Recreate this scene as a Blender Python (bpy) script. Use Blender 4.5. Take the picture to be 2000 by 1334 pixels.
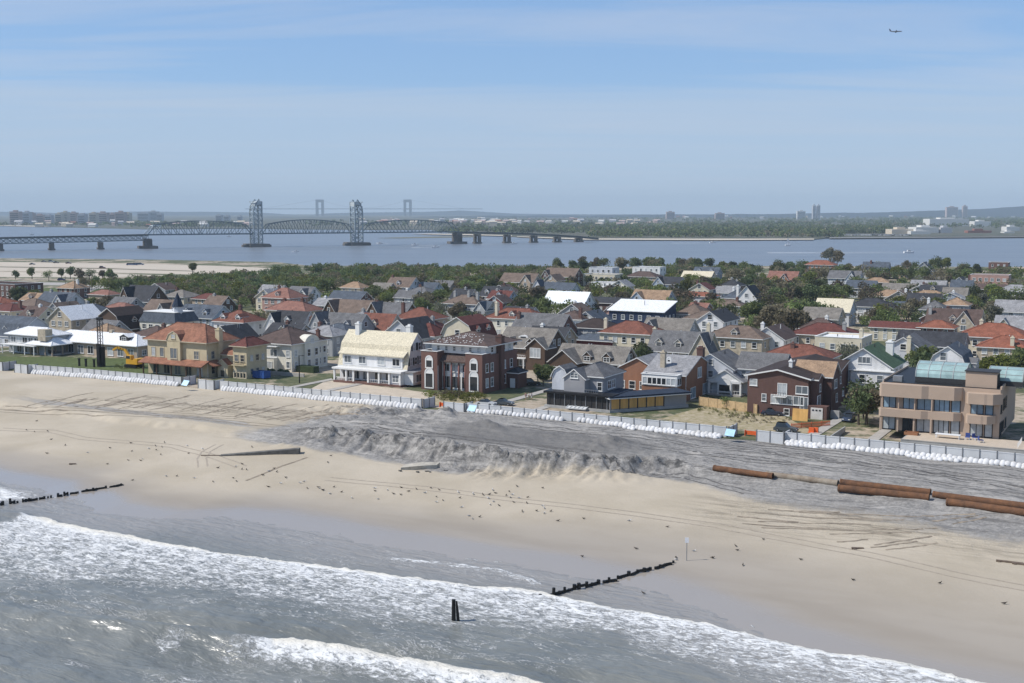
import bpy, bmesh, math, random
import numpy as np
from mathutils import Matrix, Vector, Euler

for _o in list(bpy.data.objects):
    bpy.data.objects.remove(_o)
SC = bpy.context.scene
COL = SC.collection
rnd = random.Random(7)

# ------------------------------------------------------------------ camera
FPX = 2330.0                       # focal length in pixels of a 2000 px wide frame
TH = math.atan(255 / FPX)          # the camera looks slightly down
HC = 46.0                          # helicopter height above the sea
cam = bpy.data.cameras.new('camera')
cam.sensor_width = 36.0
cam.lens = FPX / 2000 * 36.0
cam.clip_start = 1.0
cam.clip_end = 60000.0
co = bpy.data.objects.new('camera', cam)
COL.objects.link(co)
co.location = (0, 0, HC)
co.rotation_euler = (math.pi / 2 - TH, 0, 0)
SC.camera = co

# ------------------------------------------------------------------ sky, sun, exposure
SUN_EL = math.radians(47)
SUN_DIR = Vector((-0.995, -0.10, 0)).normalized() * math.cos(SUN_EL) + Vector((0, 0, math.sin(SUN_EL)))
wd = bpy.data.worlds.new('World')
SC.world = wd
wd.use_nodes = True
wn, wl = wd.node_tree.nodes, wd.node_tree.links
wn.clear()
w_out = wn.new('ShaderNodeOutputWorld')
w_bg = wn.new('ShaderNodeBackground')
w_sky = wn.new('ShaderNodeTexSky')
w_sky.sky_type = 'NISHITA'
w_sky.sun_disc = False
w_sky.sun_elevation = SUN_EL
w_sky.sun_rotation = math.atan2(SUN_DIR.x, SUN_DIR.y)
w_sky.altitude = 50
w_sky.air_density = 1.0
w_sky.dust_density = 0.1
w_sky.ozone_density = 6.0
w_bg.inputs['Strength'].default_value = 0.12
# thin cirrus: noise over the direction projected on a flat layer high above
w_tc = wn.new('ShaderNodeTexCoord')
w_sep = wn.new('ShaderNodeSeparateXYZ')
wl.new(w_tc.outputs['Generated'], w_sep.inputs[0])
def wmath(op, a, b=None, clamp=False):
    n = wn.new('ShaderNodeMath'); n.operation = op; n.use_clamp = clamp
    for i, v in enumerate((a, b)):
        if v is None: continue
        if isinstance(v, (int, float)): n.inputs[i].default_value = v
        else: wl.new(v, n.inputs[i])
    return n.outputs[0]
w_zz = wmath('ADD', wmath('ABSOLUTE', w_sep.outputs[2]), 0.035)
w_cx = wmath('DIVIDE', w_sep.outputs[0], w_zz)
w_cy = wmath('DIVIDE', w_sep.outputs[1], w_zz)
w_comb = wn.new('ShaderNodeCombineXYZ')
wl.new(wmath('MULTIPLY', w_cx, 0.22), w_comb.inputs[0])
wl.new(wmath('MULTIPLY', w_cy, 0.85), w_comb.inputs[1])
w_n = wn.new('ShaderNodeTexNoise')
w_n.inputs['Scale'].default_value = 1.0
w_n.inputs['Detail'].default_value = 9
w_n.inputs['Roughness'].default_value = 0.6
w_n.inputs['Distortion'].default_value = 0.7
wl.new(w_comb.outputs[0], w_n.inputs['Vector'])
w_ramp = wn.new('ShaderNodeMapRange')
w_ramp.inputs['From Min'].default_value = 0.45
w_ramp.inputs['From Max'].default_value = 0.80
w_ramp.inputs['To Max'].default_value = 0.75
wl.new(w_n.outputs['Fac'], w_ramp.inputs['Value'])
w_mix = wn.new('ShaderNodeMix'); w_mix.data_type = 'RGBA'
wl.new(w_ramp.outputs[0], w_mix.inputs[0])
# a thin even veil of high haze over the whole sky
w_veil = wn.new('ShaderNodeMix'); w_veil.data_type = 'RGBA'
w_vf = wn.new('ShaderNodeMapRange'); w_vf.inputs['From Min'].default_value = 0.2; w_vf.inputs['From Max'].default_value = 0.75
w_vf.inputs['To Min'].default_value = 0.5; w_vf.inputs['To Max'].default_value = 0.08      # the air is thinner overhead
wl.new(w_zz, w_vf.inputs['Value']); wl.new(w_vf.outputs[0], w_veil.inputs[0])
wl.new(w_sky.outputs[0], w_veil.inputs[6]); w_veil.inputs[7].default_value = (2.45, 4.1, 7.1, 1)
wl.new(w_veil.outputs[2], w_mix.inputs[6])
w_mix.inputs[7].default_value = (5.0, 5.4, 6.3, 1)
# a broad pale cirrus sheet lying low all round the horizon, with a ragged upper edge
w_r = wmath('SQRT', wmath('ADD', wmath('MULTIPLY', w_cx, w_cx), wmath('MULTIPLY', w_cy, w_cy)))
w_n2 = wn.new('ShaderNodeTexNoise'); w_n2.inputs['Scale'].default_value = 0.55; w_n2.inputs['Detail'].default_value = 6
wl.new(w_comb.outputs[0], w_n2.inputs['Vector'])
w_sheet = wn.new('ShaderNodeMapRange'); w_sheet.interpolation_type = 'SMOOTHSTEP'
w_sheet.inputs['From Min'].default_value = 6.9; w_sheet.inputs['From Max'].default_value = 8.6; w_sheet.inputs['To Max'].default_value = 0.62
wl.new(wmath('ADD', w_r, wmath('MULTIPLY', wmath('SUBTRACT', w_n2.outputs['Fac'], 0.5), 5.0)), w_sheet.inputs['Value'])
w_mix2 = wn.new('ShaderNodeMix'); w_mix2.data_type = 'RGBA'
wl.new(w_sheet.outputs[0], w_mix2.inputs[0]); wl.new(w_mix.outputs[2], w_mix2.inputs[6]); w_mix2.inputs[7].default_value = (3.95, 4.95, 6.3, 1)
wl.new(w_mix2.outputs[2], w_bg.inputs['Color'])
wl.new(w_bg.outputs[0], w_out.inputs['Surface'])

sl = bpy.data.lights.new('sun', 'SUN')
sl.energy = 4.7
sl.angle = math.radians(0.5)
sl.color = (1.0, 0.95, 0.88)
so = bpy.data.objects.new('sun', sl)
COL.objects.link(so)
so.location = SUN_DIR * 200
so.rotation_euler = SUN_DIR.to_track_quat('Z', 'Y').to_euler()

SC.view_settings.view_transform = 'Standard'
SC.view_settings.look = 'None'
SC.view_settings.gamma = 1.0
SC.view_settings.exposure = 0.0
SC.render.engine = 'CYCLES'
cy = SC.cycles
cy.max_bounces = 5; cy.diffuse_bounces = 2; cy.glossy_bounces = 2; cy.transmission_bounces = 2
cy.transparent_max_bounces = 6; cy.volume_bounces = 0
cy.use_denoising = True
cy.sample_clamp_indirect = 4.0
cy.caustics_reflective = False; cy.caustics_refractive = False

# ------------------------------------------------------------------ frames of reference
def at(px, py, z=0.0):
    """the point at height z seen at pixel (px, py) of the 2000 x 1334 photograph"""
    u = (px - 1000) / FPX; v = (667 - py) / FPX
    d = (u, math.cos(TH) + v * math.sin(TH), -math.sin(TH) + v * math.cos(TH))
    t = (z - HC) / d[2]
    return Vector((d[0] * t, d[1] * t, z))
W0 = at(0, 709, 5.0); W1 = at(2000, 893, 5.0)
_d = (W1 - W0); _d.z = 0; _d.normalize()
ES = np.array((_d.x, _d.y)); EN = np.array((_d.y, -_d.x))     # along the sea wall, towards the sea
PHI = math.atan2(_d.y, _d.x)
def sn(p):
    v = np.array((p[0] - W0.x, p[1] - W0.y)); return float(v @ ES), float(v @ EN)
def world(s, n, z=0.0):
    q = np.array((W0.x, W0.y)) + s * ES + n * EN
    return Vector((q[0], q[1], z))
def psn(px, py, z=0.0):
    return sn(at(px, py, z))
G = 3.0                             # level of the town

# ------------------------------------------------------------------ materials
MATS = {}
def ninp(n, k, v):
    n.inputs[k].default_value = v
def mat(name, col, rough=0.8, var=0.12, scale=1.0, spec=0.3, bump=0.0, metal=0.0, stretch=None, col2=None):
    key = (name,)
    if key in MATS: return MATS[key]
    m = bpy.data.materials.new(name); m.use_nodes = True
    nt = m.node_tree; N, L = nt.nodes, nt.links
    b = N['Principled BSDF']
    ninp(b, 'Roughness', rough); ninp(b, 'Specular IOR Level', spec); ninp(b, 'Metallic', metal)
    geo = N.new('ShaderNodeNewGeometry')
    no = N.new('ShaderNodeTexNoise'); ninp(no, 'Scale', scale); ninp(no, 'Detail', 5.0); ninp(no, 'Roughness', 0.65)
    if stretch:
        mp = N.new('ShaderNodeMapping'); mp.inputs['Scale'].default_value = stretch
        L.new(geo.outputs['Position'], mp.inputs['Vector']); L.new(mp.outputs[0], no.inputs['Vector'])
    else:
        L.new(geo.outputs['Position'], no.inputs['Vector'])
    mx = N.new('ShaderNodeMix'); mx.data_type = 'RGBA'
    c = Vector(col[:3])
    lo = [max(0, x * (1 - var)) for x in c]; hi = [min(1, x * (1 + var)) for x in c]
    if col2: lo, hi = col, col2
    mx.inputs[6].default_value = (*lo[:3], 1); mx.inputs[7].default_value = (*hi[:3], 1)
    mr = N.new('ShaderNodeMapRange'); ninp(mr, 'From Min', 0.3); ninp(mr, 'From Max', 0.7)
    L.new(no.outputs['Fac'], mr.inputs['Value'])
    L.new(mr.outputs[0], mx.inputs[0]); L.new(mx.outputs[2], b.inputs['Base Color'])
    if bump:
        bp = N.new('ShaderNodeBump'); ninp(bp, 'Strength', bump); ninp(bp, 'Distance', 0.1)
        L.new(no.outputs['Fac'], bp.inputs['Height']); L.new(bp.outputs[0], b.inputs['Normal'])
    MATS[key] = m
    return m
def siding(name, col, pitch=0.35):
    """horizontal boards or courses: soft shadow lines in the bump, little colour drift"""
    key = (name,)
    if key in MATS: return MATS[key]
    m = mat(name, col, rough=0.75, var=0.16, scale=0.5, stretch=(1, 1, 0.35))
    nt = m.node_tree; N, L = nt.nodes, nt.links
    b = N['Principled BSDF']
    geo = N.new('ShaderNodeNewGeometry')
    wv = N.new('ShaderNodeTexWave'); wv.bands_direction = 'Z'; wv.wave_profile = 'SAW'; ninp(wv, 'Scale', 0.314 / pitch)
    L.new(geo.outputs['Position'], wv.inputs['Vector'])
    bp = N.new('ShaderNodeBump'); ninp(bp, 'Strength', 0.35); ninp(bp, 'Distance', 0.05)
    L.new(wv.outputs['Fac'], bp.inputs['Height']); L.new(bp.outputs[0], b.inputs['Normal'])
    return m
def roofing(name, col, var=0.3, rough=0.85, pitch=0.4, strength=0.3):
    key = (name,)
    if key in MATS: return MATS[key]
    m = mat(name, col, rough=rough, var=var, scale=0.6, spec=0.25)
    nt = m.node_tree; N, L = nt.nodes, nt.links
    b = N['Principled BSDF']
    mx = [n for n in N if n.type == 'MIX'][0]
    geo = N.new('ShaderNodeNewGeometry')
    n2 = N.new('ShaderNodeTexNoise'); ninp(n2, 'Scale', 3.0); ninp(n2, 'Detail', 3.0)
    L.new(geo.outputs['Position'], n2.inputs['Vector'])
    ml = N.new('ShaderNodeMix'); ml.data_type = 'RGBA'; ml.blend_type = 'MULTIPLY'; ml.inputs[0].default_value = 0.5
    L.new(mx.outputs[2], ml.inputs[6]); L.new(n2.outputs['Color'], ml.inputs[7])
    hs = N.new('ShaderNodeHueSaturation'); ninp(hs, 'Saturation', 1.0); ninp(hs, 'Value', 1.3)
    cr = N.new('ShaderNodeMapRange'); ninp(cr, 'From Min', 0.3); ninp(cr, 'From Max', 0.7); ninp(cr, 'To Min', 0.75); ninp(cr, 'To Max', 1.2)
    L.new(n2.outputs['Fac'], cr.inputs['Value'])
    L.new(mx.outputs[2], hs.inputs['Color']); L.new(cr.outputs[0], hs.inputs['Value'])
    L.new(hs.outputs[0], b.inputs['Base Color'])
    N.remove(ml)
    wv = N.new('ShaderNodeTexWave'); wv.bands_direction = 'Z'; wv.wave_profile = 'SAW'; ninp(wv, 'Scale', 0.314 / pitch)
    L.new(geo.outputs['Position'], wv.inputs['Vector'])
    bp = N.new('ShaderNodeBump'); ninp(bp, 'Strength', strength); ninp(bp, 'Distance', 0.08)
    L.new(wv.outputs['Fac'], bp.inputs['Height']); L.new(bp.outputs[0], b.inputs['Normal'])
    return m

M_GLASS = mat('window glass', (0.025, 0.03, 0.035), rough=0.08, var=0.3, scale=0.5, spec=0.6)
M_BLIND = mat('window with pale blinds', (0.44, 0.47, 0.48), rough=0.15, var=0.25, scale=0.7, spec=0.6)  # pale blinds, base lightened further to stand in for reflected sky
M_SKYGL = mat('blue glass with painted reflection', (0.22, 0.32, 0.40), rough=0.1, var=0.4, scale=0.4, spec=0.6)  # sky reflection put into the base colour
M_MIDGL = mat('grey reflecting window', (0.13, 0.15, 0.165), rough=0.1, var=0.4, scale=0.5, spec=0.7)
M_TRIM = mat('white painted trim', (0.74, 0.74, 0.72), rough=0.6, var=0.05)
M_DARK = mat('dark trim', (0.04, 0.04, 0.042), rough=0.6)
M_WOODBR = mat('brown wood trim', (0.10, 0.06, 0.04), rough=0.7)
M_BRICK = siding('red brown brick', (0.165, 0.09, 0.073), 0.25)
M_BRICKD = siding('dark brown brick', (0.125, 0.07, 0.058), 0.25)
M_BRICKO = siding('orange brown brick', (0.30, 0.15, 0.09), 0.25)
M_CONC = mat('concrete', (0.36, 0.36, 0.35), rough=0.85, var=0.15, scale=0.8, bump=0.1)
M_CONCD = mat('dark weathered concrete', (0.12, 0.115, 0.105), rough=0.9, var=0.35, scale=0.8, bump=0.3)
M_BLACK = mat('black steel', (0.012, 0.012, 0.014), rough=0.5, var=0.3)
M_STEEL = mat('grey steel', (0.25, 0.26, 0.27), rough=0.5, metal=0.3)
M_YEL = mat('yellow machine paint', (0.62, 0.33, 0.03), rough=0.45, var=0.15)
M_ORANGE = mat('orange plastic', (0.75, 0.13, 0.03), rough=0.6)
M_PLY = mat('plywood sheet', (0.62, 0.36, 0.12), rough=0.7, var=0.2, scale=1.2, stretch=(1, 1, 0.2))
M_WOOD = mat('weathered wood', (0.16, 0.12, 0.09), rough=0.85, var=0.3, scale=2)
M_NEWWOOD = mat('new timber', (0.50, 0.36, 0.20), rough=0.75, var=0.2, scale=1.5)
M_TIMBER = mat('black wet timber', (0.012, 0.011, 0.010), rough=0.45, var=0.5, scale=3)

WALLC = {
    'white': siding('white clapboard', (0.72, 0.72, 0.71)), 'cream': mat('cream stucco', (0.62, 0.56, 0.43), var=0.14, scale=0.4),
    'ivory': mat('ivory stucco', (0.68, 0.65, 0.56), var=0.13, scale=0.4), 'yellow': mat('yellow ochre stucco', (0.52, 0.44, 0.29), var=0.12, scale=0.5),
    'grey': siding('grey shingle wall', (0.36, 0.37, 0.38)), 'lgrey': siding('pale grey siding', (0.55, 0.57, 0.60)),
    'blue': siding('pale blue grey siding', (0.38, 0.44, 0.52)), 'navy': siding('navy panel wall', (0.025, 0.04, 0.085)),
    'brick': M_BRICK, 'brickd': M_BRICKD, 'bricko': M_BRICKO, 'tan': mat('tan stucco', (0.42, 0.34, 0.26), var=0.08, scale=0.4),
    'beige': mat('beige stone', (0.44, 0.38, 0.29), var=0.3, scale=1.0), 'brown': siding('brown shingle wall', (0.10, 0.065, 0.045)),
    'dark': siding('near black siding', (0.03, 0.028, 0.028)), 'pink': mat('rose stucco', (0.40, 0.25, 0.21), var=0.1, scale=0.4),
    'redw': siding('barn red siding', (0.22, 0.05, 0.045)), 'stucgrey': mat('grey stucco', (0.30, 0.30, 0.31), var=0.08, scale=0.5),
}
ROOFC = {
    'red': roofing('red clay tile', (0.180, 0.074, 0.052)), 'dred': roofing('dark red shingle', (0.128, 0.046, 0.038)),
    'salmon': roofing('faded red tile', (0.240, 0.120, 0.092)), 'orange': roofing('orange clay tile', (0.240, 0.092, 0.058)),
    'tile': roofing('weathered orange tile', (0.256, 0.120, 0.076), var=0.35, pitch=0.5, strength=0.6),
    'brown': roofing('brown shingle', (0.100, 0.070, 0.061)), 'dbrown': roofing('dark brown shingle', (0.044, 0.032, 0.029)),
    'grey': roofing('grey shingle', (0.136, 0.136, 0.140)), 'lgrey': roofing('pale grey shingle', (0.264, 0.264, 0.272)),
    'wgrey': roofing('weathered cedar shingle', (0.192, 0.176, 0.156)), 'dark': roofing('charcoal shingle', (0.044, 0.046, 0.053)),
    'slate': roofing('blue grey slate', (0.080, 0.096, 0.120)), 'tan': roofing('tan shingle', (0.304, 0.208, 0.136)),
    'white': roofing('white roof coating', (0.74, 0.75, 0.76), var=0.05, strength=0.1), 'cream': roofing('cream shingle', (0.62, 0.56, 0.42), var=0.06, strength=0.2),
    'green': roofing('green standing tile', (0.072, 0.120, 0.068), var=0.2, pitch=0.95, strength=1.0),
    'navy': roofing('navy roof', (0.024, 0.036, 0.060)), 'bmetal': roofing('silver white metal roof', (0.80, 0.84, 0.88), var=0.03, rough=0.3, strength=0.05),
    'umber': roofing('umber shingle', (0.160, 0.120, 0.096)),
}

# ------------------------------------------------------------------ mesh helpers
class MB:
    def __init__(s): s.v = []; s.f = []; s.m = []
    def add(s, vs, fs, mi=0):
        o = len(s.v); s.v += [tuple(p) for p in vs]
        for k, f in enumerate(fs):
            s.f.append([i + o for i in f]); s.m.append(mi if isinstance(mi, int) else mi[k])
        return s
    def box(s, x0, x1, y0, y1, z0, z1, mi=0):
        vs = [(x0, y0, z0), (x1, y0, z0), (x1, y1, z0), (x0, y1, z0), (x0, y0, z1), (x1, y0, z1), (x1, y1, z1), (x0, y1, z1)]
        return s.add(vs, [(0, 3, 2, 1), (4, 5, 6, 7), (0, 1, 5, 4), (1, 2, 6, 5), (2, 3, 7, 6), (3, 0, 4, 7)], mi)
    def beam(s, p, q, w, h=None, mi=0):
        p, q = Vector(p), Vector(q); h = h or w
        d = (q - p)
        if d.length < 1e-6: return s
        d.normalize()
        up = Vector((0, 0, 1)) if abs(d.z) < 0.95 else Vector((0, 1, 0))
        a = d.cross(up).normalized() * (w / 2); b = a.cross(d).normalized() * (h / 2)
        vs = [p - a - b, p + a - b, p + a + b, p - a + b, q - a - b, q + a - b, q + a + b, q - a + b]
        return s.add(vs, [(0, 3, 2, 1), (4, 5, 6, 7), (0, 1, 5, 4), (1, 2, 6, 5), (2, 3, 7, 6), (3, 0, 4, 7)], mi)
    def tube(s, p, q, r0, r1=None, n=10, mi=0, cap=True):
        p, q = Vector(p), Vector(q); r1 = r0 if r1 is None else r1
        d = (q - p).normalized()
        up = Vector((0, 0, 1)) if abs(d.z) < 0.95 else Vector((0, 1, 0))
        a = d.cross(up).normalized(); b = a.cross(d).normalized()
        vs = []
        for c, r in ((p, r0), (q, r1)):
            for k in range(n):
                t = 2 * math.pi * k / n
                vs.append(c + a * (math.cos(t) * r) + b * (math.sin(t) * r))
        fs = [(k, (k + 1) % n, n + (k + 1) % n, n + k) for k in range(n)]
        if cap: fs += [tuple(range(n))[::-1], tuple(range(n, 2 * n))]
        return s.add(vs, fs, mi)
    def ell(s, c, r, nu=8, nv=6, mi=0):
        vs = [(c[0], c[1], c[2] - r[2])]
        for j in range(1, nv):
            t = math.pi * j / nv - math.pi / 2
            for i in range(nu):
                u = 2 * math.pi * i / nu
                vs.append((c[0] + r[0] * math.cos(t) * math.cos(u), c[1] + r[1] * math.cos(t) * math.sin(u), c[2] + r[2] * math.sin(t)))
        vs.append((c[0], c[1], c[2] + r[2]))
        fs = [(0, 1 + (i + 1) % nu, 1 + i) for i in range(nu)]
        for j in range(nv - 2):
            for i in range(nu):
                a = 1 + j * nu + i; b = 1 + j * nu + (i + 1) % nu
                fs.append((a, b, b + nu, a + nu))
        top = len(vs) - 1; base = 1 + (nv - 2) * nu
        fs += [(base + i, base + (i + 1) % nu, top) for i in range(nu)]
        return s.add(vs, fs, mi)
    def extr(s, poly, axis, a0, a1, mi=0, cap=None):
        """polygon (t, z) extruded along x or y from a0 to a1"""
        n = len(poly)
        P = (lambda t, z, a: (a, t, z)) if axis == 'x' else (lambda t, z, a: (t, a, z))
        vs = [P(t, z, a0) for t, z in poly] + [P(t, z, a1) for t, z in poly]
        fs = [(k, (k + 1) % n, n + (k + 1) % n, n + k) for k in range(n)]
        s.add(vs, fs, mi)
        s.add(vs, [tuple(range(n)), tuple(range(n, 2 * n))[::-1]], mi if cap is None else cap)
        return s
    def mesh(s, name, mats, smooth=False):
        me = bpy.data.meshes.new(name)
        me.from_pydata(s.v, [], s.f)
        for m in (mats if isinstance(mats, (list, tuple)) else [mats]): me.materials.append(m)
        if any(s.m): me.polygons.foreach_set('material_index', s.m)
        if len(s.f) < 4000:
            bm = bmesh.new(); bm.from_mesh(me); bmesh.ops.recalc_face_normals(bm, faces=bm.faces); bm.to_mesh(me); bm.free()
        if smooth: me.polygons.foreach_set('use_smooth', [True] * len(me.polygons))
        me.update()
        return me
    def obj(s, name, mats, parent=None, loc=(0, 0, 0), rot=(0, 0, 0), smooth=False, kind=None):
        return place(s.mesh(name, mats, smooth), name, parent, loc, rot, kind)
def place(me, name, parent=None, loc=(0, 0, 0), rot=(0, 0, 0), kind=None):
    o = bpy.data.objects.new(name, me); COL.objects.link(o)
    o.parent = parent; o.location = loc; o.rotation_euler = rot
    if kind: o['kind'] = kind
    return o
def tag(o, label, cat, group=None):
    o['label'] = label; o['category'] = cat
    if group: o['group'] = group
    return o
def thing(name, label, cat, loc=(0, 0, 0), rz=0.0, group=None):
    o = bpy.data.objects.new(name, None); COL.objects.link(o)
    o.empty_display_size = 0.5
    o.location = loc; o.rotation_euler = (0, 0, rz)
    return tag(o, label, cat, group)
def copy_tree(o, parent=None):
    c = o.copy(); COL.objects.link(c); c.parent = parent
    for ch in list(o.children): copy_tree(ch, c)
    return c
# ------------------------------------------------------------------ numpy noise
def vnoise(x, y, seed=0):
    xi = np.floor(x).astype(np.int64); yi = np.floor(y).astype(np.int64)
    xf = x - xi; yf = y - yi
    def h(a, b):
        n = (a * 374761393 + b * 668265263 + seed * 1442695041) & 0xFFFFFFFF
        n = ((n ^ (n >> 13)) * 1274126177) & 0xFFFFFFFF
        return ((n ^ (n >> 16)) & 0xFFFF) / 65535.0
    u = xf * xf * (3 - 2 * xf); v = yf * yf * (3 - 2 * yf)
    return (h(xi, yi) * (1 - u) + h(xi + 1, yi) * u) * (1 - v) + (h(xi, yi + 1) * (1 - u) + h(xi + 1, yi + 1) * u) * v
def fbm(x, y, oct=4, seed=0, gain=0.5):
    t = 0; a = 1; k = 0
    for i in range(oct):
        t = t + a * (vnoise(x * 2 ** i, y * 2 ** i, seed + i * 17) - 0.5); k += a; a *= gain
    return t / k * 2
def sst(a, b, x):
    t = np.clip((x - a) / (b - a), 0, 1); return t * t * (3 - 2 * t)
def lin(s, pts):
    return np.interp(s, [p[0] for p in pts], [p[1] for p in pts])

SHORE = [(60, 71), (91, 71), (115, 72), (121, 76), (126, 74.5), (134, 78), (146, 77.5), (152, 72.5), (161, 70.5), (181, 71.6), (198, 71.4), (208, 70.8), (218, 72), (229, 75), (244, 83), (256, 86.4), (266, 87.2), (330, 89)]
TOPEDGE = [(0, 35), (60, 34), (105, 34), (125, 34), (136, 32.3), (155, 33.3), (179, 36.3), (195, 29.6), (205, 26), (215, 27), (260, 32), (330, 34)]
def shore_n(s):
    return lin(s, SHORE) + 0.7 * fbm(s / 9.0, s * 0, 3, 5)
def gray_w(s, n):
    """share of dark dredged sand"""
    wob = 6 * fbm(s / 14, n / 9, 4, 21) + 3 * fbm(s / 4, n / 3, 3, 31)
    left = sst(112, 132, s + wob + 0.25 * (n - 20))
    edge = lin(s, [(110, 38), (136, 41), (171, 42), (190, 36), (203, 31), (225, 36), (250, 42), (330, 46)])
    soft = 1 + 1.2 * sst(204, 222, s)
    seaward = 1 - sst(-2.5, 4.0, (n - edge + wob * 0.5) / soft)
    strip = (1 - sst(1.2, 2.8, np.abs(n - 30.5 + 0.3 * wob))) * sst(20, 60, s) * (1 - sst(112, 124, s)) * 0.62
    return np.clip(np.maximum(left * seaward, strip), 0, 1)
def beach_z(s, n):
    q = shore_n(s) - n
    base = np.interp(q, [-110, -40, -12, 0, 15, 30, 48, 80], [-5, -1.8, -0.12, 0.33, 0.95, 1.6, 2.45, 2.9])
    te = lin(s, TOPEDGE) + 2.0 * fbm(s / 7, n * 0 + 3.3, 3, 9)
    # dredged berm
    W = lin(s, [(112, 0.0), (124, 0.35), (138, 1), (196, 1), (206, 0.55), (216, 0.38), (330, 0.38)])
    w_left = 1 - sst(108, 124, s)
    width = 4.0 + 1.2 * fbm(s / 5, n / 5, 2, 12)
    edge = 1 - sst(0, 1, (n - te) / width)
    bench = np.interp(n, [-3, 8, 13, 16, 26, 30, 34], [4.4, 4.9, 4.9, 4.6, 3.4, 3.5, 4.4])
    inner = sst(136, 152, s) * (1 - sst(190, 204, s))
    top = 4.2 * (1 - inner) + bench * inner
    z = base + (top - base) * W * edge
    z = z + w_left * 0.75 * (1 - sst(0, 3.5, n - te + 1.5 * fbm(s / 4, n / 4, 3, 8))) * sst(0, 18, n)
    g = gray_w(s, n)
    # clumps on the slumped face and pushed ridges on the plateau
    face = np.exp(-((n - te - 2.5) / 4.0) ** 2) * sst(124, 138, s) * (1 - sst(198, 212, s))
    z = z + face * (0.9 * np.abs(fbm(s / 1.6, n / 6.0, 4, 41)) * 2 - 0.35) + np.exp(-((n - te) / 1.6) ** 2) * sst(124, 138, s) * (1 - sst(204, 214, s)) * 0.8 * np.abs(fbm(s / 1.3, n / 1.1, 3, 43)) * 2
    rough = sst(116, 128, s) * (1 - sst(150, 164, s)) * (1 - sst(8, 36, n)) + 0.25 * g
    z = z + rough * 1.0 * fbm(s / 3.0, n / 2.2, 4, 51) * sst(-3, 6, n)
    for (px, py, zz, a, r) in [(940, 838, 4.0, 1.5, 2.2), (862, 815, 4.2, 1.2, 2.6), (1190, 872, 3.6, 1.5, 2.0), (660, 800, 3.4, 0.9, 5.0), (1165, 880, 3.4, 0.9, 3.0), (1195, 930, 2.0, 1.1, 3.2), (1350, 900, 3.3, 0.7, 2.6), (735, 800, 3.8, 0.9, 4.0), (600, 868, 2.2, 1.0, 4.0)]:
        ps, pn = psn(px, py, zz)
        dd = ((s - ps) / (r * 1.8)) ** 2 + ((n - pn) / r) ** 2
        z = z + a * np.exp(-dd) * (0.8 + 0.6 * fbm(s / 1.5, n / 1.5, 3, 61))
    # wheel ruts running along the beach, only where machines drive
    run = np.clip(g * (1 - face) + 0.6 * np.exp(-((n - 48) / 9) ** 2) * sst(205, 222, s) + 0.5 * sst(40, 60, s) * (1 - sst(105, 120, s)) * np.exp(-((n - 20) / 8) ** 2), 0, 1) * sst(0, 5, n)
    warp = n + 2.5 * fbm(s / 30, n / 12, 3, 71) - 0.05 * s
    z = z + run * 0.10 * (np.abs(np.sin(warp * 2.2)) - 0.5) * (0.4 + vnoise(s / 12, n / 1.4, 77))
    z = z + 0.06 * fbm(s / 4, n / 4, 4, 81) * sst(2, 20, q)
    z = z + 0.10 * fbm(s / 1.1, n / 0.9, 2, 85) * run
    # the sand lies low against the wall except where the berm was pushed up to it
    lowz = lin(s, [(60, 2.75), (130, 2.8), (150, 3.3), (178, 3.3), (190, 2.9), (330, 2.8)]) + 0.15 * fbm(s / 5, n / 3, 3, 93) + 0.45 * fbm(s / 7, n / 40, 3, 94) * sst(144, 152, s) * sst(-2.4, 0.5, n)
    return z + (lowz - z) * (1 - sst(0.5, 9.0, n))

def grid_object(name, S, N, zf, attrs, material, kind='structure', smooth=True):
    ss, nn = np.meshgrid(S, N, indexing='ij')
    z = zf(ss, nn)
    grid_object.last = (np.asarray(S), np.asarray(N), z)
    x = W0.x + ss * ES[0] + nn * EN[0]; y = W0.y + ss * ES[1] + nn * EN[1]
    a, b = ss.shape
    me = bpy.data.meshes.new(name)
    me.vertices.add(a * b)
    me.vertices.foreach_set('co', np.stack([x, y, z], -1).astype(np.float32).ravel())
    idx = np.arange(a * b).reshape(a, b)
    q = np.stack([idx[:-1, :-1], idx[:-1, 1:], idx[1:, 1:], idx[1:, :-1]], -1).reshape(-1, 4)
    nf = len(q)
    me.loops.add(nf * 4); me.loops.foreach_set('vertex_index', q.ravel().astype(np.int32))
    me.polygons.add(nf); me.polygons.foreach_set('loop_start', np.arange(0, nf * 4, 4, dtype=np.int32))
    me.polygons.foreach_set('loop_total', np.full(nf, 4, dtype=np.int32))
    me.update(calc_edges=True)
    if smooth: me.polygons.foreach_set('use_smooth', np.ones(nf, dtype=bool))
    for k, fn in attrs.items():
        at_ = me.attributes.new(k, 'FLOAT', 'POINT')
        at_.data.foreach_set('value', np.clip(fn(ss, nn), 0, 1).astype(np.float32).ravel())
    me.materials.append(material)
    return place(me, name, kind=kind)

def axis(parts):
    out = []
    for a, b, st in parts:
        out.append(np.arange(a, b, st))
    out.append(np.array([parts[-1][1]]))
    return np.concatenate(out)

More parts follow.
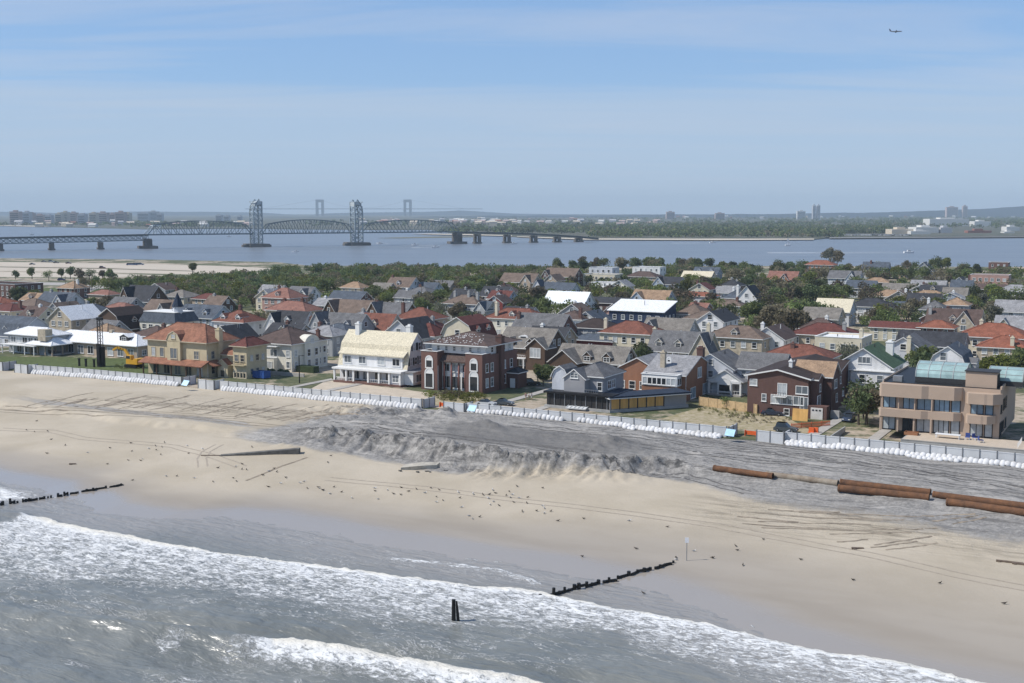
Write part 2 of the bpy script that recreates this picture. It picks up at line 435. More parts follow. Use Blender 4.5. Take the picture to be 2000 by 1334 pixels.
class NT:
    """small helper to write shader graphs"""
    def __init__(s, name):
        s.m = bpy.data.materials.new(name); s.m.use_nodes = True
        s.N, s.L = s.m.node_tree.nodes, s.m.node_tree.links
        s.b = s.N['Principled BSDF']
        s.geo = s.N.new('ShaderNodeNewGeometry')
    def put(s, sock, v):
        if isinstance(v, (int, float)): sock.default_value = v
        elif isinstance(v, tuple): sock.default_value = (*v, 1) if len(v) == 3 and sock.type == 'RGBA' else v
        else: s.L.new(v, sock)
    def math(s, op, a, b=0.0, c=None, clamp=False):
        n = s.N.new('ShaderNodeMath'); n.operation = op; n.use_clamp = clamp
        s.put(n.inputs[0], a); s.put(n.inputs[1], b)
        if c is not None: s.put(n.inputs[2], c)
        return n.outputs[0]
    def attr(s, k):
        n = s.N.new('ShaderNodeAttribute'); n.attribute_name = k; return n.outputs['Fac']
    def mapping(s, scale=(1, 1, 1), rotz=0.0):
        n = s.N.new('ShaderNodeMapping'); n.inputs['Scale'].default_value = scale
        r = s.N.new('ShaderNodeVectorRotate'); r.rotation_type = 'Z_AXIS'; r.inputs['Angle'].default_value = rotz
        s.L.new(s.geo.outputs['Position'], r.inputs['Vector']); s.L.new(r.outputs[0], n.inputs['Vector'])
        return n.outputs[0]
    def noise(s, scale, detail=4.0, rough=0.6, vec=None, dist=0.0):
        n = s.N.new('ShaderNodeTexNoise'); ninp(n, 'Scale', scale); ninp(n, 'Detail', detail); ninp(n, 'Roughness', rough); ninp(n, 'Distortion', dist)
        s.L.new(vec if vec is not None else s.geo.outputs['Position'], n.inputs['Vector']); return n.outputs['Fac']
    def mr(s, v, a, b, c=0.0, d=1.0, smooth=True):
        n = s.N.new('ShaderNodeMapRange'); n.interpolation_type = 'SMOOTHSTEP' if smooth else 'LINEAR'
        s.put(n.inputs['Value'], v); s.put(n.inputs['From Min'], a); s.put(n.inputs['From Max'], b); s.put(n.inputs['To Min'], c); s.put(n.inputs['To Max'], d)
        return n.outputs[0]
    def mix(s, f, a, b, blend='MIX'):
        n = s.N.new('ShaderNodeMix'); n.data_type = 'RGBA'; n.blend_type = blend
        s.put(n.inputs[0], f); s.put(n.inputs[6], a); s.put(n.inputs[7], b); return n.outputs[2]
    def bump(s, h, strength, dist, normal=None):
        n = s.N.new('ShaderNodeBump'); ninp(n, 'Distance', dist); s.put(n.inputs['Strength'], strength); s.L.new(h, n.inputs['Height'])
        if normal is not None: s.L.new(normal, n.inputs['Normal'])
        return n.outputs[0]

# ------------------------------------------------------------------ beach
bmz = NT('beach sand')
_snv = bmz.mapping((0.12, 1.0, 1.0), -PHI)
_g = bmz.attr('gray'); _wet = bmz.attr('wet'); _run = bmz.attr('ruts'); _film = bmz.attr('film')
_big = bmz.noise(0.06, 5, 0.6); _fine = bmz.noise(1.6, 6, 0.7)
_line = bmz.noise(0.62, 6, 0.68, _snv, 0.5)
_sand = bmz.mix(bmz.mr(_big, 0.3, 0.7), (0.41, 0.355, 0.27), (0.49, 0.43, 0.34))
_gray = bmz.mix(bmz.mr(_fine, 0.3, 0.7), (0.195, 0.187, 0.177), (0.345, 0.33, 0.308))
_c = bmz.mix(bmz.math('MULTIPLY', bmz.mr(_line, 0.46, 0.66), bmz.math('MULTIPLY', _run, 1.0), clamp=True), _sand, (0.20, 0.17, 0.13))
_gray2 = bmz.mix(bmz.math('MULTIPLY', bmz.mr(_line, 0.48, 0.64), 0.75), _gray, (0.43, 0.41, 0.38))
_gray2 = bmz.mix(bmz.math('MULTIPLY', bmz.mr(bmz.noise(0.8, 5, 0.7, bmz.mapping((0.10, 1.0, 1.0), -PHI - 0.05), 0.5), 0.52, 0.66), 0.7), _gray2, (0.12, 0.115, 0.11))
_gray2 = bmz.mix(bmz.math('MULTIPLY', bmz.attr('damp'), 0.75), _gray2, (0.135, 0.132, 0.128))  # this attribute only darkens the grey sand of the inner slope
_gfac = bmz.mr(bmz.math('ADD', _g, bmz.math('MULTIPLY', bmz.math('SUBTRACT', _fine, 0.5), 0.5)), 0.25, 0.75)
_c = bmz.mix(_gfac, _c, _gray2)
_c = bmz.mix(_wet, _c, bmz.mix(bmz.mr(bmz.noise(0.12, 4, 0.6, bmz.mapping((0.3, 1, 1), -PHI)), 0.35, 0.65), (0.28, 0.248, 0.21), (0.325, 0.292, 0.252)))
_c = bmz.mix(bmz.math('MULTIPLY', bmz.mr(bmz.noise(0.55, 6, 0.75), 0.44, 0.62), bmz.attr('clod')), _c, (0.075, 0.074, 0.072))
_c = bmz.mix(_film, _c, (0.325, 0.295, 0.262))
bmz.put(bmz.b.inputs['Base Color'], _c)
bmz.put(bmz.b.inputs['Roughness'], bmz.mr(_film, 0.0, 1.0, 0.9, 0.12))
bmz.put(bmz.b.inputs['Specular IOR Level'], bmz.mr(_film, 0.0, 1.0, 0.2, 0.45))
_h = bmz.math('ADD', bmz.math('MULTIPLY', _line, bmz.mr(_run, 0, 1, 0.1, 1.0)), bmz.math('MULTIPLY', _fine, 0.4))
bmz.put(bmz.b.inputs['Normal'], bmz.bump(_h, bmz.math('MULTIPLY', bmz.math('SUBTRACT', 1.0, bmz.math('MAXIMUM', _film, bmz.math('MULTIPLY', _wet, 1.0))), bmz.mr(bmz.math('MAXIMUM', _g, _run), 0, 1, 0.4, 1.0)), 0.45))
def ruts_w(s, n):
    g = gray_w(s, n)
    a = 1.0 * np.exp(-((n - 44) / 9) ** 2) * sst(205, 225, s + 8 * fbm(s / 9, n / 5, 2, 3))
    b = 1.0 * sst(58, 75, s) * (1 - sst(112, 125, s)) * np.exp(-((n - 20) / 7) ** 2)
    c = 0.35 * sst(20, 60, s) * np.exp(-((n - 26) / 5) ** 2) * (1 - sst(110, 124, s))
    return np.clip(np.maximum(np.maximum(0.75 * g, a), np.maximum(b, c)), 0, 1)
def clod_w(s, n):
    te = lin(s, TOPEDGE) + 2.0 * fbm(s / 7, n * 0 + 3.3, 3, 9)
    a = np.maximum(np.exp(-((n - te - 0.6) / 2.0) ** 2), 0.55 * np.exp(-((n - te - 3.0) / 3.5) ** 2)) * sst(122, 136, s) * (1 - sst(204, 218, s))
    b = 0.8 * sst(114, 124, s) * (1 - sst(140, 152, s)) * np.exp(-((n - 10) / 7) ** 2)
    return np.maximum(a, b)
def slope_dark_w(s, n):  # weight of the darker tone on the inner slope
    return sst(148, 158, s + 3 * fbm(s / 5, n / 4, 3, 97)) * (1 - sst(192, 204, s)) * sst(14, 17, n + 1.5 * fbm(s / 6, n / 6, 3, 99)) * (1 - sst(24, 28, n))
def wet_w(s, n):
    q = shore_n(s) - n + 2.5 * fbm(s / 12, n / 5, 3, 91)
    wide = lin(s, [(100, 13), (190, 16), (225, 28), (250, 36), (330, 40)])
    return 0.9 * (1 - sst(0.0, 1.0, (q + 1.0) / wide))
def film_w(s, n):
    q = shore_n(s) - n + 1.2 * fbm(s / 10, n / 3, 3, 95)
    return 1 - sst(-7.0, 3.0, q)
GS = axis([(-900, -100, 40), (-100, 20, 6), (20, 300, 0.42), (300, 360, 4), (360, 1300, 40)])
GN = axis([(-2.6, 60, 0.40), (60, 98, 0.6), (98, 125, 3)])
beach = grid_object('beach', GS, GN, beach_z, {'gray': gray_w, 'wet': wet_w, 'ruts': ruts_w, 'film': film_w, 'clod': clod_w, 'damp': slope_dark_w}, bmz.m)
BS, BN, BZ = grid_object.last
def bz(s, n):
    i = min(max(int(np.searchsorted(BS, s)) - 1, 0), len(BS) - 2); j = min(max(int(np.searchsorted(BN, n)) - 1, 0), len(BN) - 2)
    u = min(max((s - BS[i]) / (BS[i + 1] - BS[i]), 0), 1); v = min(max((n - BN[j]) / (BN[j + 1] - BN[j]), 0), 1)
    return float((BZ[i, j] * (1 - u) + BZ[i + 1, j] * u) * (1 - v) + (BZ[i, j + 1] * (1 - u) + BZ[i + 1, j + 1] * u) * v)
def on_beach(px, py, lift=0.0):
    """walk a pixel's ray down to the sand"""
    z = 2.0
    for _ in range(8):
        p = at(px, py, z); s, n = sn(p); z = max(bz(s, n), 0.0) * 0.7 + z * 0.3
    p = at(px, py, z); s, n = sn(p)
    return Vector((p.x, p.y, max(bz(s, n), 0.0) + lift))

# tyre tracks pressed along the beach: shallow darker ribbons
M_TRACK = mat('pressed darker sand', (0.36, 0.31, 0.25), rough=0.95, var=0.2, scale=1.5)
def tyre_track(pix, off=0.0, w=0.28):
    pts = [on_beach(*p) for p in pix]
    pl = [sn(p) for p in pts]
    dense = []
    for (a, b) in zip(pl[:-1], pl[1:]):
        k = max(2, int(math.hypot(b[0] - a[0], b[1] - a[1]) / 0.8))
        for i in range(k): dense.append((a[0] + (b[0] - a[0]) * i / k, a[1] + (b[1] - a[1]) * i / k))
    dense.append(pl[-1])
    mb = MB(); vs = []
    for i, (s, n) in enumerate(dense):
        a = dense[max(0, i - 1)]; b = dense[min(len(dense) - 1, i + 1)]
        t = np.array((b[0] - a[0], b[1] - a[1])); t = t / (np.linalg.norm(t) + 1e-9); nr = np.array((-t[1], t[0]))
        wob = 0.15 * math.sin(i * 0.21)
        for sd in (-1, 1):
            q = np.array((s, n)) + nr * (off + wob + sd * w / 2)
            vs.append(tuple(world(q[0], q[1], bz(q[0], q[1]) + 0.025)))
    mb.add(vs, [(2 * i, 2 * i + 1, 2 * i + 3, 2 * i + 2) for i in range(len(dense) - 1)])
    return mb.obj('tyre_track', M_TRACK, kind='structure')
for pix in ([(640, 935), (760, 946), (900, 962), (1080, 985), (1240, 1003), (1400, 1027), (1560, 1057), (1700, 1085), (1850, 1118), (2010, 1150)],
            [(0, 838), (100, 842), (160, 856), (260, 864), (340, 872), (420, 892), (470, 912)],):
    tyre_track(pix, -0.95); tyre_track(pix, 0.95)
tyre_track([(396, 912), (392, 896), (402, 882), (430, 868)], -0.8); tyre_track([(396, 912), (392, 896), (402, 882), (430, 868)], 0.8)

# machine ruts, darker ribbons of turned sand
M_RUT = mat('turned darker sand', (0.25, 0.208, 0.16), rough=0.95, var=0.5, scale=0.8)
def rut(a, b, w):
    k = 5; r = random.Random(int(a[0] * 7 + a[1]))
    pix = [(a[0] + (b[0] - a[0]) * i / k, a[1] + (b[1] - a[1]) * i / k + r.uniform(-.8, .8)) for i in range(k + 1)]
    o = tyre_track(pix, 0.0, w); o.data.materials[0] = M_RUT; o.name = 'machine_rut'
M_RUTG = mat('turned dark grey sand', (0.12, 0.115, 0.11), rough=0.95, var=0.4, scale=1.5)
for j, pl_ in enumerate([[(560, 838), (700, 848), (900, 866), (1100, 888), (1210, 906), (1330, 930), (1460, 962)], [(720, 838), (860, 850), (1000, 866), (1160, 886)], [(640, 826), (780, 838), (940, 858), (1100, 880), (1240, 902)],
        [(880, 803), (1100, 826), (1400, 868), (1700, 908), (2010, 950)], [(960, 806), (1180, 828), (1450, 862), (1760, 902), (2010, 935)], [(1000, 830), (1200, 850), (1500, 885), (1800, 925), (2010, 960)], [(1150, 838), (1350, 858), (1600, 890), (1900, 930)],
        [(1300, 850), (1500, 870), (1750, 900), (2010, 922)], [(1250, 870), (1450, 892), (1560, 905)], [(1350, 885), (1550, 905), (1800, 938), (2010, 968)], [(0, 797), (150, 800), (330, 808), (480, 818)], [(0, 803), (200, 808), (400, 818), (560, 834)]]):
    for off in (-0.9, 0.9):
        o = tyre_track(pl_, off + 0.2 * math.sin(j), 0.3); o.data.materials[0] = M_RUTG if j < 10 else M_RUT
rut((600, 893), (480, 938), 0.5)
rr_ = random.Random(8)
for i in range(34):
    x = 60 + i * 17 + rr_.uniform(-14, 14); y = 788 + i * 1.0 + rr_.uniform(-5, 5); f = rr_.uniform(.35, 1.0)
    rut((x, y), (x + 120 * f + rr_.uniform(-15, 15), y - 26 * f + rr_.uniform(-3, 3)), rr_.uniform(.2, .9))
for i in range(9): rut((150 + i * 55, 780 + i * 3.2), (250 + i * 58, 782 + i * 3.4), 0.35)
for a, b in (((1634, 1059), (1695, 1053)), ((1730, 1074), (1830, 1060)), ((1707, 1064), (1826, 1045)), ((1487, 1030), (1678, 1036)), ((1678, 1036), (1830, 1031)), ((1537, 1008), (1766, 1016)), ((1480, 1018), (1700, 1025)), ((1560, 1001), (1800, 1009)), ((1440, 1008), (1560, 1020)), ((1800, 1008), (1905, 1004)), ((1820, 1018), (1910, 1006)), ((1860, 1024), (1925, 1010)), ((1700, 1070), (1790, 1057)), ((1450, 1022), (1620, 1034)), ((1500, 996), (1640, 1000)), ((1620, 1043), (1780, 1040))): rut(a, b, 0.4)
# ------------------------------------------------------------------ sea with surf
N1 = [(60, 97.5), (118, 96.5), (130, 95.1), (144, 95.4), (164, 96), (180, 93.9), (195, 92), (209, 90.2), (222, 90.1), (235, 90.6), (247, 92.3), (257, 92.2), (262, 93), (330, 94)]
NB = [(100, 119), (151, 117.7), (161, 111.5), (175, 108), (190, 106.5), (203, 105), (215, 101.8), (226, 99), (238, 101.2), (250, 103), (262, 105), (330, 106)]
N2 = [(60, 133), (120, 130), (162, 126.5), (176, 123.8), (187, 121.2), (200, 119), (212, 117.2), (221, 115.9), (240, 114), (330, 110)]
MINI = [psn(*p) for p in [(715, 1084), (800, 1092), (900, 1101), (980, 1112), (1040, 1130), (1075, 1150)]]
def n1f(s): return lin(s, N1) + 0.9 * fbm(s / 6, s * 0 + 1, 4, 101) + 0.3 * fbm(s / 1.2, s * 0 + 2, 3, 103)
def n2f(s): return lin(s, N2) + 0.9 * fbm(s / 9, s * 0 + 1, 3, 111)
def sea_z(s, n):
    d1 = n - n1f(s)
    br = lin(s, [(110, 0.35), (128, 0.55), (330, 0.6)])
    z = br * sst(-1.0, 0.7, d1) * np.exp(-np.clip(d1, 0, 200) / 6.0)
    unb = 1 - sst(124, 132, s)
    z = z + unb * 0.5 * np.exp(-(d1 / 2.5) ** 2)
    d2 = n - n2f(s)
    amp = lin(s, [(100, 0.6), (140, 0.8), (160, 1.2), (176, 1.8), (192, 1.7), (215, 1.3), (330, 1.0)])
    z = z + amp * np.where(d2 < 0, np.exp(-(d2 / 1.5) ** 2), np.exp(-(d2 / 3.0) ** 2))
    z = z - 0.35 * amp * np.exp(-((d2 + 4.0) / 2.5) ** 2)
    off = sst(0, 25, n - 92)
    z = z + off * (0.45 * fbm(s / 13, n / 5.0, 3, 121) + 0.28 * fbm(s / 5.5 + n / 9, n / 2.2, 3, 125))
    z = z + 0.07 * fbm(s / 1.2, n / 0.9, 3, 131) * (0.25 + off)
    f = foam_w(s, n)
    z = z + f * 0.20 * fbm(s / 0.9, n / 0.8, 3, 141)
    sh = shore_n(s)
    z = z + 0.06 * np.exp(-((n - sh - 10) / 8) ** 2) * fbm(s / 8, n / 4, 3, 151)
    return z - 0.02
def foam_w(s, n):
    d1 = n - n1f(s); nb = lin(s, NB) + 3.0 * fbm(s / 7, n / 4, 4, 161)
    t = np.clip(d1 / np.maximum(nb - n1f(s), 2), 0, 3)
    body = np.where(d1 > 0, np.interp(t, [0, 0.12, 0.5, 0.9, 1.15, 1.7, 3], [1.0, 0.72, 0.66, 0.60, 0.34, 0.16, 0.06]), 0) * sst(-0.3, 0.2, d1)
    f = body * sst(120, 131, s + 4 * fbm(s / 5, n / 5, 3, 163))
    f = np.maximum(f, 0.5 * sst(84, 110, s) * (1 - sst(118, 136, s)) * sst(88, 93, n) * (1 - sst(116, 124, n)))
    d2 = n - n2f(s)
    on = sst(188, 197, s + 2.5 * fbm(s / 3, n / 2, 3, 171))
    f = np.maximum(f, on * np.where(d2 < 0, np.exp(-(d2 / 1.0) ** 2), np.interp(d2, [0, 1.0, 2.6, 4.5, 7, 12], [1.0, 0.85, 0.70, 0.48, 0.28, 0.08])))
    spill = sst(170, 178, s) * (1 - sst(186, 190, s))
    f = np.maximum(f, spill * 0.0 * np.exp(-((d2 - 0.3) / 0.8) ** 2))
    for (a, b, c, w, h) in [(186, 3, 124, 4, 0.62), (181, 5, 132, 2.2, 0.55), (196, 9, 131, 3.5, 0.58), (173, 4, 138, 1.5, 0.5)]:
        f = np.maximum(f, h * np.exp(-((s - a) / b) ** 2 - ((n - c) / w) ** 2))
    # a low spent wave near the shore, and the wash round the groyne
    mn = np.interp(s, [p[0] for p in MINI], [p[1] for p in MINI]) ; dm = n - mn
    inm = sst(MINI[0][0] - 2, MINI[0][0] + 5, s) * (1 - sst(MINI[-1][0] - 3, MINI[-1][0] + 1, s))
    f = np.maximum(f, inm * np.where(dm > 0, np.interp(dm, [0, 0.5, 2, 5, 8], [0.78, 0.62, 0.48, 0.28, 0]), np.exp(-(dm / 0.35) ** 2) * 0.7))
    f = np.maximum(f, 0.80 * np.exp(-((n - 87) / 6) ** 2) * (1 - sst(112, 128, s)))
    # thin lace along the water's edge
    sh = shore_n(s); q = n - sh
    for (o, ww, k, sd) in [(4.5, 0.34, 0.8, 181), (8.5, 0.34, 0.66, 183)]:
        line = sh + o + 2.2 * fbm(s / 11, s * 0, 3, sd)
        f = np.maximum(f, k * np.exp(-((n - line) / ww) ** 2) * (vnoise(s / 9, s * 0, sd + 1) > 0.42))
    f = np.maximum(f, 0.26 * sst(1, 9, q))
    return np.clip(f, 0, 1)
swm = NT('sea water')
_f = swm.attr('foam')
_v = swm.mapping((0.45, 1.0, 1.0), -PHI)
_lace = swm.noise(1.1, 8, 0.75, _v, 1.1)
_lace2 = swm.noise(3.4, 5, 0.65, _v, 0.6)
_thr = swm.math('ADD', swm.math('MULTIPLY', _lace, 0.6), swm.math('MULTIPLY', _lace2, 0.4))
_inv = swm.math('SUBTRACT', 0.78, swm.math('MULTIPLY', _f, 0.48))
_cov = swm.mr(_thr, swm.math('SUBTRACT', _inv, 0.06), swm.math('ADD', _inv, 0.09))
_wc = swm.mix(swm.mr(swm.noise(0.05, 3), 0.35, 0.65), (0.145, 0.155, 0.146), (0.19, 0.197, 0.182))
_wc = swm.mix(swm.attr('shallow'), _wc, (0.28, 0.265, 0.245))
_vn = swm.noise(0.32, 5, 0.6, _v, 1.5)
_vein = swm.math('MULTIPLY', swm.math('SUBTRACT', 1.0, swm.mr(swm.math('ABSOLUTE', swm.math('SUBTRACT', _vn, 0.5)), 0.0, 0.028)), swm.attr('vein'))
_cov = swm.math('MAXIMUM', _cov, swm.math('MULTIPLY', _vein, swm.mr(_lace2, 0.4, 0.6)))
swm.put(swm.b.inputs['Base Color'], swm.mix(_cov, _wc, swm.mix(swm.mr(_f, 0.74, 0.95), (0.76, 0.77, 0.765), (0.72, 0.69, 0.61))))
swm.put(swm.b.inputs['Roughness'], swm.mr(_cov, 0, 1, 0.34, 0.8))
swm.put(swm.b.inputs['Specular IOR Level'], swm.mr(_cov, 0, 1, 0.55, 0.1))
_wn = swm.math('ADD', swm.noise(0.55, 3, 0.5, swm.mapping((0.4, 1.2, 1), -PHI), 0.4), swm.math('MULTIPLY', swm.noise(2.0, 2, 0.5, swm.mapping((0.5, 1.2, 1), -PHI)), 0.14))
_b1 = swm.bump(_wn, 0.8, 0.6)
swm.put(swm.b.inputs['Normal'], swm.bump(swm.math('MULTIPLY', _cov, _lace2), 0.9, 0.22, _b1))
SS = axis([(-3000, -100, 200), (-100, 60, 8), (60, 300, 0.40), (300, 380, 4), (380, 2200, 200)])
SN = axis([(71, 150, 0.40), (150, 215, 2.0), (215, 900, 60)])
def shallow_w(s, n):
    q = n - shore_n(s); return 1 - sst(10.0, 30.0, q)
def vein_w(s, n):
    d1 = n - lin(s, NB); d2 = n - n2f(s)
    a = sst(-6, 1, d1) * (1 - sst(8, 18, d1)) * sst(0.40, 0.62, vnoise(s / 13, n / 6, 191))
    b = sst(184, 196, s) * np.exp(-((d2 - 11) / 6) ** 2)
    c = 0.5 * sst(6, 12, n - shore_n(s)) * (1 - sst(-3, 0, n - n1f(s))) * sst(0.45, 0.7, vnoise(s / 9, n / 5, 193))
    return 0.75 * np.maximum(np.maximum(a, b), c)
sea = grid_object('sea', SS, SN, sea_z, {'foam': foam_w, 'shallow': shallow_w, 'vein': vein_w}, swm.m)

# ------------------------------------------------------------------ town ground, bay, far shore
def sheet(name, pts, z, material, kind='structure', parent=None):
    mb = MB(); mb.add([(p[0], p[1], z if len(p) < 3 else p[2]) for p in pts], [tuple(range(len(pts)))])
    return mb.obj(name, material, parent, kind=kind)
tg = NT('town ground')
_a = tg.noise(0.03, 5, 0.6); _b = tg.noise(0.35, 5, 0.7)
_gr = tg.mix(tg.mr(_b, 0.35, 0.65), (0.055, 0.075, 0.028), (0.12, 0.12, 0.055))
_sd = tg.mix(tg.mr(_b, 0.35, 0.65), (0.30, 0.25, 0.18), (0.42, 0.35, 0.27))
tg.put(tg.b.inputs['Base Color'], tg.mix(tg.mr(tg.math('ADD', tg.math('MULTIPLY', _a, 0.8), tg.math('MULTIPLY', _b, 0.3)), 0.52, 0.62), _gr, _sd))
tg.put(tg.b.inputs['Roughness'], 0.95)
BAY = [(-900, 505), (-400, 506), (0, 508), (300, 511), (540, 516), (600, 523), (1000, 526), (1500, 524), (2000, 526), (2600, 529), (3400, 531)]
bay_line = [at(px, py, 1.2) for px, py in BAY]
wa, wb = world(-900, -2.5), world(1300, -2.5)
land = [(wa.x, wa.y), (wb.x, wb.y), (wb.x + 600, wb.y + 500)] + [(p.x, p.y) for p in reversed(bay_line)] + [(bay_line[0].x - 300, 500)]
ground = MB()
ground.add([(p[0], p[1], G) for p in land] + [(p[0], p[1], -0.6) for p in land], [tuple(range(len(land)))] + [(i, (i + 1) % len(land), len(land) + (i + 1) % len(land), len(land) + i) for i in range(len(land))])
ground.obj('town_ground', tg.m, kind='structure')
M_ASPH = mat('asphalt', (0.13, 0.13, 0.132), rough=0.9, var=0.25, scale=0.4)
M_WALK = mat('pale pavement', (0.38, 0.36, 0.33), rough=0.9, var=0.15, scale=0.6)
M_YARD = mat('blown yard sand', (0.50, 0.43, 0.34), rough=0.95, var=0.12, scale=0.5, bump=0.3)
M_GRASS = mat('lawn grass', (0.085, 0.11, 0.035), rough=0.95, var=0.4, scale=1.2)
M_DRYG = mat('dry grass over sand', (0.22, 0.19, 0.08), rough=0.95, scale=0.9, col2=(0.46, 0.39, 0.29))
M_LOT = mat('pale concrete parking lot', (0.50, 0.44, 0.36), rough=0.95, var=0.08, scale=0.05)
def strip(name, s0, s1, n0, n1, z, m):
    return sheet(name, [world(s0, n0), world(s1, n0), world(s1, n1), world(s0, n1)], z, m)
def pixsheet(name, pix, z, m):
    return sheet(name, [at(px, py, z) for px, py in pix], z, m)
STREETS = []
for px, py in ((620, 757), (1045, 785), (1665, 842), (-150, 700)):
    s, n = psn(px, py, G); STREETS.append(s)
    strip('street', s - 4.5, s + 4.5, -7, -420, G + 0.004, M_ASPH)
    for sd in (-1, 1):
        p0 = min(s + sd * 4.5, s + sd * 6.6); p1 = max(s + sd * 4.5, s + sd * 6.6)
        mb = MB()
        q = [world(p0, -9), world(p1, -9), world(p1, -420), world(p0, -420)]
        mb.add([(v.x, v.y, G - 0.1) for v in q] + [(v.x, v.y, G + 0.12) for v in q], [(4, 5, 6, 7), (0, 1, 5, 4), (1, 2, 6, 5), (2, 3, 7, 6), (3, 0, 4, 7)])
        mb.obj('pavement', M_WALK, kind='structure')
# sand, lawns and dry lots behind the wall
pixsheet('yard', [(590, 768), (640, 742), (860, 770), (900, 800), (800, 792)], G + 0.012, M_YARD)
pixsheet('lawn', [(0, 706), (0, 696), (240, 700), (300, 716), (280, 738), (150, 722)], G + 0.012, M_GRASS)
pixsheet('dry_lot', [(1290, 818), (1380, 792), (1520, 806), (1560, 828), (1600, 848), (1440, 838)], G + 0.012, M_DRYG)
pixsheet('dry_lot', [(835, 790), (850, 770), (960, 776), (945, 797)], G + 0.020, M_DRYG)
# fields and the great parking lot beyond the town
pixsheet('field', [(40, 566), (250, 552), (260, 566), (120, 592), (40, 592)], G + 0.012, M_GRASS)
pixsheet('field', [(300, 566), (420, 572), (430, 585), (310, 582)], G + 0.012, mat('yellowed field', (0.24, 0.21, 0.08), rough=0.95, var=0.2, scale=0.1))
pixsheet('path', [(-60, 549), (130, 552), (185, 558), (240, 556), (250, 560), (190, 564), (172, 572), (110, 582), (84, 580), (140, 570), (162, 564), (140, 558), (-60, 553)], G + 0.02, M_WALK)
pixsheet('parking_lot', [(-200, 512), (0, 511.5), (300, 515.5), (420, 519), (560, 525.5), (470, 531), (370, 536), (200, 532), (0, 529), (-200, 528)], G + 0.01, M_LOT)
pixsheet('path', [(-200, 520), (0, 520.5), (200, 523.5), (380, 529), (380, 530.2), (200, 525), (0, 522), (-200, 521.5)], G + 0.03, mat('weedy verge', (0.11, 0.10, 0.06), rough=0.95))
pixsheet('parking_lot', [(-200, 530), (0, 531), (200, 534), (330, 538), (200, 542), (0, 541), (-200, 540)], G + 0.012, M_LOT)

bw = NT('bay water')
_r = bw.noise(0.02, 4, 0.6, bw.mapping((0.25, 1.0, 1), 0.1)); _r2 = bw.noise(0.25, 4, 0.6, bw.mapping((0.5, 1, 1), 0.1))
bw.put(bw.b.inputs['Base Color'], bw.mix(bw.mr(_r, 0.35, 0.65), (0.135, 0.155, 0.178), (0.175, 0.19, 0.21)))
bw.put(bw.b.inputs['Roughness'], 0.30); bw.put(bw.b.inputs['Specular IOR Level'], 0.5)
bw.put(bw.b.inputs['Normal'], bw.bump(bw.math('ADD', _r2, bw.math('MULTIPLY', _r, 2.0)), 0.7, 1.2))
sheet('bay_water', [(-9500, 860), (9500, 860), (9500, 17000), (-9500, 17000)], 0.0, bw.m)
# ------------------------------------------------------------------ sea wall of grey panels between steel posts
M_PANEL = mat('grey barrier panel', (0.56, 0.57, 0.575), rough=0.7, var=0.14, scale=0.25, stretch=(1, 1, 0.4))
M_POST = mat('galvanised post', (0.17, 0.175, 0.185), rough=0.6, var=0.1)
M_BAG = mat('white sandbag fabric', (0.50, 0.49, 0.47), rough=0.8, var=0.14, scale=0.9, bump=0.3, col2=(0.74, 0.75, 0.77))
PITCH = 2.7
WALL_H = 2.3
WZ = 2.75
panel_me = MB().box(0.08, PITCH - 0.08, -0.09, 0.09, 0, WALL_H).box(0.08, PITCH - 0.08, -0.13, -0.085, WALL_H - 0.16, WALL_H - 0.02).mesh('panel', M_PANEL)
post_me = MB().box(-0.09, 0.09, -0.16, -0.12, 0, WALL_H + 0.1).box(-0.025, 0.025, -0.125, 0.125, 0, WALL_H + 0.1).box(-0.09, 0.09, 0.12, 0.16, 0, WALL_H + 0.1).mesh('post', M_POST)
def wall_run(root, a, b, first=True):
    a, b = Vector((*a, 0)), Vector((*b, 0)); L = (b - a).length; k = max(1, round(L / PITCH)); st = L / k
    rz = math.atan2(b.y - a.y, b.x - a.x)
    for i in range(k):
        p = a + (b - a) * (i / k)
        o = place(panel_me, 'panel', root, (p.x, p.y, 0), (0, 0, rz)); o.scale.x = st / PITCH
        o.scale.z = 1 + rnd.uniform(-0.012, 0.012)
        if i or first: place(post_me, 'post', root, (p.x, p.y, 0), (0, 0, rz))
    place(post_me, 'post', root, (b.x, b.y, 0), (0, 0, rz))
def wall_n(s): return -3.0 + 0.8 * math.exp(-((s - 262) / 14) ** 2) + 2.2 * math.exp(-((s - 0) / 22) ** 2)
BREAKS = [(-60, 0.0), (10, 63.5), (76, 134.5), (146, 204.0), (215, 300)]
SEGNAME = ['by the white hip roofed beach house', 'in front of the pile driver and the tile roofed villa', 'in front of the cream gambrel house', 'between the brick mansion and the empty lot', 'in front of the tan terrace building']
for (a, b), nm in zip(BREAKS, SEGNAME):
    root = thing('sea_wall', 'grey panel sea wall with steel posts ' + nm, 'wall', (W0.x, W0.y, WZ), PHI, 'sea wall stretches along the beach')
    # local frame: x along the wall, -y towards the sea
    cuts = [a + (b - a) * t for t in (0, 0.34, 0.67, 1)]
    for c0, c1 in zip(cuts[:-1], cuts[1:]):
        wall_run(root, (c0, -wall_n(c0)), (c1, -wall_n(c1)), first=(c0 == a))
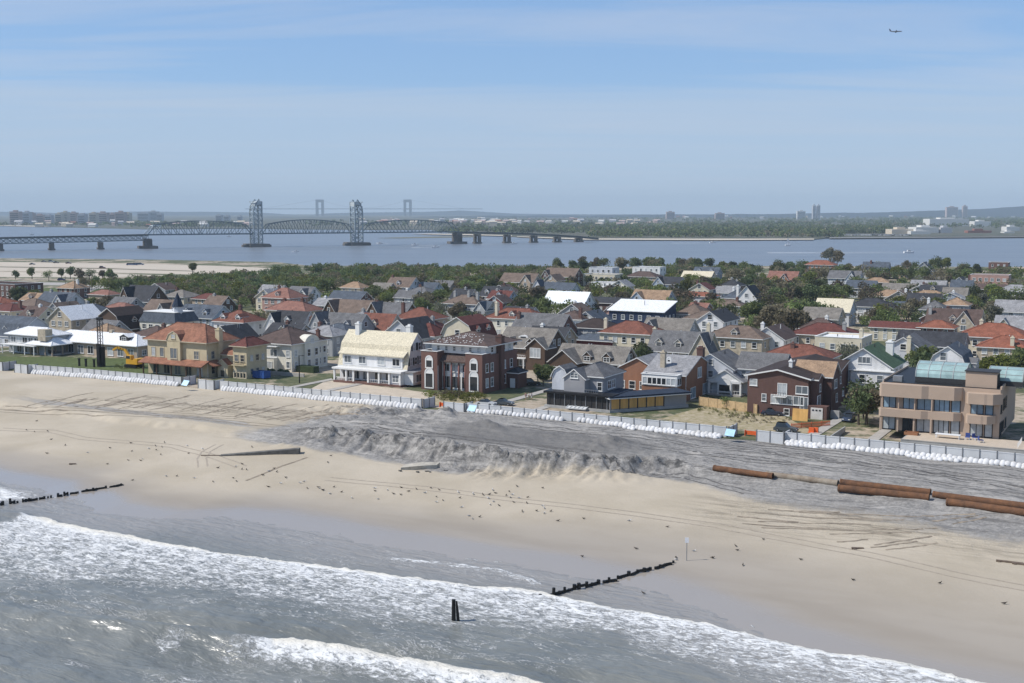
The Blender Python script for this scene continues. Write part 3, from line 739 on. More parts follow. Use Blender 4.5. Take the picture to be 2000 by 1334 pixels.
for s0, nm in ((0.0, 'beside the white hip roofed beach house'), (64.0, 'between the villa and the cream house'), (135.0, 'in front of the brick mansion'), (204.5, 'beside the empty lot')):
    root = thing('baffle_wall', 'staggered grey panel opening in the sea wall ' + nm, 'wall', (W0.x, W0.y, WZ), PHI, 'staggered wall openings')
    n0 = -wall_n(s0)
    wall_run(root, (s0, n0 - 0.05), (s0 + 0.1, n0 + 4.2))
    wall_run(root, (s0 + 5.6, n0 - 0.6), (s0 + 10.8, n0 - 0.7))
    wall_run(root, (s0 + 10.9, n0 - 0.7), (s0 + 11.0, n0 + 2.4))
    # orange mesh barrier standing in the gap
    br = thing('safety_barrier', 'orange plastic safety barrier in the wall gap ' + nm, 'barrier', world(s0 + 3.2, -n0 - 3.4, G), PHI, 'orange barriers in the wall gaps')
    MB().box(-1.2, 1.2, -0.04, 0.04, 0.25, 1.0).obj('barrier_panel', M_ORANGE, br)
    for sx in (-1.1, 1.1): MB().box(sx - 0.06, sx + 0.06, -0.25, 0.25, 0, 1.1).obj('foot', M_ORANGE, br)
# sandbags: big soft sacks leaning on the wall
def sack(seed, w=1.0, h=1.5, t=0.55):
    r = random.Random(seed); mb = MB(); nu, nv = 8, 6
    vs = []; 
    for j in range(nv + 1):
        v = j / nv * 2 - 1
        for i in range(nu):
            u = 2 * math.pi * i / nu
            cx = math.copysign(abs(math.cos(u)) ** 0.55, math.cos(u)); cyy = math.copysign(abs(math.sin(u)) ** 0.8, math.sin(u))
            k = (1 - abs(v) ** 5) ** 0.35 if abs(v) < 1 else 0.45
            k = max(k, 0.45)
            vs.append((cx * w / 2 * k * r.uniform(0.93, 1.05), cyy * t / 2 * (1 - 0.75 * abs(v) ** 3) * r.uniform(0.9, 1.1), v * h / 2 * r.uniform(0.97, 1.02)))
    fs = [(j * nu + i, j * nu + (i + 1) % nu, (j + 1) * nu + (i + 1) % nu, (j + 1) * nu + i) for j in range(nv) for i in range(nu)]
    fs += [tuple(range(nu))[::-1], tuple(range(nv * nu, nv * nu + nu))]
    return mb.add(vs, fs).mesh('sandbag', M_BAG, smooth=True)
SACKS = [sack(k) for k in range(5)]
BAGSEG = [((12, 62.5), 0.92, 1, 'white sandbag leaning on the wall below the pile driver and villa', 'sandbags below the villa'),
          ((77.5, 133.5), 0.92, 1, 'white sandbag leaning on the wall below the cream gambrel house', 'sandbags below the gambrel house'),
          ((147, 178), 1.0, 1, 'white sandbag half buried in grey sand past the brick mansion', 'sandbags past the brick mansion'),
          ((178, 203.5), 0.86, 2, 'white sandbag piled on the wall below the boarded house and empty lot', 'sandbags below the boarded house'),
          ((216, 272), 0.86, 2, 'white sandbag piled on the wall below the tan terrace building', 'sandbags below the tan building')]
for (a, b), pit, rows, lab, grp in BAGSEG:
    s = a; i = 0
    while s < b:
        for r in range(rows):
            if rows == 1 and 150 < s < 178 and vnoise(np.array([s / 5.0]), np.array([0.0]), 3)[0] < 0.2: continue
            if r and vnoise(np.array([s / 4.0]), np.array([1.0]), 9)[0] < 0.42: continue
            n = wall_n(s) + 0.62 + r * 0.75 + rnd.uniform(-0.05, 0.08)
            z = max(bz(s, n), WZ - 0.1)
            o = place(SACKS[rnd.randrange(5)], 'sandbag')
            tag(o, lab, 'sandbag', grp)
            k = rnd.uniform(0.94, 1.1)
            o.scale = (k * max(pit, .98), k * .9, k * ((0.95 if s < 140 else .78) if rows == 1 else (0.8, .62)[r] * rnd.uniform(.8, 1.15)))
            p = world(s + (0.5 * pit if r else 0) + rnd.uniform(-0.05, 0.05), n)
            zc = z + ((0.5 if s < 140 else .38) if rows == 1 else (0.36 - 0.2 * r)) * k + (0.0 if s < 140 else 0.12 * math.sin(s * 0.7))
            o.location = (p.x, p.y, zc)
            o.rotation_euler = Euler((math.radians((-24 if rows == 1 else -38) - 22 * r + rnd.uniform(-5, 5)), 0.22 + rnd.uniform(-0.16, 0.16), PHI + rnd.uniform(-0.12, 0.12)))
        s += pit * rnd.uniform(0.93, 1.07); i += 1
# blue notice boards laid on the bags
for px, py, nm in ((1426, 845, 'pale blue board standing on the wall end beside the empty lot'), (922, 797, 'pale turquoise board lying on the sandbags by the brick mansion'), (362, 748, 'pale blue tarpaulin sheet on the sandbags below the villa')):
    p = at(px, py, 4.6)
    mb = MB().box(-0.9, 0.9, -0.7, 0.7, -0.04, 0.04).box(-0.95, 0.95, -0.75, -0.68, -0.06, 0.06).box(-0.95, 0.95, 0.68, 0.75, -0.06, 0.06)
    o = mb.obj('notice_board', mat('pale blue board', (0.42, 0.66, 0.82), rough=0.5), None, p, (math.radians(50), 0.05, PHI))
    tag(o, nm, 'board')

# ------------------------------------------------------------------ house kit
WIN_ME = {}
def win_mesh(w, h, style, trim, glass):
    k = (round(w, 1), round(h, 1), style, trim.name, glass.name)
    if k not in WIN_ME:
        t = 0.13
        fr = MB(); fr.box(-w/2 - t, w/2 + t, -0.10, 0.03, -t, 0).box(-w/2 - t, w/2 + t, -0.10, 0.03, h, h + t)
        fr.box(-w/2 - t, -w/2, -0.10, 0.03, 0, h).box(w/2, w/2 + t, -0.10, 0.03, 0, h)
        fr.box(-w/2 - t - 0.08, w/2 + t + 0.08, -0.18, 0.02, -t - 0.08, -t)
        nm = max(1, round(w / 1.0))
        if style != 'plain':
            for i in range(1, nm): x = -w/2 + w * i / nm; fr.box(x - 0.05, x + 0.05, -0.08, 0.02, 0, h)
            if style == 'sash': fr.box(-w/2, w/2, -0.075, 0.02, h * 0.5 - 0.035, h * 0.5 + 0.035)
        pane = MB().box(-w/2, w/2, -0.035, 0.02, 0, h)
        one = MB(); one.v = fr.v + pane.v; one.f = fr.f + [[i + len(fr.v) for i in f] for f in pane.f]; one.m = [0] * len(fr.f) + [1] * len(pane.f)
        WIN_ME[k] = (fr.mesh('window', trim), pane.mesh('pane', glass), one.mesh('window', [trim, glass]))
    return WIN_ME[k]
def gable_profile(kind, t0, t1, z, rise, over=0.0):
    c = (t0 + t1) / 2; hw = (t1 - t0) / 2
    if kind == 'g':
        m = rise / hw
        return [(t0 - over, z - m * over), (c, z + rise), (t1 + over, z - m * over)]
    k = 0.30
    m = (0.64 * rise) / (k * hw)
    o = min(over, 0.35)
    return [(t0 - o, z - 0.12), (t0 + k * hw, z + 0.64 * rise), (c, z + rise), (t1 - k * hw, z + 0.64 * rise), (t1 + o, z - 0.12)]
class House:
    def __init__(s, label, loc, rz=None, cat='house', name='house', near=False, group=None, trim=None):
        s.near = near; s.trim = trim or M_TRIM
        s.root = thing(name, label, cat, loc, PHI if rz is None else rz, group)
        s.rng = random.Random(label)
    def wall(s, x0, x1, y0, y1, z0, z1, wm, name='wall'):
        return MB().box(x0, x1, y0, y1, z0, z1).obj(name, wm, s.root)
    def mass(s, x0, x1, y0, y1, z0, z1, roof, rise, wm, rm, over=0.5, th=0.22, trim=None, name='roof'):
        trim = trim or s.trim
        w = MB(); r = MB()
        if roof in ('gx', 'gy', 'bx', 'by'):
            ax = roof[1]; kind = 'g' if roof[0] == 'g' else 'b'
            t0, t1, a0, a1 = (y0, y1, x0, x1) if ax == 'x' else (x0, x1, y0, y1)
            pr = gable_profile(kind, t0, t1, z1, rise)
            poly = [(t0, z0)] + [(t0, z1)] + [(t, z - 0.03) for t, z in pr[1:-1]] + [(t1, z1), (t1, z0)]
            w.extr(poly, ax, a0, a1)
            pr = gable_profile(kind, t0, t1, z1, rise, over)
            up = [(t, z + th) for t, z in pr]
            n = len(pr); lo = pr
            ra = over * 0.8
            P = (lambda t, z, a: (a, t, z)) if ax == 'x' else (lambda t, z, a: (t, a, z))
            A0, A1 = a0 - ra, a1 + ra
            for i in range(n - 1):
                q = [P(*up[i], A0), P(*up[i + 1], A0), P(*up[i + 1], A1), P(*up[i], A1)]
                b = [P(*lo[i], A0), P(*lo[i + 1], A0), P(*lo[i + 1], A1), P(*lo[i], A1)]
                r.add(q, [(0, 1, 2, 3)], 0); r.add(b, [(3, 2, 1, 0)], 1)
                r.add([q[0], q[1], b[1], b[0]], [(0, 1, 2, 3)], 1); r.add([q[3], q[2], b[2], b[3]], [(0, 1, 2, 3)], 1)
            for i in (0, n - 1):
                r.add([P(*up[i], A0), P(*up[i], A1), P(*lo[i], A1), P(*lo[i], A0)], [(0, 1, 2, 3)], 1)
        elif roof == 'hip':
            w.box(x0, x1, y0, y1, z0, z1)
            X0, X1, Y0, Y1 = x0 - over, x1 + over, y0 - over, y1 + over
            wx, wy = X1 - X0, Y1 - Y0; zc = z1 + th
            if wx > wy * 1.02: rg = [((X0 + wy / 2), (Y0 + Y1) / 2), ((X1 - wy / 2), (Y0 + Y1) / 2)]
            elif wy > wx * 1.02: rg = [((X0 + X1) / 2, Y0 + wx / 2), ((X0 + X1) / 2, Y1 - wx / 2)]
            else: rg = [((X0 + X1) / 2, (Y0 + Y1) / 2 - 0.3), ((X0 + X1) / 2, (Y0 + Y1) / 2 + 0.3)]
            vs = [(X0, Y0, zc), (X1, Y0, zc), (X1, Y1, zc), (X0, Y1, zc), (*rg[0], z1 + rise), (*rg[1], z1 + rise)]
            fs = [(0, 1, 5, 4), (1, 2, 5), (2, 3, 4, 5), (3, 0, 4)] if wx > wy * 1.02 else [(0, 1, 4), (1, 2, 5, 4), (2, 3, 5), (3, 0, 4, 5)]
            r.add(vs, fs, 0)
            r.add([(X0, Y0, z1), (X1, Y0, z1), (X1, Y1, z1), (X0, Y1, z1), (X0, Y0, zc), (X1, Y0, zc), (X1, Y1, zc), (X0, Y1, zc)],
                  [(3, 2, 1, 0), (0, 1, 5, 4), (1, 2, 6, 5), (2, 3, 7, 6), (3, 0, 4, 7)], 1)
            # ridge and hip caps
            for a, b in ((4, 5), (0, 4), (1, 5 if wx > wy * 1.02 else 4), (2, 5), (3, 4 if wx > wy * 1.02 else 5)):
                r.beam(Vector(vs[a]) + Vector((0, 0, 0.02)), Vector(vs[b]) + Vector((0, 0, 0.02)), 0.22, 0.14, 0)
        elif roof == 'flat':
            w.box(x0, x1, y0, y1, z0, z1)
            w.box(x0, x1, y0, y0 + 0.3, z1, z1 + rise).box(x0, x1, y1 - 0.3, y1, z1, z1 + rise).box(x0, x0 + 0.3, y0 + 0.3, y1 - 0.3, z1, z1 + rise).box(x1 - 0.3, x1, y0 + 0.3, y1 - 0.3, z1, z1 + rise)
            r.box(x0 + 0.3, x1 - 0.3, y0 + 0.3, y1 - 0.3, z1, z1 + 0.08, 0)
            c = over
            for (a, b, cc, d) in ((x0 - c, x1 + c, y0 - c, y0 + 0.3 + 0.02), (x0 - c, x1 + c, y1 - 0.32, y1 + c), (x0 - c, x0 + 0.32, y0 + 0.32, y1 - 0.32), (x1 - 0.32, x1 + c, y0 + 0.32, y1 - 0.32)):
                r.box(a, b, cc, d, z1 + rise, z1 + rise + 0.12, 1)
        elif roof == 'shed':      # slopes down towards the front
            poly = [(y0, z0), (y0, z1), (y1, z1 + rise), (y1, z0)]
            w.extr(poly, 'x', x0, x1)
            r.extr([(y0 - over, z1 + 0.02), (y1 + 0.1, z1 + rise + 0.05), (y1 + 0.1, z1 + rise + 0.05 + th), (y0 - over, z1 + th)], 'x', x0 - over, x1 + over, 0, 1)
        elif roof == 'mansard':
            w.box(x0, x1, y0, y1, z0, z1)
            i = rise * 0.35
            vs = [(x0 - .3, y0 - .3, z1), (x1 + .3, y0 - .3, z1), (x1 + .3, y1 + .3, z1), (x0 - .3, y1 + .3, z1), (x0 + i, y0 + i, z1 + rise), (x1 - i, y0 + i, z1 + rise), (x1 - i, y1 - i, z1 + rise), (x0 + i, y1 - i, z1 + rise)]
            r.add(vs, [(0, 1, 5, 4), (1, 2, 6, 5), (2, 3, 7, 6), (3, 0, 4, 7), (4, 5, 6, 7), (3, 2, 1, 0)], 0)
            r.box(x0 + i - .2, x1 - i + .2, y0 + i - .2, y1 - i + .2, z1 + rise, z1 + rise + 0.18, 1)
        wo = w.obj('wall', wm, s.root)
        ro = r.obj(name, [rm, trim], s.root)
        return wo, ro
    def win(s, face, u, z, w=1.1, h=1.5, pos=0.0, style='sash', glass=None, trim=None, parent=None):
        """face F: u = x on plane y = pos; face R: u = y on plane x = pos"""
        if glass is None: glass = s.rng.choice((M_GLASS, M_GLASS, M_MIDGL, M_MIDGL, M_BLIND))
        fr, pn, one = win_mesh(w, h, style, trim or s.trim, glass)
        loc, rot = ((u, pos, z), (0, 0, 0)) if face == 'F' else ((pos, u, z), (0, 0, math.pi / 2))
        if face == 'L': loc, rot = (pos, u, z), (0, 0, -math.pi / 2)
        if face == 'B': loc, rot = (u, pos, z), (0, 0, math.pi)
        if s.near:
            o = place(fr, 'window', parent or s.root, loc, rot)
            if parent is None: place(pn, 'pane', o)
            else: place(pn, 'pane', parent, loc, rot)
        else: o = place(one, 'window', parent or s.root, loc, rot)
        return o
    def row(s, face, u0, u1, k, z, w=1.1, h=1.5, pos=0.0, **kw):
        for i in range(k): s.win(face, u0 + (u1 - u0) * ((i + 0.5) / k), z, w, h, pos, **kw)
    def dormer(s, face, u, z, back, pos, w=2.2, h=1.7, rise=0.9, wm=None, rm=None, kind='gable'):
        """stands on the slope; its front lies on the plane pos, it runs inwards by back"""
        loc, rot = ((u, pos, z), (0, 0, 0)) if face == 'F' else ((pos, u, z), (0, 0, math.pi / 2))
        m = MB()
        if kind == 'gable': m.extr([(-w/2, 0), (-w/2, h), (0, h + rise - 0.03), (w/2, h), (w/2, 0)], 'y', 0, back)
        else: m.extr([(0, 0), (0, h), (back, h + rise - 0.03), (back, 0)], 'x', -w/2, w/2)
        d = m.obj('dormer', wm, s.root, loc, rot)
        r = MB(); o = 0.22; t = 0.14
        if kind == 'gable':
            k = rise / (w / 2)
            pr = [(-w/2 - o, h - k * o), (0, h + rise), (w/2 + o, h - k * o)]
            for (a, b) in ((pr[0], pr[1]), (pr[1], pr[2])):
                q = [(a[0], -o, a[1] + t), (b[0], -o, b[1] + t), (b[0], back + 1, b[1] + t), (a[0], back + 1, a[1] + t)]
                g = [(x, y, zz - t) for x, y, zz in q]
                r.add(q, [(0, 1, 2, 3)], 0); r.add(g, [(3, 2, 1, 0)], 1); r.add([q[0], q[1], g[1], g[0]], [(0, 1, 2, 3)], 1); r.add([q[0], q[3], g[3], g[0]], [(0, 1, 2, 3)], 1); r.add([q[1], q[2], g[2], g[1]], [(0, 1, 2, 3)], 1)
        else:
            r.extr([(-o, h), (back + 1, h + rise + rise / back), (back + 1, h + rise + rise / back + t), (-o, h + t)], 'x', -w/2 - o, w/2 + o, 0, 1)
        r.obj('dormer_roof', [rm, s.trim], d)
        fr, pn, one = win_mesh(min(w - 0.6, 1.6), h - 0.5, 'sash', s.trim, M_GLASS)
        place(one, 'window', d, (0, 0, 0.35))
        return d
    def chimney(s, x, y, z0, z1, w=0.9, m=None, d=None):
        d = d or w
        MB().box(x - w/2, x + w/2, y - d/2, y + d/2, z0, z1).box(x - w/2 - .1, x + w/2 + .1, y - d/2 - .1, y + d/2 + .1, z1 - 0.3, z1 - 0.08).box(x - w/4, x + w/4, y - d/4, y + d/4, z1, z1 + 0.35).obj('chimney', m or M_BRICK, s.root)
    def posts(s, xs, ys, z0, z1, w=0.25, m=None, name='post'):
        for x in xs:
            for y in ys: MB().box(x - w/2, x + w/2, y - w/2, y + w/2, z0, z1).obj(name, m or s.trim, s.root)
    def rail(s, x0, x1, y, z, h=0.9, m=None, axis='x'):
        mb = MB()
        if axis == 'x':
            mb.box(x0, x1, y - .04, y + .04, z + h - .08, z + h).box(x0, x1, y - .03, y + .03, z + .1, z + .16)
            k = max(2, int((x1 - x0) / 0.5))
            for i in range(k + 1): x = x0 + (x1 - x0) * i / k; mb.box(x - .03, x + .03, y - .03, y + .03, z + .16, z + h - .08)
        else:
            mb.box(y - .04, y + .04, x0, x1, z + h - .08, z + h).box(y - .03, y + .03, x0, x1, z + .1, z + .16)
            k = max(2, int((x1 - x0) / 0.5))
            for i in range(k + 1): x = x0 + (x1 - x0) * i / k; mb.box(y - .03, y + .03, x - .03, x + .03, z + .16, z + h - .08)
        return mb.obj('railing', m or s.trim, s.root)
    def slab(s, x0, x1, y0, y1, z0, z1, m, name='slab'):
        return MB().box(x0, x1, y0, y1, z0, z1).obj(name, m, s.root)
    def door(s, face, u, z, pos, w=1.1, h=2.2, m=None):
        loc, rot = ((u, pos, z), (0, 0, 0)) if face == 'F' else ((pos, u, z), (0, 0, math.pi / 2))
        d = MB().box(-w/2, w/2, -0.08, 0.02, 0, h).obj('door', m or M_DARK, s.root, loc, rot)
        MB().box(w/2 - .2, w/2 - .1, -0.16, -0.08, h*.45, h*.5).obj('handle', M_STEEL, d)
    def arched(s, u, z, w, h, pos, glass=None, sill=True):
        """tall arched window on the front, white surround"""
        k = 8
        arc = [(w/2 * math.cos(math.pi * i / k), h + w/2 * math.sin(math.pi * i / k)) for i in range(k + 1)]
        t = 0.3
        arcO = [((w/2 + t) * math.cos(math.pi * i / k), h + (w/2 + t) * math.sin(math.pi * i / k)) for i in range(k + 1)]
        inner = [(w/2, 0)] + arc + [(-w/2, 0)]; outer = [(w/2 + t, -0.15)] + arcO + [(-w/2 - t, -0.15)]
        mb = MB(); n = len(inner)
        for i in range(n - 1):
            a, b, c, d = inner[i], inner[i+1], outer[i+1], outer[i]
            mb.add([(a[0], -0.12, a[1]), (b[0], -0.12, b[1]), (c[0], -0.12, c[1]), (d[0], -0.12, d[1]), (d[0], 0.02, d[1]), (c[0], 0.02, c[1])], [(0, 1, 2, 3), (3, 2, 5, 4)])
        mb.box(-w/2 - t, w/2 + t, -0.15, 0.02, -0.35, -0.1)
        mb.add([(x, -0.06, zz) for x, zz in arc], [tuple(range(len(arc)))])     # white tympanum
        mb.box(-w/2, w/2, -0.09, 0.0, h - 0.15, h)
        o = mb.obj('window', s.trim, s.root, (u, pos, z))
        MB().box(-w/2, w/2, -0.05, 0.02, 0, h - 0.1).obj('pane', glass or M_GLASS, o)
        return o
# ------------------------------------------------------------------ fitting helpers: sizes read off the photograph
CT, ST = math.cos(TH), math.sin(TH)
def fit_w(C, xl):
    u = (xl - 1000) / FPX; K = C.y * CT - (C.z - HC) * ST
    return (C.x - u * K) / (ES[0] - u * ES[1] * CT)
def fit_d(C, xr):
    u = (xr - 1000) / FPX; K = C.y * CT - (C.z - HC) * ST; e = -EN
    return -(C.x - u * K) / (e[0] - u * e[1] * CT)
def fit_h(C, ytop):
    v = (667 - ytop) / FPX
    return C.y * (v * CT - ST) / (CT + v * ST) - (C.z - HC)
def R2(x, y): return np.array((x * math.cos(PHI) - y * math.sin(PHI), x * math.sin(PHI) + y * math.cos(PHI)))

# ---- white hip roofed beach house, far end of the wall
C = at(268, 701, G); w = fit_w(C, 95)
h = House('long low beach house with bright white hip roof and glass front', C, near=True)
h.mass(-w, 0, 0, 9, 0, 3.6, 'hip', 3.0, WALLC['tan'], ROOFC['white'], over=0.9)
h.row('F', -w + 8, -0.5, 7, 0.5, 2.2, 2.2, 0, style='mull')
h.dormer('F', -w * 0.17, 4.5, 3.0, 1.2, 3.6, 1.5, 0.8, WALLC['dark'], ROOFC['white'])
h.slab(-w * 0.42, -w * 0.42 + 1.2, 4.2, 5.2, 4, 7.4, WALLC['beige'], 'chimney')
h.row('R', 1, 8, 2, 0.9, 1.5, 1.4, 0)
h.mass(-w + 0.5, -w + 11, -8, 0.02, 2.9, 3.1, 'hip', 2.4, WALLC['dark'], ROOFC['white'], over=0.8, name='porch_roof')
h.posts([-w + 1, -w + 4.3, -w + 7.6, -w + 10.6], [-7.5, -3.7], 0, 2.9, 0.35, WALLC['tan'])
h.slab(-w + 1, -w + 10.4, -7.2, -0.1, 0, 0.5, M_CONC, 'porch_floor')
h.slab(-w + 1.6, -w + 10, -6.5, -6.3, 0.5, 1.6, WALLC['dark'], 'parapet')
C = at(92, 694, G)
h = House('two storey glass fronted house with flat white hip roof and square tan chimney block', C, near=True)
h.mass(-17, 0, 0, 8, 0, 5.6, 'hip', 2.2, WALLC['grey'], ROOFC['white'], over=0.9)
h.slab(-2.6, 0.8, -1.0, 1.6, 4.4, 7.8, WALLC['beige'], 'chimney')
h.row('F', -16, -3, 5, 0.4, 2.0, 2.0, 0, style='mull'); h.row('F', -16, -3, 5, 3.3, 2.0, 1.6, 0, style='mull')
h.slab(-17, -2, -3, 0, 2.7, 2.95, M_TRIM, 'balcony'); h.posts([-16.5, -11.5, -6.5, -2.4], [-2.7], 0, 2.7, 0.25)

# ---- ochre villa with tile roofs
C = at(405, 738, G); w = fit_w(C, 290); he = fit_h(C, 671)
h = House('ochre stucco villa with orange clay tile roofs and tiled veranda', C, near=True, trim=mat('pale stone trim', (0.55, 0.48, 0.36)))
Y, T = WALLC['yellow'], ROOFC['tile']
h.mass(-w, 0, 0, 11, 0, he, 'hip', 4.4, Y, T, over=0.9)
h.mass(-w * 0.62, -w * 0.62 + 4.6, -0.9, 4, 3.2, he + 0.4, 'by', 2.2, Y, T, over=0.2)
h.row('F', -w + 0.6, -w * 0.68, 2, 4.7, 1.3, 2.3, 0, style='mull'); h.win('F', -w * 0.62 + 2.3, 4.6, 2.2, 2.6, -0.9, style='mull')
h.win('F', -w * 0.17, 4.7, 1.5, 2.0, 0); h.win('F', -w * 0.62 + 2.3, he + 0.9, 1.3, 1.0, -0.9)
h.row('F', -w + 1, -0.6, 5, 0.3, 2.0, 2.6, 0, style='mull')
for a in (-w + 0.4, -w * 0.75, -w * 0.5, -w * 0.25, -0.4):
    MB().box(a - .14, a + .14, -2.3, -2.0, 0, 3.2).obj('post', M_WOODBR, h.root)
r = MB(); r.extr([(-2.9, 3.2), (0.02, 4.4), (0.02, 4.15), (-2.9, 3.0)], 'x', -w - 0.8, 0.8); r.obj('veranda_roof', T, h.root)
r = MB(); r.extr([(2.6, 3.2), (-0.02, 4.4), (-0.02, 4.15), (2.6, 3.0)], 'y', -0.4, 7.5); r.obj('veranda_roof', T, h.root)
h.chimney(0.2, 4.5, 4, he + 3.4, 1.4, Y)
h.win('R', 2.2, 4.8, 1.2, 1.9, 0); h.win('R', 2.2, 0.9, 1.2, 1.9, 0)
h.mass(0.02, 6.0, 4.5, 12, 0, 5.6, 'hip', 2.4, Y, T, over=0.7)
h.mass(1.2, 4.6, 2.6, 4.6, 0, 3.4, 'gy', 1.3, Y, T, over=0.4)
h.arched(2.9, 0.2, 1.3, 1.8, 2.58)
h.mass(6.02, 10.6, 3.2, 11, 0, he - 0.7, 'hip', 2.2, Y, ROOFC['dred'], over=0.8)
h.row('F', 6.2, 10.2, 2, 4.5, 1.2, 1.6, 3.2)
for i in range(4): h.arched(6.7 + i * 1.05, 0.3, 0.7, 1.3, 3.18)
h.slab(6.2, 10.4, 2.2, 3.2, 3.4, 3.6, Y, 'balcony'); h.rail(6.3, 10.3, 2.3, 3.6, 0.9, M_DARK)
h.row('R', 4, 10.5, 3, 4.5, 1.1, 1.5, 10.6); h.row('R', 4, 10.5, 3, 1.0, 1.1, 1.5, 10.6)

# ---- cream house, brown hip roof
C = at(570, 727, G); w = fit_w(C, 489); dd = fit_d(C, 640); he = fit_h(C, 674)
h = House('cream stucco house with brown hip roof and rounded side gable', C, near=True)
I = WALLC['ivory']
h.mass(-w, 0, 0, dd, 0, he, 'hip', 3.9, I, ROOFC['brown'], over=0.8)
h.mass(-w * 0.62, -w * 0.62 + 4.2, -1.6, 0, 0, 3.3, 'flat', 0.3, I, ROOFC['lgrey'], over=0.1)
h.win('F', -w * 0.62 + 2.1, 0.9, 2.8, 1.7, -1.6, style='mull'); h.rail(-w * 0.62, -w * 0.62 + 4.2, -1.5, 3.7, 0.7)
h.slab(-w * 0.5, -w * 0.5 + 3.2, -1.4, 0.3, he - 0.7, he - 0.5, M_TRIM, 'canopy')
h.win('F', -w * 0.42, 3.9, 2.2, 1.9, 0, style='mull'); h.win('F', -w * 0.88, 4.2, 1.6, 1.4, 0); h.win('F', -w * 0.72, 4.3, 0.7, 1.3, 0); h.win('F', -w * 0.9, 1.2, 0.8, 1.5, 0)
h.win('F', -1.2, 4.1, 1.0, 1.6, 0); h.win('F', -1.2, 1.1, 1.0, 1.6, 0)
side = MB(); k = 10; cyy = dd * 0.52
arc = [(cyy + 3.2 * math.cos(math.pi * i / k), he - 0.2 + 2.3 * math.sin(math.pi * i / k)) for i in range(k + 1)]
side.extr([(cyy + 3.2, 0)] + arc + [(cyy - 3.2, 0)], 'x', -2.0, 0.7); side.obj('gable', I, h.root)
for yy, zz in ((cyy - 1.6, 3.8), (cyy + 1.6, 3.8), (cyy - 1.6, 0.9), (cyy + 1.6, 0.9)): h.win('R', yy, zz, 1.2, 1.8, 0.7)
h.win('R', cyy, he - 0.1, 1.2, 1.2, 0.7)
for yy in (1.8, dd - 3.6, dd - 1.4): h.win('R', yy, 4.1, 1.0, 1.6, 0); h.win('R', yy, 1.0, 1.0, 1.6, 0)
h.chimney(-0.8, dd - 3, he, he + 3.0, 0.9, M_BRICK)
MB().box(-w - 1, 9, -6.2, -5.8, 0, 0.9).obj('garden_wall', M_WALK, h.root)
for i in range(7): MB().ell((-w + 2 + i * 2.4, -4.6 + (i % 2) * .6, 0.6), (1.1, 0.8, 0.8), 8, 6).obj('shrub', mat('clipped hedge', (0.035, 0.055, 0.02), var=0.5, scale=3, bump=1.0), h.root)
MB().box(0.7, 6.5, 1.0, 3.4, 0, 1.7).obj('hedge', mat('clipped hedge', (0.035, 0.055, 0.02)), h.root)
# purple timber pergola beside it
pg = thing('pergola', 'purple painted garden pergola beside the cream house', 'pergola', at(497, 716, G), PHI)
PM = mat('purple paint', (0.10, 0.055, 0.16))
for x in (-1.8, 1.8):
    for y in (-1.2, 1.2): MB().box(x - .1, x + .1, y - .1, y + .1, 0, 2.5).obj('post', PM, pg)
for y in (-1.2, 1.2): MB().box(-2.2, 2.2, y - .08, y + .08, 2.5, 2.7).obj('beam', PM, pg)
for i in range(6): MB().box(-1.9 + i * 0.76 - .05, -1.9 + i * 0.76 + .05, -1.6, 1.6, 2.7, 2.85).obj('slat', PM, pg)

# ---- cream gambrel house with long porch
C = at(783, 757, G); w = fit_w(C, 652); dd = fit_d(C, 834); z2 = fit_h(C, 718)
ridge = 12.6
h = House('white clapboard gambrel house with cream roof and long columned porch', C, near=True)
Wt = WALLC['white']
z2 = 4.0
h.mass(-w, 0, 2.6, dd, 0.5, z2, 'bx', ridge - z2, Wt, ROOFC['cream'], over=0.5)
sh = MB(); sh.extr([(2.2, z2 + 0.2), (2.2, z2 + 3.2), (6.0, z2 + 5.6), (6.0, z2 + 0.2)], 'x', -w + 1.2, -1.0); sh.obj('dormer', Wt, h.root)
r = MB(); r.extr([(1.6, z2 + 3.05), (6.3, z2 + 5.9), (6.3, z2 + 6.15), (1.6, z2 + 3.3)], 'x', -w + 0.3, -0.2, 0, 1); r.obj('dormer_roof', [ROOFC['cream'], M_TRIM], h.root)
for f in (0.14, 0.36, 0.64, 0.86): h.win('F', -w + w * f, z2 + 1.0, 2.0, 1.6, 2.2, style='mull')
h.slab(-w - 0.3, 0.3, -0.4, 2.55, 3.45, 3.85, M_TRIM, 'porch_roof')
h.slab(-w, 0, -0.2, 2.55, 0, 0.55, M_BRICK, 'porch_floor'); h.slab(-w, 0.02, 2.62, dd, 0, 0.5, M_BRICK, 'foundation')
h.posts([-w + 0.2, -w + w * .19, -w + w * .30, -w + w * .52, -w + w * .68, -w + w * .83, -0.25], [0.1], 0.55, 3.45, 0.45)
h.rail(-w + 0.4, -w + w * .29, 0.1, 0.55, 0.9); h.rail(-w + w * .53, -w + w * .82, 0.1, 0.55, 0.9)
for f in (0.1, 0.25, 0.4, 0.58, 0.74): h.win('F', -w + w * f, 0.9, 1.8, 1.9, 2.6, style='mull')
h.slab(-w + w * .83, -0.02, 0.3, 2.58, 0.55, 3.45, Wt, 'porch_end'); h.win('F', -w * 0.085, 1.2, 1.7, 1.6, 0.3)
h.mass(0.0, 2.6, 1.5, dd - 0.8, 0.5, 3.5, 'shed', 0.3, Wt, ROOFC['lgrey'], over=0.3)
h.row('R', 2.0, dd - 1.5, 2, 1.2, 2.4, 1.7, 2.6, style='mull')
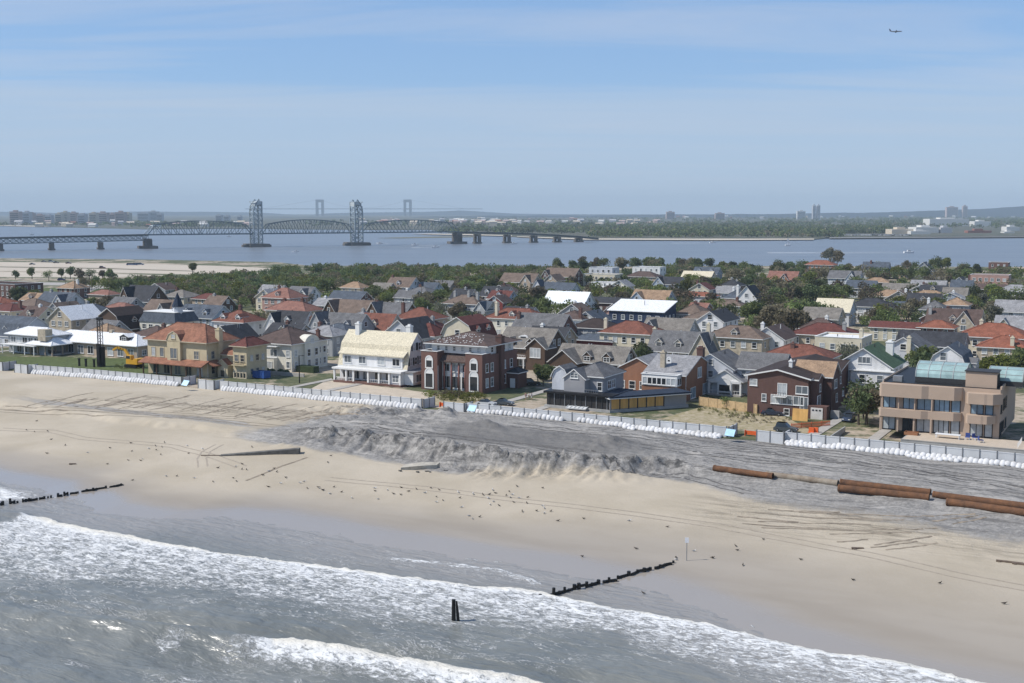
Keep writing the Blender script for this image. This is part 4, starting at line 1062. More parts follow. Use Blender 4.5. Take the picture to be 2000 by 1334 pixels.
for yy, zz in ((4.6, 5.0), (6.6, 5.0), (dd - 3.2, 5.2), (5.9, 8.6), (8.4, 8.6)):
    h.win('R', yy, zz, 1.0, 1.7, 0.0)
    for sg in (-1, 1): MB().box(0.0, 0.09, yy + sg * 0.95 - 0.25, yy + sg * 0.95 + 0.25, zz - 0.1, zz + 1.8).obj('shutter', M_BLACK, h.root)
h.chimney(-w + 3.2, dd * 0.55, ridge - 2.5, ridge + 2.0, 1.2, M_TRIM); h.chimney(-3.6, dd * 0.8, ridge - 4.5, ridge + 1.7, 1.3, M_TRIM)

# ---- brick mansion
C = at(942, 770, G); w = fit_w(C, 823); dd = fit_d(C, 1010); hb = fit_h(C, 697)
h = House('red brown brick mansion with arched white windows and white speckled brown hip roof', C, near=True)
B = M_BRICK
bw_ = w * 0.27
h.mass(-w, -w + bw_, 0, 4, 0, hb, 'flat', 0.5, B, ROOFC['lgrey'], over=0.12)
h.mass(-bw_, 0, 0, 4, 0, hb, 'flat', 0.5, B, ROOFC['lgrey'], over=0.12)
h.wall(-w + 0.02, -0.02, 4.02, dd, 0, hb, B)
h.wall(-w + bw_, -bw_, 2.2, 4.0, 0, hb - 1.6, M_TRIM)
r = MB(); r.extr([(0.9, hb - 1.7), (4.0, hb + 0.2), (4.0, hb - 0.1), (0.9, hb - 2.0)], 'x', -w + bw_ - 0.4, -bw_ + 0.4, 0, 1); r.obj('porch_roof', [ROOFC['brown'], M_TRIM], h.root)
for f in (0.335, 0.455, 0.575, 0.68):
    MB().tube((-w + w * f - .1, 1.5, 0), (-w + w * f - .1, 1.5, hb - 1.9), 0.26, 0.2, 10).obj('column', mat('dull red column', (0.22, 0.10, 0.085)), h.root, smooth=True)
for f in (0.34, 0.5, 0.66):
    h.win('F', -w + w * f, 0.6, 2.0, 2.7, 2.2, style='mull', glass=M_GLASS); h.win('F', -w + w * f, 4.6, 1.7, 1.7, 2.2, style='mull')
for x in (-w + bw_ / 2, -bw_ / 2): h.arched(x, 0.7, 2.0, 3.4, 0); h.arched(x, 5.6, 1.6, 1.7, 0)
h.mass(-w + 1.2, -0.8, 3.0, dd - 0.5, hb, hb + 2.1, 'hip', 2.6, M_TRIM, ROOFC['brown'], over=1.6)
h.row('F', -w + 2, -1.6, 6, hb + 0.6, 0.7, 1.0, 3.0)
for yy in (2.2, 4.6, dd * .62, dd * .82):
    h.win('R', yy, 1.4, 1.1, 2.0, 0.0); h.win('R', yy, 5.0, 1.1, 1.9, 0.0)
h.row('R', 4.5, dd - 1, 4, hb + 0.5, 0.9, 1.1, -0.78)
h.chimney(-0.2, dd * 0.52, 0, hb + 4.2, 1.6, M_BRICKD); h.mass(0.02, 3.0, dd - 5, dd - 0.5, 0, 3.6, 'hip', 1.2, M_BRICKD, ROOFC['dark'], over=0.3); h.door('F', 1.5, 0.1, dd - 5, 1.4, 2.3, M_TRIM)
dots = MB()
for i in range(90):
    x = h.rng.uniform(-w * 0.93, -2.0); t = h.rng.uniform(0.08, 0.8)
    yy = 3.0 - 1.6 + t * ((dd - 3.5) / 2 + 1.6); zz = hb + 2.1 + 0.22 + t * 2.4
    if abs(x + w / 2) > w / 2 - 0.9 - t * 3.5: continue
    dots.box(x - .13, x + .13, yy - .13, yy + .13, zz - 0.05, zz + 0.08)
o = dots.obj('roof_clip', M_TRIM, h.root); o['kind'] = 'stuff'

# ---- pair of cedar shingle houses behind the street
def shingle(label, ridge_px, w, d, he, rise, n, side_dormers, wm='brown', rm='wgrey', extra=None):
    p = at(ridge_px[0], ridge_px[1], G + he + rise); q = np.array((p.x, p.y)) - R2(-w / 2, d / 2)
    h = House(label, (q[0], q[1], G), near=True)
    h.mass(-w, 0, 0, d, 0, he, 'gx', rise, WALLC[wm], ROOFC[rm], over=0.7)
    for i in range(n):
        x = -w + w * (i + 0.6) / (n + 0.4)
        h.dormer('F', x, he - 0.2, 4.0, -0.1, 2.4, 1.5, 1.1, WALLC[wm], ROOFC[rm])
    h.row('F', -w + 0.8, -0.8, max(3, int(w / 4)), 0.9, 1.7, 1.7, 0, style='mull')
    h.row('R', 1, d - 1, 3, 1.0, 1.2, 1.6, 0); h.row('R', 3, d - 3, 2, he + 0.2, 1.2, 1.6, 0)
    return h
h = shingle('weathered shingle house with eyebrow window and white railed balcony behind brick mansion', (1040, 641), 15, 12, 6.0, 4.6, 2, 0)
h.mass(-5.4, 0.4, -1.8, 4, 0, 6.2, 'gy', 2.4, WALLC['brown'], ROOFC['wgrey'], over=0.5); h.win('F', -2.5, 3.6, 3.0, 2.4, -1.8, style='mull', glass=M_BLIND)
eb = MB(); eb.extr([(-1.6 * math.cos(math.pi * i / 8), 0.9 * math.sin(math.pi * i / 8)) for i in range(9)], 'y', 0, 2.6); eb.obj('dormer', M_TRIM, h.root, (-8.6, 2.6, 8.0)); MB().box(-.8, .8, -0.05, 0.05, 0.1, 0.5).obj('pane', M_GLASS, h.root, (-8.6, 2.55, 8.0))
h.slab(-15, -5.5, -2.2, 0, 2.9, 3.1, M_TRIM, 'balcony'); h.rail(-15, -5.5, -2.1, 3.1); h.posts([-14.8, -12, -9, -6], [-2.0], 0, 2.9, 0.3)
h = shingle('weathered shingle house with three white framed dormers and brown gable beside street', (1165, 675), 19, 9, 4.2, 3.6, 3, 0)
h.mass(-19.4, -11.5, -3.5, 4, 0, 4.0, 'gy', 3.0, WALLC['brown'], ROOFC['wgrey'], over=0.5); h.row('F', -19, -12, 2, 1.0, 1.6, 1.6, -3.5, style='mull')

# ---- grey stucco house being rebuilt, ground floor boarded with plywood
C = at(1191, 806, G); w = fit_w(C, 1068); d1 = fit_d(C, 1288); d2 = fit_d(C, 1322); h1 = fit_h(C, 776)
h = House('grey stucco house under repair with black ground floor and plywood boarded side', C, near=True)
S = WALLC['stucgrey']
h.wall(-w, 0, 0, 11, 0.6, h1, WALLC['dark']); h.slab(-w - .4, 0.4, -.4, 11.2, 0, 0.6, M_CONC, 'foundation')
r = MB(); r.box(-w - 0.5, 0.9, -0.7, 3.0, h1, h1 + 0.4, 0).box(-w - .5, 0.5, 3.0, 11.4, h1, h1 + 0.35, 1); r.obj('roof', [M_BLACK, ROOFC['navy'], M_TRIM], h.root)
WR = (0, 0, math.radians(52)); LW = 13.0
MB().box(0.05, LW + 6, 0.1, 5.0, 0.6, h1 - .25).obj('wing_wall', S, h.root, (0.1, -.2, 0), WR); MB().box(-.2, LW + 6.3, -.3, 5.2, 0, 0.6).obj('foundation', M_CONC, h.root, (0.1, -.2, 0), WR)
MB().box(-.5, LW + 6.6, -.9, 5.4, h1 - .14, h1 + .22, 0).box(-.6, LW + 6.7, -1.0, 5.5, h1 - .3, h1 - .14, 1).obj('wing_roof', [ROOFC['navy'], M_TRIM], h.root, (0.1, -.2, 0), WR)
k = 12
for i in range(k):
    x = -w + w * (i + 0.5) / k
    MB().box(x - .07, x + .07, -0.12, 0.0, 0.6, h1).obj('stud', M_STEEL if i % 2 else M_DARK, h.root)
k = 6
for i in range(k):
    a = 0.3 + LW * i / k; b = 0.3 + LW * (i + 1) / k
    MB().box(a + .1, b - .2, 0.0, 0.1, 0.75, h1 - 0.45).obj('plywood_board', M_PLY, h.root, (0.1, -.2, 0), WR)
    MB().box(b - 0.2, b + 0.08, -.04, 0.1, 0.6, h1 - 0.35).obj('stud', M_DARK, h.root, (0.1, -.2, 0), WR)
uw = w * 0.95
h.mass(-uw + 3.6, -3.0, 3.0, 14, h1 + 0.02, h1 + 3.6, 'hip', 2.6, S, ROOFC['grey'], over=0.5)
h.mass(-uw + 3.0, -uw + 8.0, 0.9, 6, h1 + 0.02, h1 + 3.4, 'gy', 1.9, S, ROOFC['grey'], over=0.4); h.win('F', -uw + 5.5, h1 + 3.5, 1.7, 1.0, 0.9)
h.mass(-uw - 0.6, -uw + 3.2, 2.2, 8, 0.6, h1 + 3.2, 'by', 2.4, WALLC['lgrey'], ROOFC['grey'], over=0.4)
h.win('R', 6.2, h1 + 0.9, 1.6, 1.7, -3.0, style='sash'); h.win('R', 8.4, h1 + 0.9, 1.6, 1.7, -3.0); h.win('F', -3.8, h1 + 0.8, 1.0, 1.7, 3.0)
h.rail(-uw + 8.2, -3.0, 0.4, h1 + 0.4, 0.8, M_STEEL)
# skip of rubble in front, tilted glass panel
o = MB().box(-2.4, 2.4, -1.0, 1.0, 0.25, 0.4).box(-2.4, 2.4, -1.0, -0.9, 0.4, 0.5).box(-2.4, 2.4, 0.9, 1.0, 0.4, 0.5)
for i in range(6): o.box(-2.4 + i * 0.94, -2.3 + i * 0.94, -0.9, 0.9, 0.4, 0.52)
tag(o.obj('window_frame', mat('white aluminium', (0.6, 0.62, 0.63), rough=0.4), None, at(1128, 801, G) + Vector((0, 0, 0.3)), (math.radians(14), 0, PHI)), 'removed white window frame lying before the grey house', 'frame')

# ---- orange brick bungalow with sunroom
C = at(1338, 785, G)
h = House('orange brown brick house with grey roofs and white glazed sunroom', C, near=True)
d3 = fit_d(C, 1391)
h.mass(-10, 0, 0, d3, 0, 6.0, 'gx', 3.3, M_BRICKO, ROOFC['lgrey'], over=0.5)
h.mass(-19.5, -7, 3.5, 15, 0, 5.6, 'gy', 3.2, M_BRICKO, ROOFC['lgrey'], over=0.5)
h.mass(-9.6, -1.0, -2.6, -0.02, 3.6, 5.9, 'flat', 0.25, M_TRIM, ROOFC['lgrey'], over=0.15); h.row('F', -9.3, -1.3, 7, 4.0, 0.9, 1.4, -2.6, style='plain')
h.wall(-9.6, -1.0, -2.5, 0.0, 0, 3.6, M_BRICKO); h.row('R', -2.4, -0.2, 2, 4.0, 0.9, 1.4, -1.0, style='plain')
h.row('F', -18.5, -10.5, 3, 1.6, 1.4, 1.7, 3.5); h.row('R', 1, d3 - 1, 2, 0.3, 3.0, 2.3, 0, style='mull', glass=M_SKYGL)
h.win('R', d3 / 2, 4.6, 2.4, 2.2, 0, style='mull', glass=M_BLIND); h.arched(-4, 9, 0.6, 0.5, -0.02)
h.chimney(-6.6, 3, 7, 10.8, 1.1, WALLC['beige']); h.chimney(-1.4, d3 * 0.75, 7, 11.0, 1.5, M_BRICKD)

# ---- white house with grey roof, gabled porch in front
def ridge_at(px, py, top, xr, yr):
    p = at(px, py, G + top); q = np.array((p.x, p.y)) - R2(xr, yr); return (q[0], q[1], G)
h = House('white house with grey gable roofs behind the arched porch', ridge_at(1430, 688, 9.6, -9, 5), near=True)
h.mass(-18, -7.02, 0.0, 12, 0, 6.2, 'gy', 3.2, WALLC['lgrey'], ROOFC['grey'], over=0.5)
h.mass(-7, 4, 2.5, 11, 0, 6.4, 'gx', 3.2, WALLC['white'], ROOFC['grey'], over=0.5)
h.row('F', -6.5, 3.5, 4, 4.0, 1.0, 1.7, 2.5); h.row('F', -17, -8, 3, 4.0, 1.1, 1.5, 0); h.row('F', -17, -8, 3, 1.0, 1.1, 1.5, 0); h.row('R', 3, 10, 2, 4, 1, 1.6, 4); h.win('F', -12.5, 7, 1, 1.2, 0)
C = at(1447, 776, G)
h = House('white clapboard porch pavilion with round arch and gable roof', C, near=True)
h.wall(-8, 0, 0, 0.3, 3.0, 3.6, WALLC['white']); h.mass(-8, 0, 0.32, 8, 3.3, 3.6, 'gy', 2.4, WALLC['white'], ROOFC['lgrey'], over=0.5)
h.posts([-7.8, -5.6, -2.4, -0.2], [0.2], 0, 3.2, 0.4); h.wall(-8, 0, 4, 4.3, 0, 3.3, WALLC['grey']); h.slab(-8, 0, -0.3, 8, 0, 0.4, M_WALK, 'floor')
h.arched(-4.0, 1.2, 2.6, 1.6, 0.0); h.rail(-7.6, -5.7, 0.2, 0.4); h.rail(-2.3, -0.4, 0.2, 0.4)

# ---- dark brick house with white zigzag fascia
C = at(1577, 816, G); w = fit_w(C, 1459); dd = fit_d(C, 1652); he = fit_h(C, 741)
h = House('dark brown brick house with white zigzag fascia and garage', C, near=True)
h.mass(-w, 0, 0, dd * 0.9, 0, he, 'gy', 1.5, M_BRICKD, ROOFC['dbrown'], over=0.7, th=0.3)
h.mass(0.0, 1.6, 1.5, 5.5, 0.0, he - 0.2, 'gx', 0.9, M_BRICKD, ROOFC['dbrown'], over=0.4, th=0.25)
h.mass(-5, 3.0, 7.5, 14, 0.0, he - 0.1, 'gx', 2.6, M_BRICKD, ROOFC['tan'], over=0.5, th=0.25)
h.mass(-4, 2.4, 15.5, dd, 0.0, he - 0.4, 'gx', 1.8, M_BRICKD, ROOFC['dbrown'], over=0.5, th=0.25)
h.win('F', -w * .9, he - 2.0, 1.4, 1.2, 0); h.win('F', -w * .42, 4.4, 1.8, 2.4, 0, style='mull'); h.win('F', -w * .1, 5.0, 2.4, 1.5, 0, style='mull')
h.win('F', -w * .72, 2.9, 0.8, 1.4, 0)
for i in range(3): h.win('F', -w * .52 + i * 2.4, 2.6, 2.0, 1.7, 0, style='mull')
h.win('F', -w * .06, 1.4, 1.5, 2.8, 0, style='mull'); h.win('F', -w * .34, 0.2, 1.0, 1.3, 0)
h.slab(-w * .55, -w * .34, -1.0, 0, 4.0, 4.2, M_TRIM, 'balcony'); h.rail(-w * .55, -w * .34, -0.9, 4.2, 0.8, M_DARK)
h.win('R', 2.6, 2.4, 2.2, 2.0, 1.6, style='mull'); h.win('R', 3.4, 5.3, 0.9, 1.4, 1.6); h.win('R', 10.7, 5.2, 2.2, 1.7, 3.0, style='mull'); h.win('R', 17.5, 5.3, 0.9, 1.4, 2.4); h.row('R', 16, dd - 1, 2, 2.2, 1.2, 1.7, 2.4); h.win('R', 12.0, 2.0, 1.2, 1.7, 3.0)
h.slab(0.9, 3.4, -1.0, -0.9, 0, 2.4, mat('white garage door', (0.62, 0.60, 0.57)), 'garage_door'); h.wall(0.2, 4.2, -0.9, 1.48, 0, 2.7, M_BRICKD)
for i in range(3): MB().box(1.2 + i * 0.7, 1.6 + i * 0.7, -1.05, -0.98, 1.75, 2.05).obj('pane', M_GLASS, h.root)
h.chimney(-w * .42, 6, he + 1, he + 3.0, 0.7, M_TRIM)
st = [(0.2 + i * 0.0, 3.1 + i * 0.5) for i in range(8)]
for i in range(8): MB().box(4.4 , 6.2, 1.5 + i * 0.55, 2.06 + i * 0.55, 0, 0.22 * (8 - i) * 0.9 + .1).obj('step', M_CONC, h.root)
tag(MB().box(-1.6, 1.6, -.05, .05, 0, 2.5).obj('plywood_sheet', M_PLY, None, at(1562, 822, G), (math.radians(-8), 0, PHI)), 'plywood sheet leaning on the dark brick house', 'plywood')

# ---- white house, green ribbed roof
p = at(1687, 681, G + 12.4); q = np.array((p.x, p.y)) - R2(-6, 0)
h = House('white clapboard house with green ribbed gable roof', (q[0], q[1], G), near=True)
h.mass(-12, 0, 0, 14, 0, 8.6, 'gy', 3.8, WALLC['white'], ROOFC['green'], over=0.7)
h.mass(-8.4, 0.6, -1.4, 0.02, 0, 7.4, 'flat', 0.2, WALLC['white'], ROOFC['lgrey'], over=0.4)
h.win('F', -5.8, 9.2, 2.6, 1.3, 0, style='mull'); h.row('F', -7.8, 0, 2, 5.0, 1.2, 1.7, -1.4); h.win('F', -10.2, 5.2, 1.2, 1.7, 0); h.row('F', -11.5, -0.5, 4, 1.4, 1.3, 1.7, -1.42)
for yy in (2.5, 6.5, 10.5): h.win('R', yy, 5.6, 1.8, 1.9, 0, style='mull'); h.win('R', yy, 1.6, 1.4, 1.7, 0)
h.chimney(-2.5, 11, 10, 13.2, 1.6, M_TRIM)
# ---- white gambrel with slate roof beside it
p = at(1858, 672, G + 11.6); q = np.array((p.x, p.y)) - R2(-4.6, 4.5)
h = House('white gambrel gabled house with blue slate roof behind the glass vault', (q[0], q[1], G), near=True)
h.mass(-9.2, 0, 0, 13, 0, 5.2, 'by', 6.2, WALLC['white'], ROOFC['slate'], over=0.5); h.win('F', -5.6, 8.2, 1.2, 1.7, 0); h.row('F', -8.6, -1, 2, 4.8, 1.2, 1.6, 0)
h.mass(-5.6, 0.6, -2.4, 0, 0, 5.4, 'hip', 1.8, WALLC['white'], ROOFC['lgrey'], over=0.4)
h.dormer('R', 6, 5.4, 3, 1.2, 5.0, 2.0, 1.0, WALLC['grey'], ROOFC['grey']); h.row('R', 1, 12, 4, 1.4, 1.1, 1.6, 0)

# ---- tan terrace building
C = at(1948, 860, 4.7)
w = fit_w(C, 1716)
h = House('tan stucco terrace building with curved balcony bands and glass barrel vault', C, cat='building', name='terrace_building', near=True, trim=M_BLACK)
TN = mat('smooth tan stucco', (0.44, 0.335, 0.255), var=0.05, scale=0.3)
h.wall(-w, 0, 1.6, 26, 0, 9.0, TN)
zf = [0.2, 3.0, 4.0, 6.6, 9.4]
def band(x0, x1, yo, z0, z1, name='balcony', bulge=1.0, cut=1.0):
    pts = [(x0, 1.7), (x0, 0.2), (x0 + 0.4, yo), (x0 + (x1 - x0) * .52, yo + .05), (x0 + (x1 - x0) * .6, yo + .5 * bulge), (x1 - 1.4, yo + .6 * bulge), (x1 - .2, yo + 1.3 * cut), (x1, 1.7)]
    n = len(pts); mb = MB()
    mb.add([(a, b, z0) for a, b in pts] + [(a, b, z1) for a, b in pts], [tuple(range(n))[::-1], tuple(range(n, 2 * n))] + [(i, (i + 1) % n, n + (i + 1) % n, n + i) for i in range(n)])
    return mb.obj(name, TN, h.root)
xm = -w * 0.285
band(-w - .1, xm - .4, -0.1, 2.75, 4.25); band(-w - .1, xm - .4, -0.1, 6.55, 8.95, 'parapet')
band(xm + .4, -0.5, -0.5, 2.75, 4.25, bulge=0.3, cut=1.2); band(xm + .4, 0.4, -0.5, 6.35, 8.3, 'parapet', bulge=0.3, cut=1.2)
for (a, b) in ((-w * .985, -w * .87), (-w * .81, -w * .70), (-w * .69, -w * .56), (-w * .545, -w * .41), (-w * .40, -w * .32), (-w * .24, -w * .13), (-w * .12, -w * .05)):
    wd_ = b - a
    for z0, hh in ((0.2, 2.45), (4.3, 2.2)):
        h.win('F', (a + b) / 2, z0, wd_ - 0.3, hh, 1.6, style='mull', glass=(M_SKYGL if z0 > 3 else (M_BLIND if h.rng.random() < .75 else M_GLASS)))
for y, z0, ww, hh in ((2.6, 4.6, 1.6, 1.7), (6.2, 4.8, 2.2, 1.8), (9.4, 4.8, 1.4, 1.8), (2.4, 0.2, 2.6, 2.5), (5.6, 0.9, 2.2, 1.6), (9.6, 0.9, 1.6, 1.6)): h.win('R', y + 1.0, z0, ww, hh, 0, style='mull')
h.posts([-w * .99, -w * .84, -w * .555, -w * .70], [0.35], 0, 2.8, 0.3, TN); h.posts([-w * .99, -w * .84, -w * .555, -w * .70], [0.6], 4.25, 6.6, 0.22, TN)
h.slab(-w + .2, -0.2, 1.8, 25.8, 9.0, 9.1, M_BLACK, 'roof')
for a in (-w * .99, -0.1): MB().box(a, a + 0.1 if a < -1 else a + 0.3, 1.7, 25.9, 9.0, 9.5).obj('parapet', TN, h.root)
sb = h.wall(xm - 0.2, xm + 5.2, 2.4, 6.5, 9.1, 11.9, TN, 'stair_tower'); h.slab(xm - 0.4, xm + 5.4, 2.2, 6.7, 11.9, 12.1, M_DARK, 'cap')
h.win('R', 3.4, 9.4, 0.8, 2.0, xm + 5.2, style='plain', glass=M_BLIND); h.win('R', 5.3, 9.4, 0.8, 2.0, xm + 5.2, style='plain', glass=M_BLIND)
M_VAULT = mat('pale green vault glass', (0.30, 0.42, 0.41), rough=0.2, var=0.25, scale=0.4, spec=0.6)
def vault(x0, x1, y0, r, z):
    gl = MB(); k = 12
    arc = [(y0 - r * math.cos(math.pi * i / k), z + 0.62 * r * math.sin(math.pi * i / k)) for i in range(k + 1)]
    gl.extr(arc + [(y0 + r * .98, z), (y0 - r * .98, z)], 'x', x0, x1); v = gl.obj('glass_vault', M_VAULT, h.root, smooth=False)
    for j in range(int((x1 - x0) / 2.2) + 1):
        x = x0 + (x1 - x0) * j / int((x1 - x0) / 2.2)
        rb = MB()
        for i in range(k): rb.beam((x, arc[i][0], arc[i][1]), (x, arc[i + 1][0], arc[i + 1][1]), 0.14, 0.14)
        rb.obj('rib', mat('grey aluminium', (0.35, 0.38, 0.38)), v)
    for i in range(2, k - 1, 2): MB().beam((x0, arc[i][0], arc[i][1] + .03), (x1, arc[i][0], arc[i][1] + .03), 0.1, 0.1).obj('purlin', mat('grey aluminium', (0.35, 0.38, 0.38)), v)
    MB().box(x0, x1, y0 - r - .2, y0 + r + .2, z - 0.9, z - 0.02).obj('kerb', M_DARK, v)
vault(-w * .74, xm - .6, 9.2, 4.2, 10.0); vault(xm + 3.0, xm + 9.0, 11.0, 3.6, 9.9)
h.slab(-w * .92, -w * .84, 3.0, 4.6, 9.1, 10.1, M_STEEL, 'air_unit')
# its raised terrace
tr = thing('raised_terrace', 'concrete terrace deck with parapet below the tan building', 'terrace', (C.x, C.y, G), PHI)
MB().box(-w * .74, 6.0, -7.2, 1.55, -0.2, 1.6).obj('retaining_wall', M_CONC, tr); MB().box(-w * .74 + .3, 5.7, -6.9, 1.5, 1.6, 1.68).obj('deck', mat('beige paving', (0.50, 0.42, 0.33), var=0.1), tr)
MB().box(-w * 1.35, -w * .74 - .02, -7.2, -6.9, -0.2, 1.1).obj('low_wall', M_CONC, tr); MB().box(-w * 1.35, -w * 1.34, -6.88, 4, -0.2, 1.1).obj('low_wall', M_CONC, tr)
MB().box(-w * .74, 6.0, -7.25, -7.0, 1.6, 1.75).obj('coping', M_WALK, tr)
for i in range(9): MB().box(4.0, 4.06, -6 + i * 0.8, -5.94 + i * 0.8, 1.68, 2.6).obj('baluster', M_TRIM, tr)
M_FURN = mat('white garden furniture', (0.7, 0.72, 0.74)); M_FBL = mat('blue chair canvas', (0.05, 0.08, 0.25))
t = thing('garden_table', 'long white garden table on the terrace deck', 'table', tuple(Vector((C.x, C.y, G + 1.68)) + Vector((*R2(-8.2, -2.2), 0))), PHI)
MB().box(-2.2, 2.2, -.6, .6, 0.7, 0.78).obj('table_top', M_FURN, t)
for x in (-2, 2):
    for y in (-.5, .5): MB().box(x - .05, x + .05, y - .05, y + .05, 0, 0.7).obj('leg', M_FURN, t)
for i, (x, y) in enumerate([(-4.9, -1.6), (-3.6, -1.4), (-2.4, -3.4)]):
    t = thing('garden_chair', 'blue canvas garden chair on the terrace deck of the tan building', 'chair', tuple(Vector((C.x, C.y, G + 1.68)) + Vector((*R2(x, y), 0))), PHI + i, 'blue terrace chairs')
    MB().box(-.4, .4, -.4, .4, .4, .5).obj('seat', M_FBL, t); MB().box(-.4, .4, .34, .42, .5, 1.15).obj('backrest', M_FBL, t)
    for xx in (-.36, .36):
        for yy in (-.36, .36): MB().box(xx - .04, xx + .04, yy - .04, yy + .04, 0, .4).obj('leg', M_FURN, t)
o = MB().box(-1.2, 1.2, -.8, .8, 0, .15).box(-1.2, -1.1, -.8, .8, .15, .5).box(1.1, 1.2, -.8, .8, .15, .5).box(-1.1, 1.1, -.8, -.7, .15, .5).box(-1.1, 1.1, .7, .8, .15, .5)
tag(o.obj('planter', mat('terracotta wood', (0.30, 0.14, 0.07)), None, tuple(Vector((C.x, C.y, G + 1.68)) + Vector((*R2(-w * .70, -1.6), 0))), (0, 0, PHI)), 'reddish wooden planter box on the terrace deck', 'planter')
# ------------------------------------------------------------------ the rest of the town, house by house
FOOT = []      # (x, y, r) kept clear of trees
def simple(label, px, py, w, d, he, roof, rise, wc, rc, dorm=0, rdorm=0, cg=None, chim=(), porch=False, rz=0.0, over=0.6, name='house', cat='house', trim=None):
    top = he + rise
    p = at(px, py, G + top)
    a = PHI + math.radians(rz)
    lx, ly = -w / 2, d / 2
    q = (p.x - (lx * math.cos(a) - ly * math.sin(a)), p.y - (lx * math.sin(a) + ly * math.cos(a)))
    h = House(label, (q[0], q[1], G), a, cat=cat, name=name, trim=trim)
    wm, rm = WALLC[wc], ROOFC[rc]
    c = Vector((p.x, p.y)); FOOT.append((c.x, c.y, max(w, d) * 0.5))
    h.mass(-w, 0, 0, d, 0, he, roof, rise, wm, rm, over=over if roof != 'flat' else 0.1)
    st = max(1, round(he / 3.0)); sh = he / st
    nf = max(2, int(w / 3.1)); ns = max(2, int(d / 3.8))
    for k in range(st):
        z = k * sh + 0.85
        if k == 0 and porch: h.row('F', -w + .6, -.6, nf, z, 1.5, 1.6, 0, style='mull')
        else: h.row('F', -w + .6, -.6, nf, z, h.rng.choice((1.0, 1.2, 1.5)), 1.5, 0)
        h.row('R', .6, d - .6, ns, z, 1.1, 1.5, 0)
    if roof == 'gy' or roof == 'by': h.win('F', -w / 2, he + rise * 0.22, 1.4, 1.4, 0)
    if roof == 'gx' or roof == 'bx': h.win('R', d / 2, he + rise * 0.2, 1.3, 1.4, 0)
    if cg:
        f, cw, cr = cg
        x = -w + w * f
        h.mass(x - cw / 2, x + cw / 2, -1.2, d * 0.5, 0, he, 'gy', cr, wm, rm, over=0.45)
        h.win('F', x, he - 1.9, 1.6, 1.5, -1.2, style='mull'); h.win('F', x, he + cr * 0.15, 1.0, 1.1, -1.2); h.win('F', x, 0.9, 1.8, 1.6, -1.2, style='mull')
    for i in range(dorm):
        x = -w + w * (i + 0.5) / dorm if dorm > 1 else -w * 0.5
        m = rise / (d / 2)
        y = 0.9
        h.dormer('F', x, he + m * y - 0.25, 3.2, y, 2.0, 1.5, 0.9, wm, rm)
    for i in range(rdorm):
        y = d * (i + 0.6) / (rdorm + 0.2)
        m = rise / (w / 2)
        h.dormer('R', y, he + m * 0.8 - 0.25 if roof != 'by' else he + 1.6, 3.2, -0.8, 2.0, 1.5, 0.9, wm, rm)
    for (fx, fy, up, cm) in chim:
        h.chimney(-w + w * fx, d * fy, he, top + up, 1.0, {'b': M_BRICK, 'c': WALLC['cream'], 'w': M_TRIM, 'g': M_CONC}[cm])
    if porch:
        h.slab(-w, 0, -2.4, 0, 2.75, 2.95, M_TRIM, 'porch_roof'); h.posts([-w + .2, -w * .66, -w * .33, -.2], [-2.2], 0, 2.75, 0.25)
    return h
S_ = simple
# near the left end
S_('cream house with dark red hip roof at the end of the white roofed row', 18, 592, 15, 11, 6.2, 'hip', 2.6, 'cream', 'dred', chim=[(.9, .5, 1, 'b')])
S_('low house with orange roof behind the dark red hip', 2, 580, 10, 9, 5.5, 'hip', 2.4, 'cream', 'orange')
S_('grey gambrel house with row of white gabled dormers', 30, 618, 20, 10, 3.2, 'bx', 6.0, 'lgrey', 'slate', dorm=3)
S_('half finished beige house with large white sheeted gable roof', 148, 597, 11, 14, 6.4, 'gy', 4.0, 'beige', 'white')
S_('dark brown gambrel house with white framed windows', 240, 600, 12, 13, 3.8, 'by', 7.0, 'brown', 'dbrown', rdorm=1)
h = S_('white balustraded house with blue mansard roof and spired turret', 330, 608, 16, 11, 6.4, 'mansard', 3.2, 'ivory', 'slate', dorm=0)
tu = MB(); tu.tube((-2.5, 4, 0), (-2.5, 4, 11.5), 1.6, 1.6, 8); tu.obj('turret', WALLC['lgrey'], h.root)
sp = MB(); sp.tube((-2.5, 4, 11.5), (-2.5, 4, 16.2), 2.0, 0.05, 8); sp.obj('spire', ROOFC['navy'], h.root)
S_('white house with red hip roof and two white dormers', 468, 606, 13, 11, 6.6, 'hip', 3.6, 'white', 'red', dorm=2, chim=[(.45, .6, 1.6, 'b')])
S_('dark steep roofed house with two skylights beyond the field', 282, 558, 16, 12, 5.0, 'gx', 6.0, 'brown', 'dark', cg=(.2, 6, 5.5))
S_('tan hip roofed house behind the white sheeted gable', 66, 583, 13, 10, 5.6, 'hip', 3.0, 'lgrey', 'umber')
S_('blue grey roofed house with pale cross gable', 118, 571, 18, 10, 5.6, 'gx', 4.0, 'lgrey', 'slate', cg=(.8, 6, 3.4), chim=[(.2, .5, 1, 'g')])
S_('taupe gabled house beside the turret', 322, 586, 13, 11, 5.8, 'gx', 4.2, 'grey', 'umber', cg=(.85, 5, 3.4))
S_('small house with pale terracotta roof behind brown gambrel', 238, 591, 12, 8, 5.0, 'hip', 2.2, 'tan', 'salmon')
S_('green grey roofed house before the dark steep one', 246, 581, 11, 9, 5.4, 'gx', 3.2, 'grey', 'grey')
S_('grey roofed house with solar panels behind the mansard', 400, 596, 17, 11, 6.0, 'gx', 3.8, 'blue', 'slate', dorm=2)
S_('small rust roofed house near the woods edge', 408, 573, 12, 8, 5.0, 'hip', 2.4, 'tan', 'dred')
S_('low pinkish pavilion roof by the field path', 205, 566, 13, 8, 4.4, 'hip', 2.2, 'tan', 'salmon')
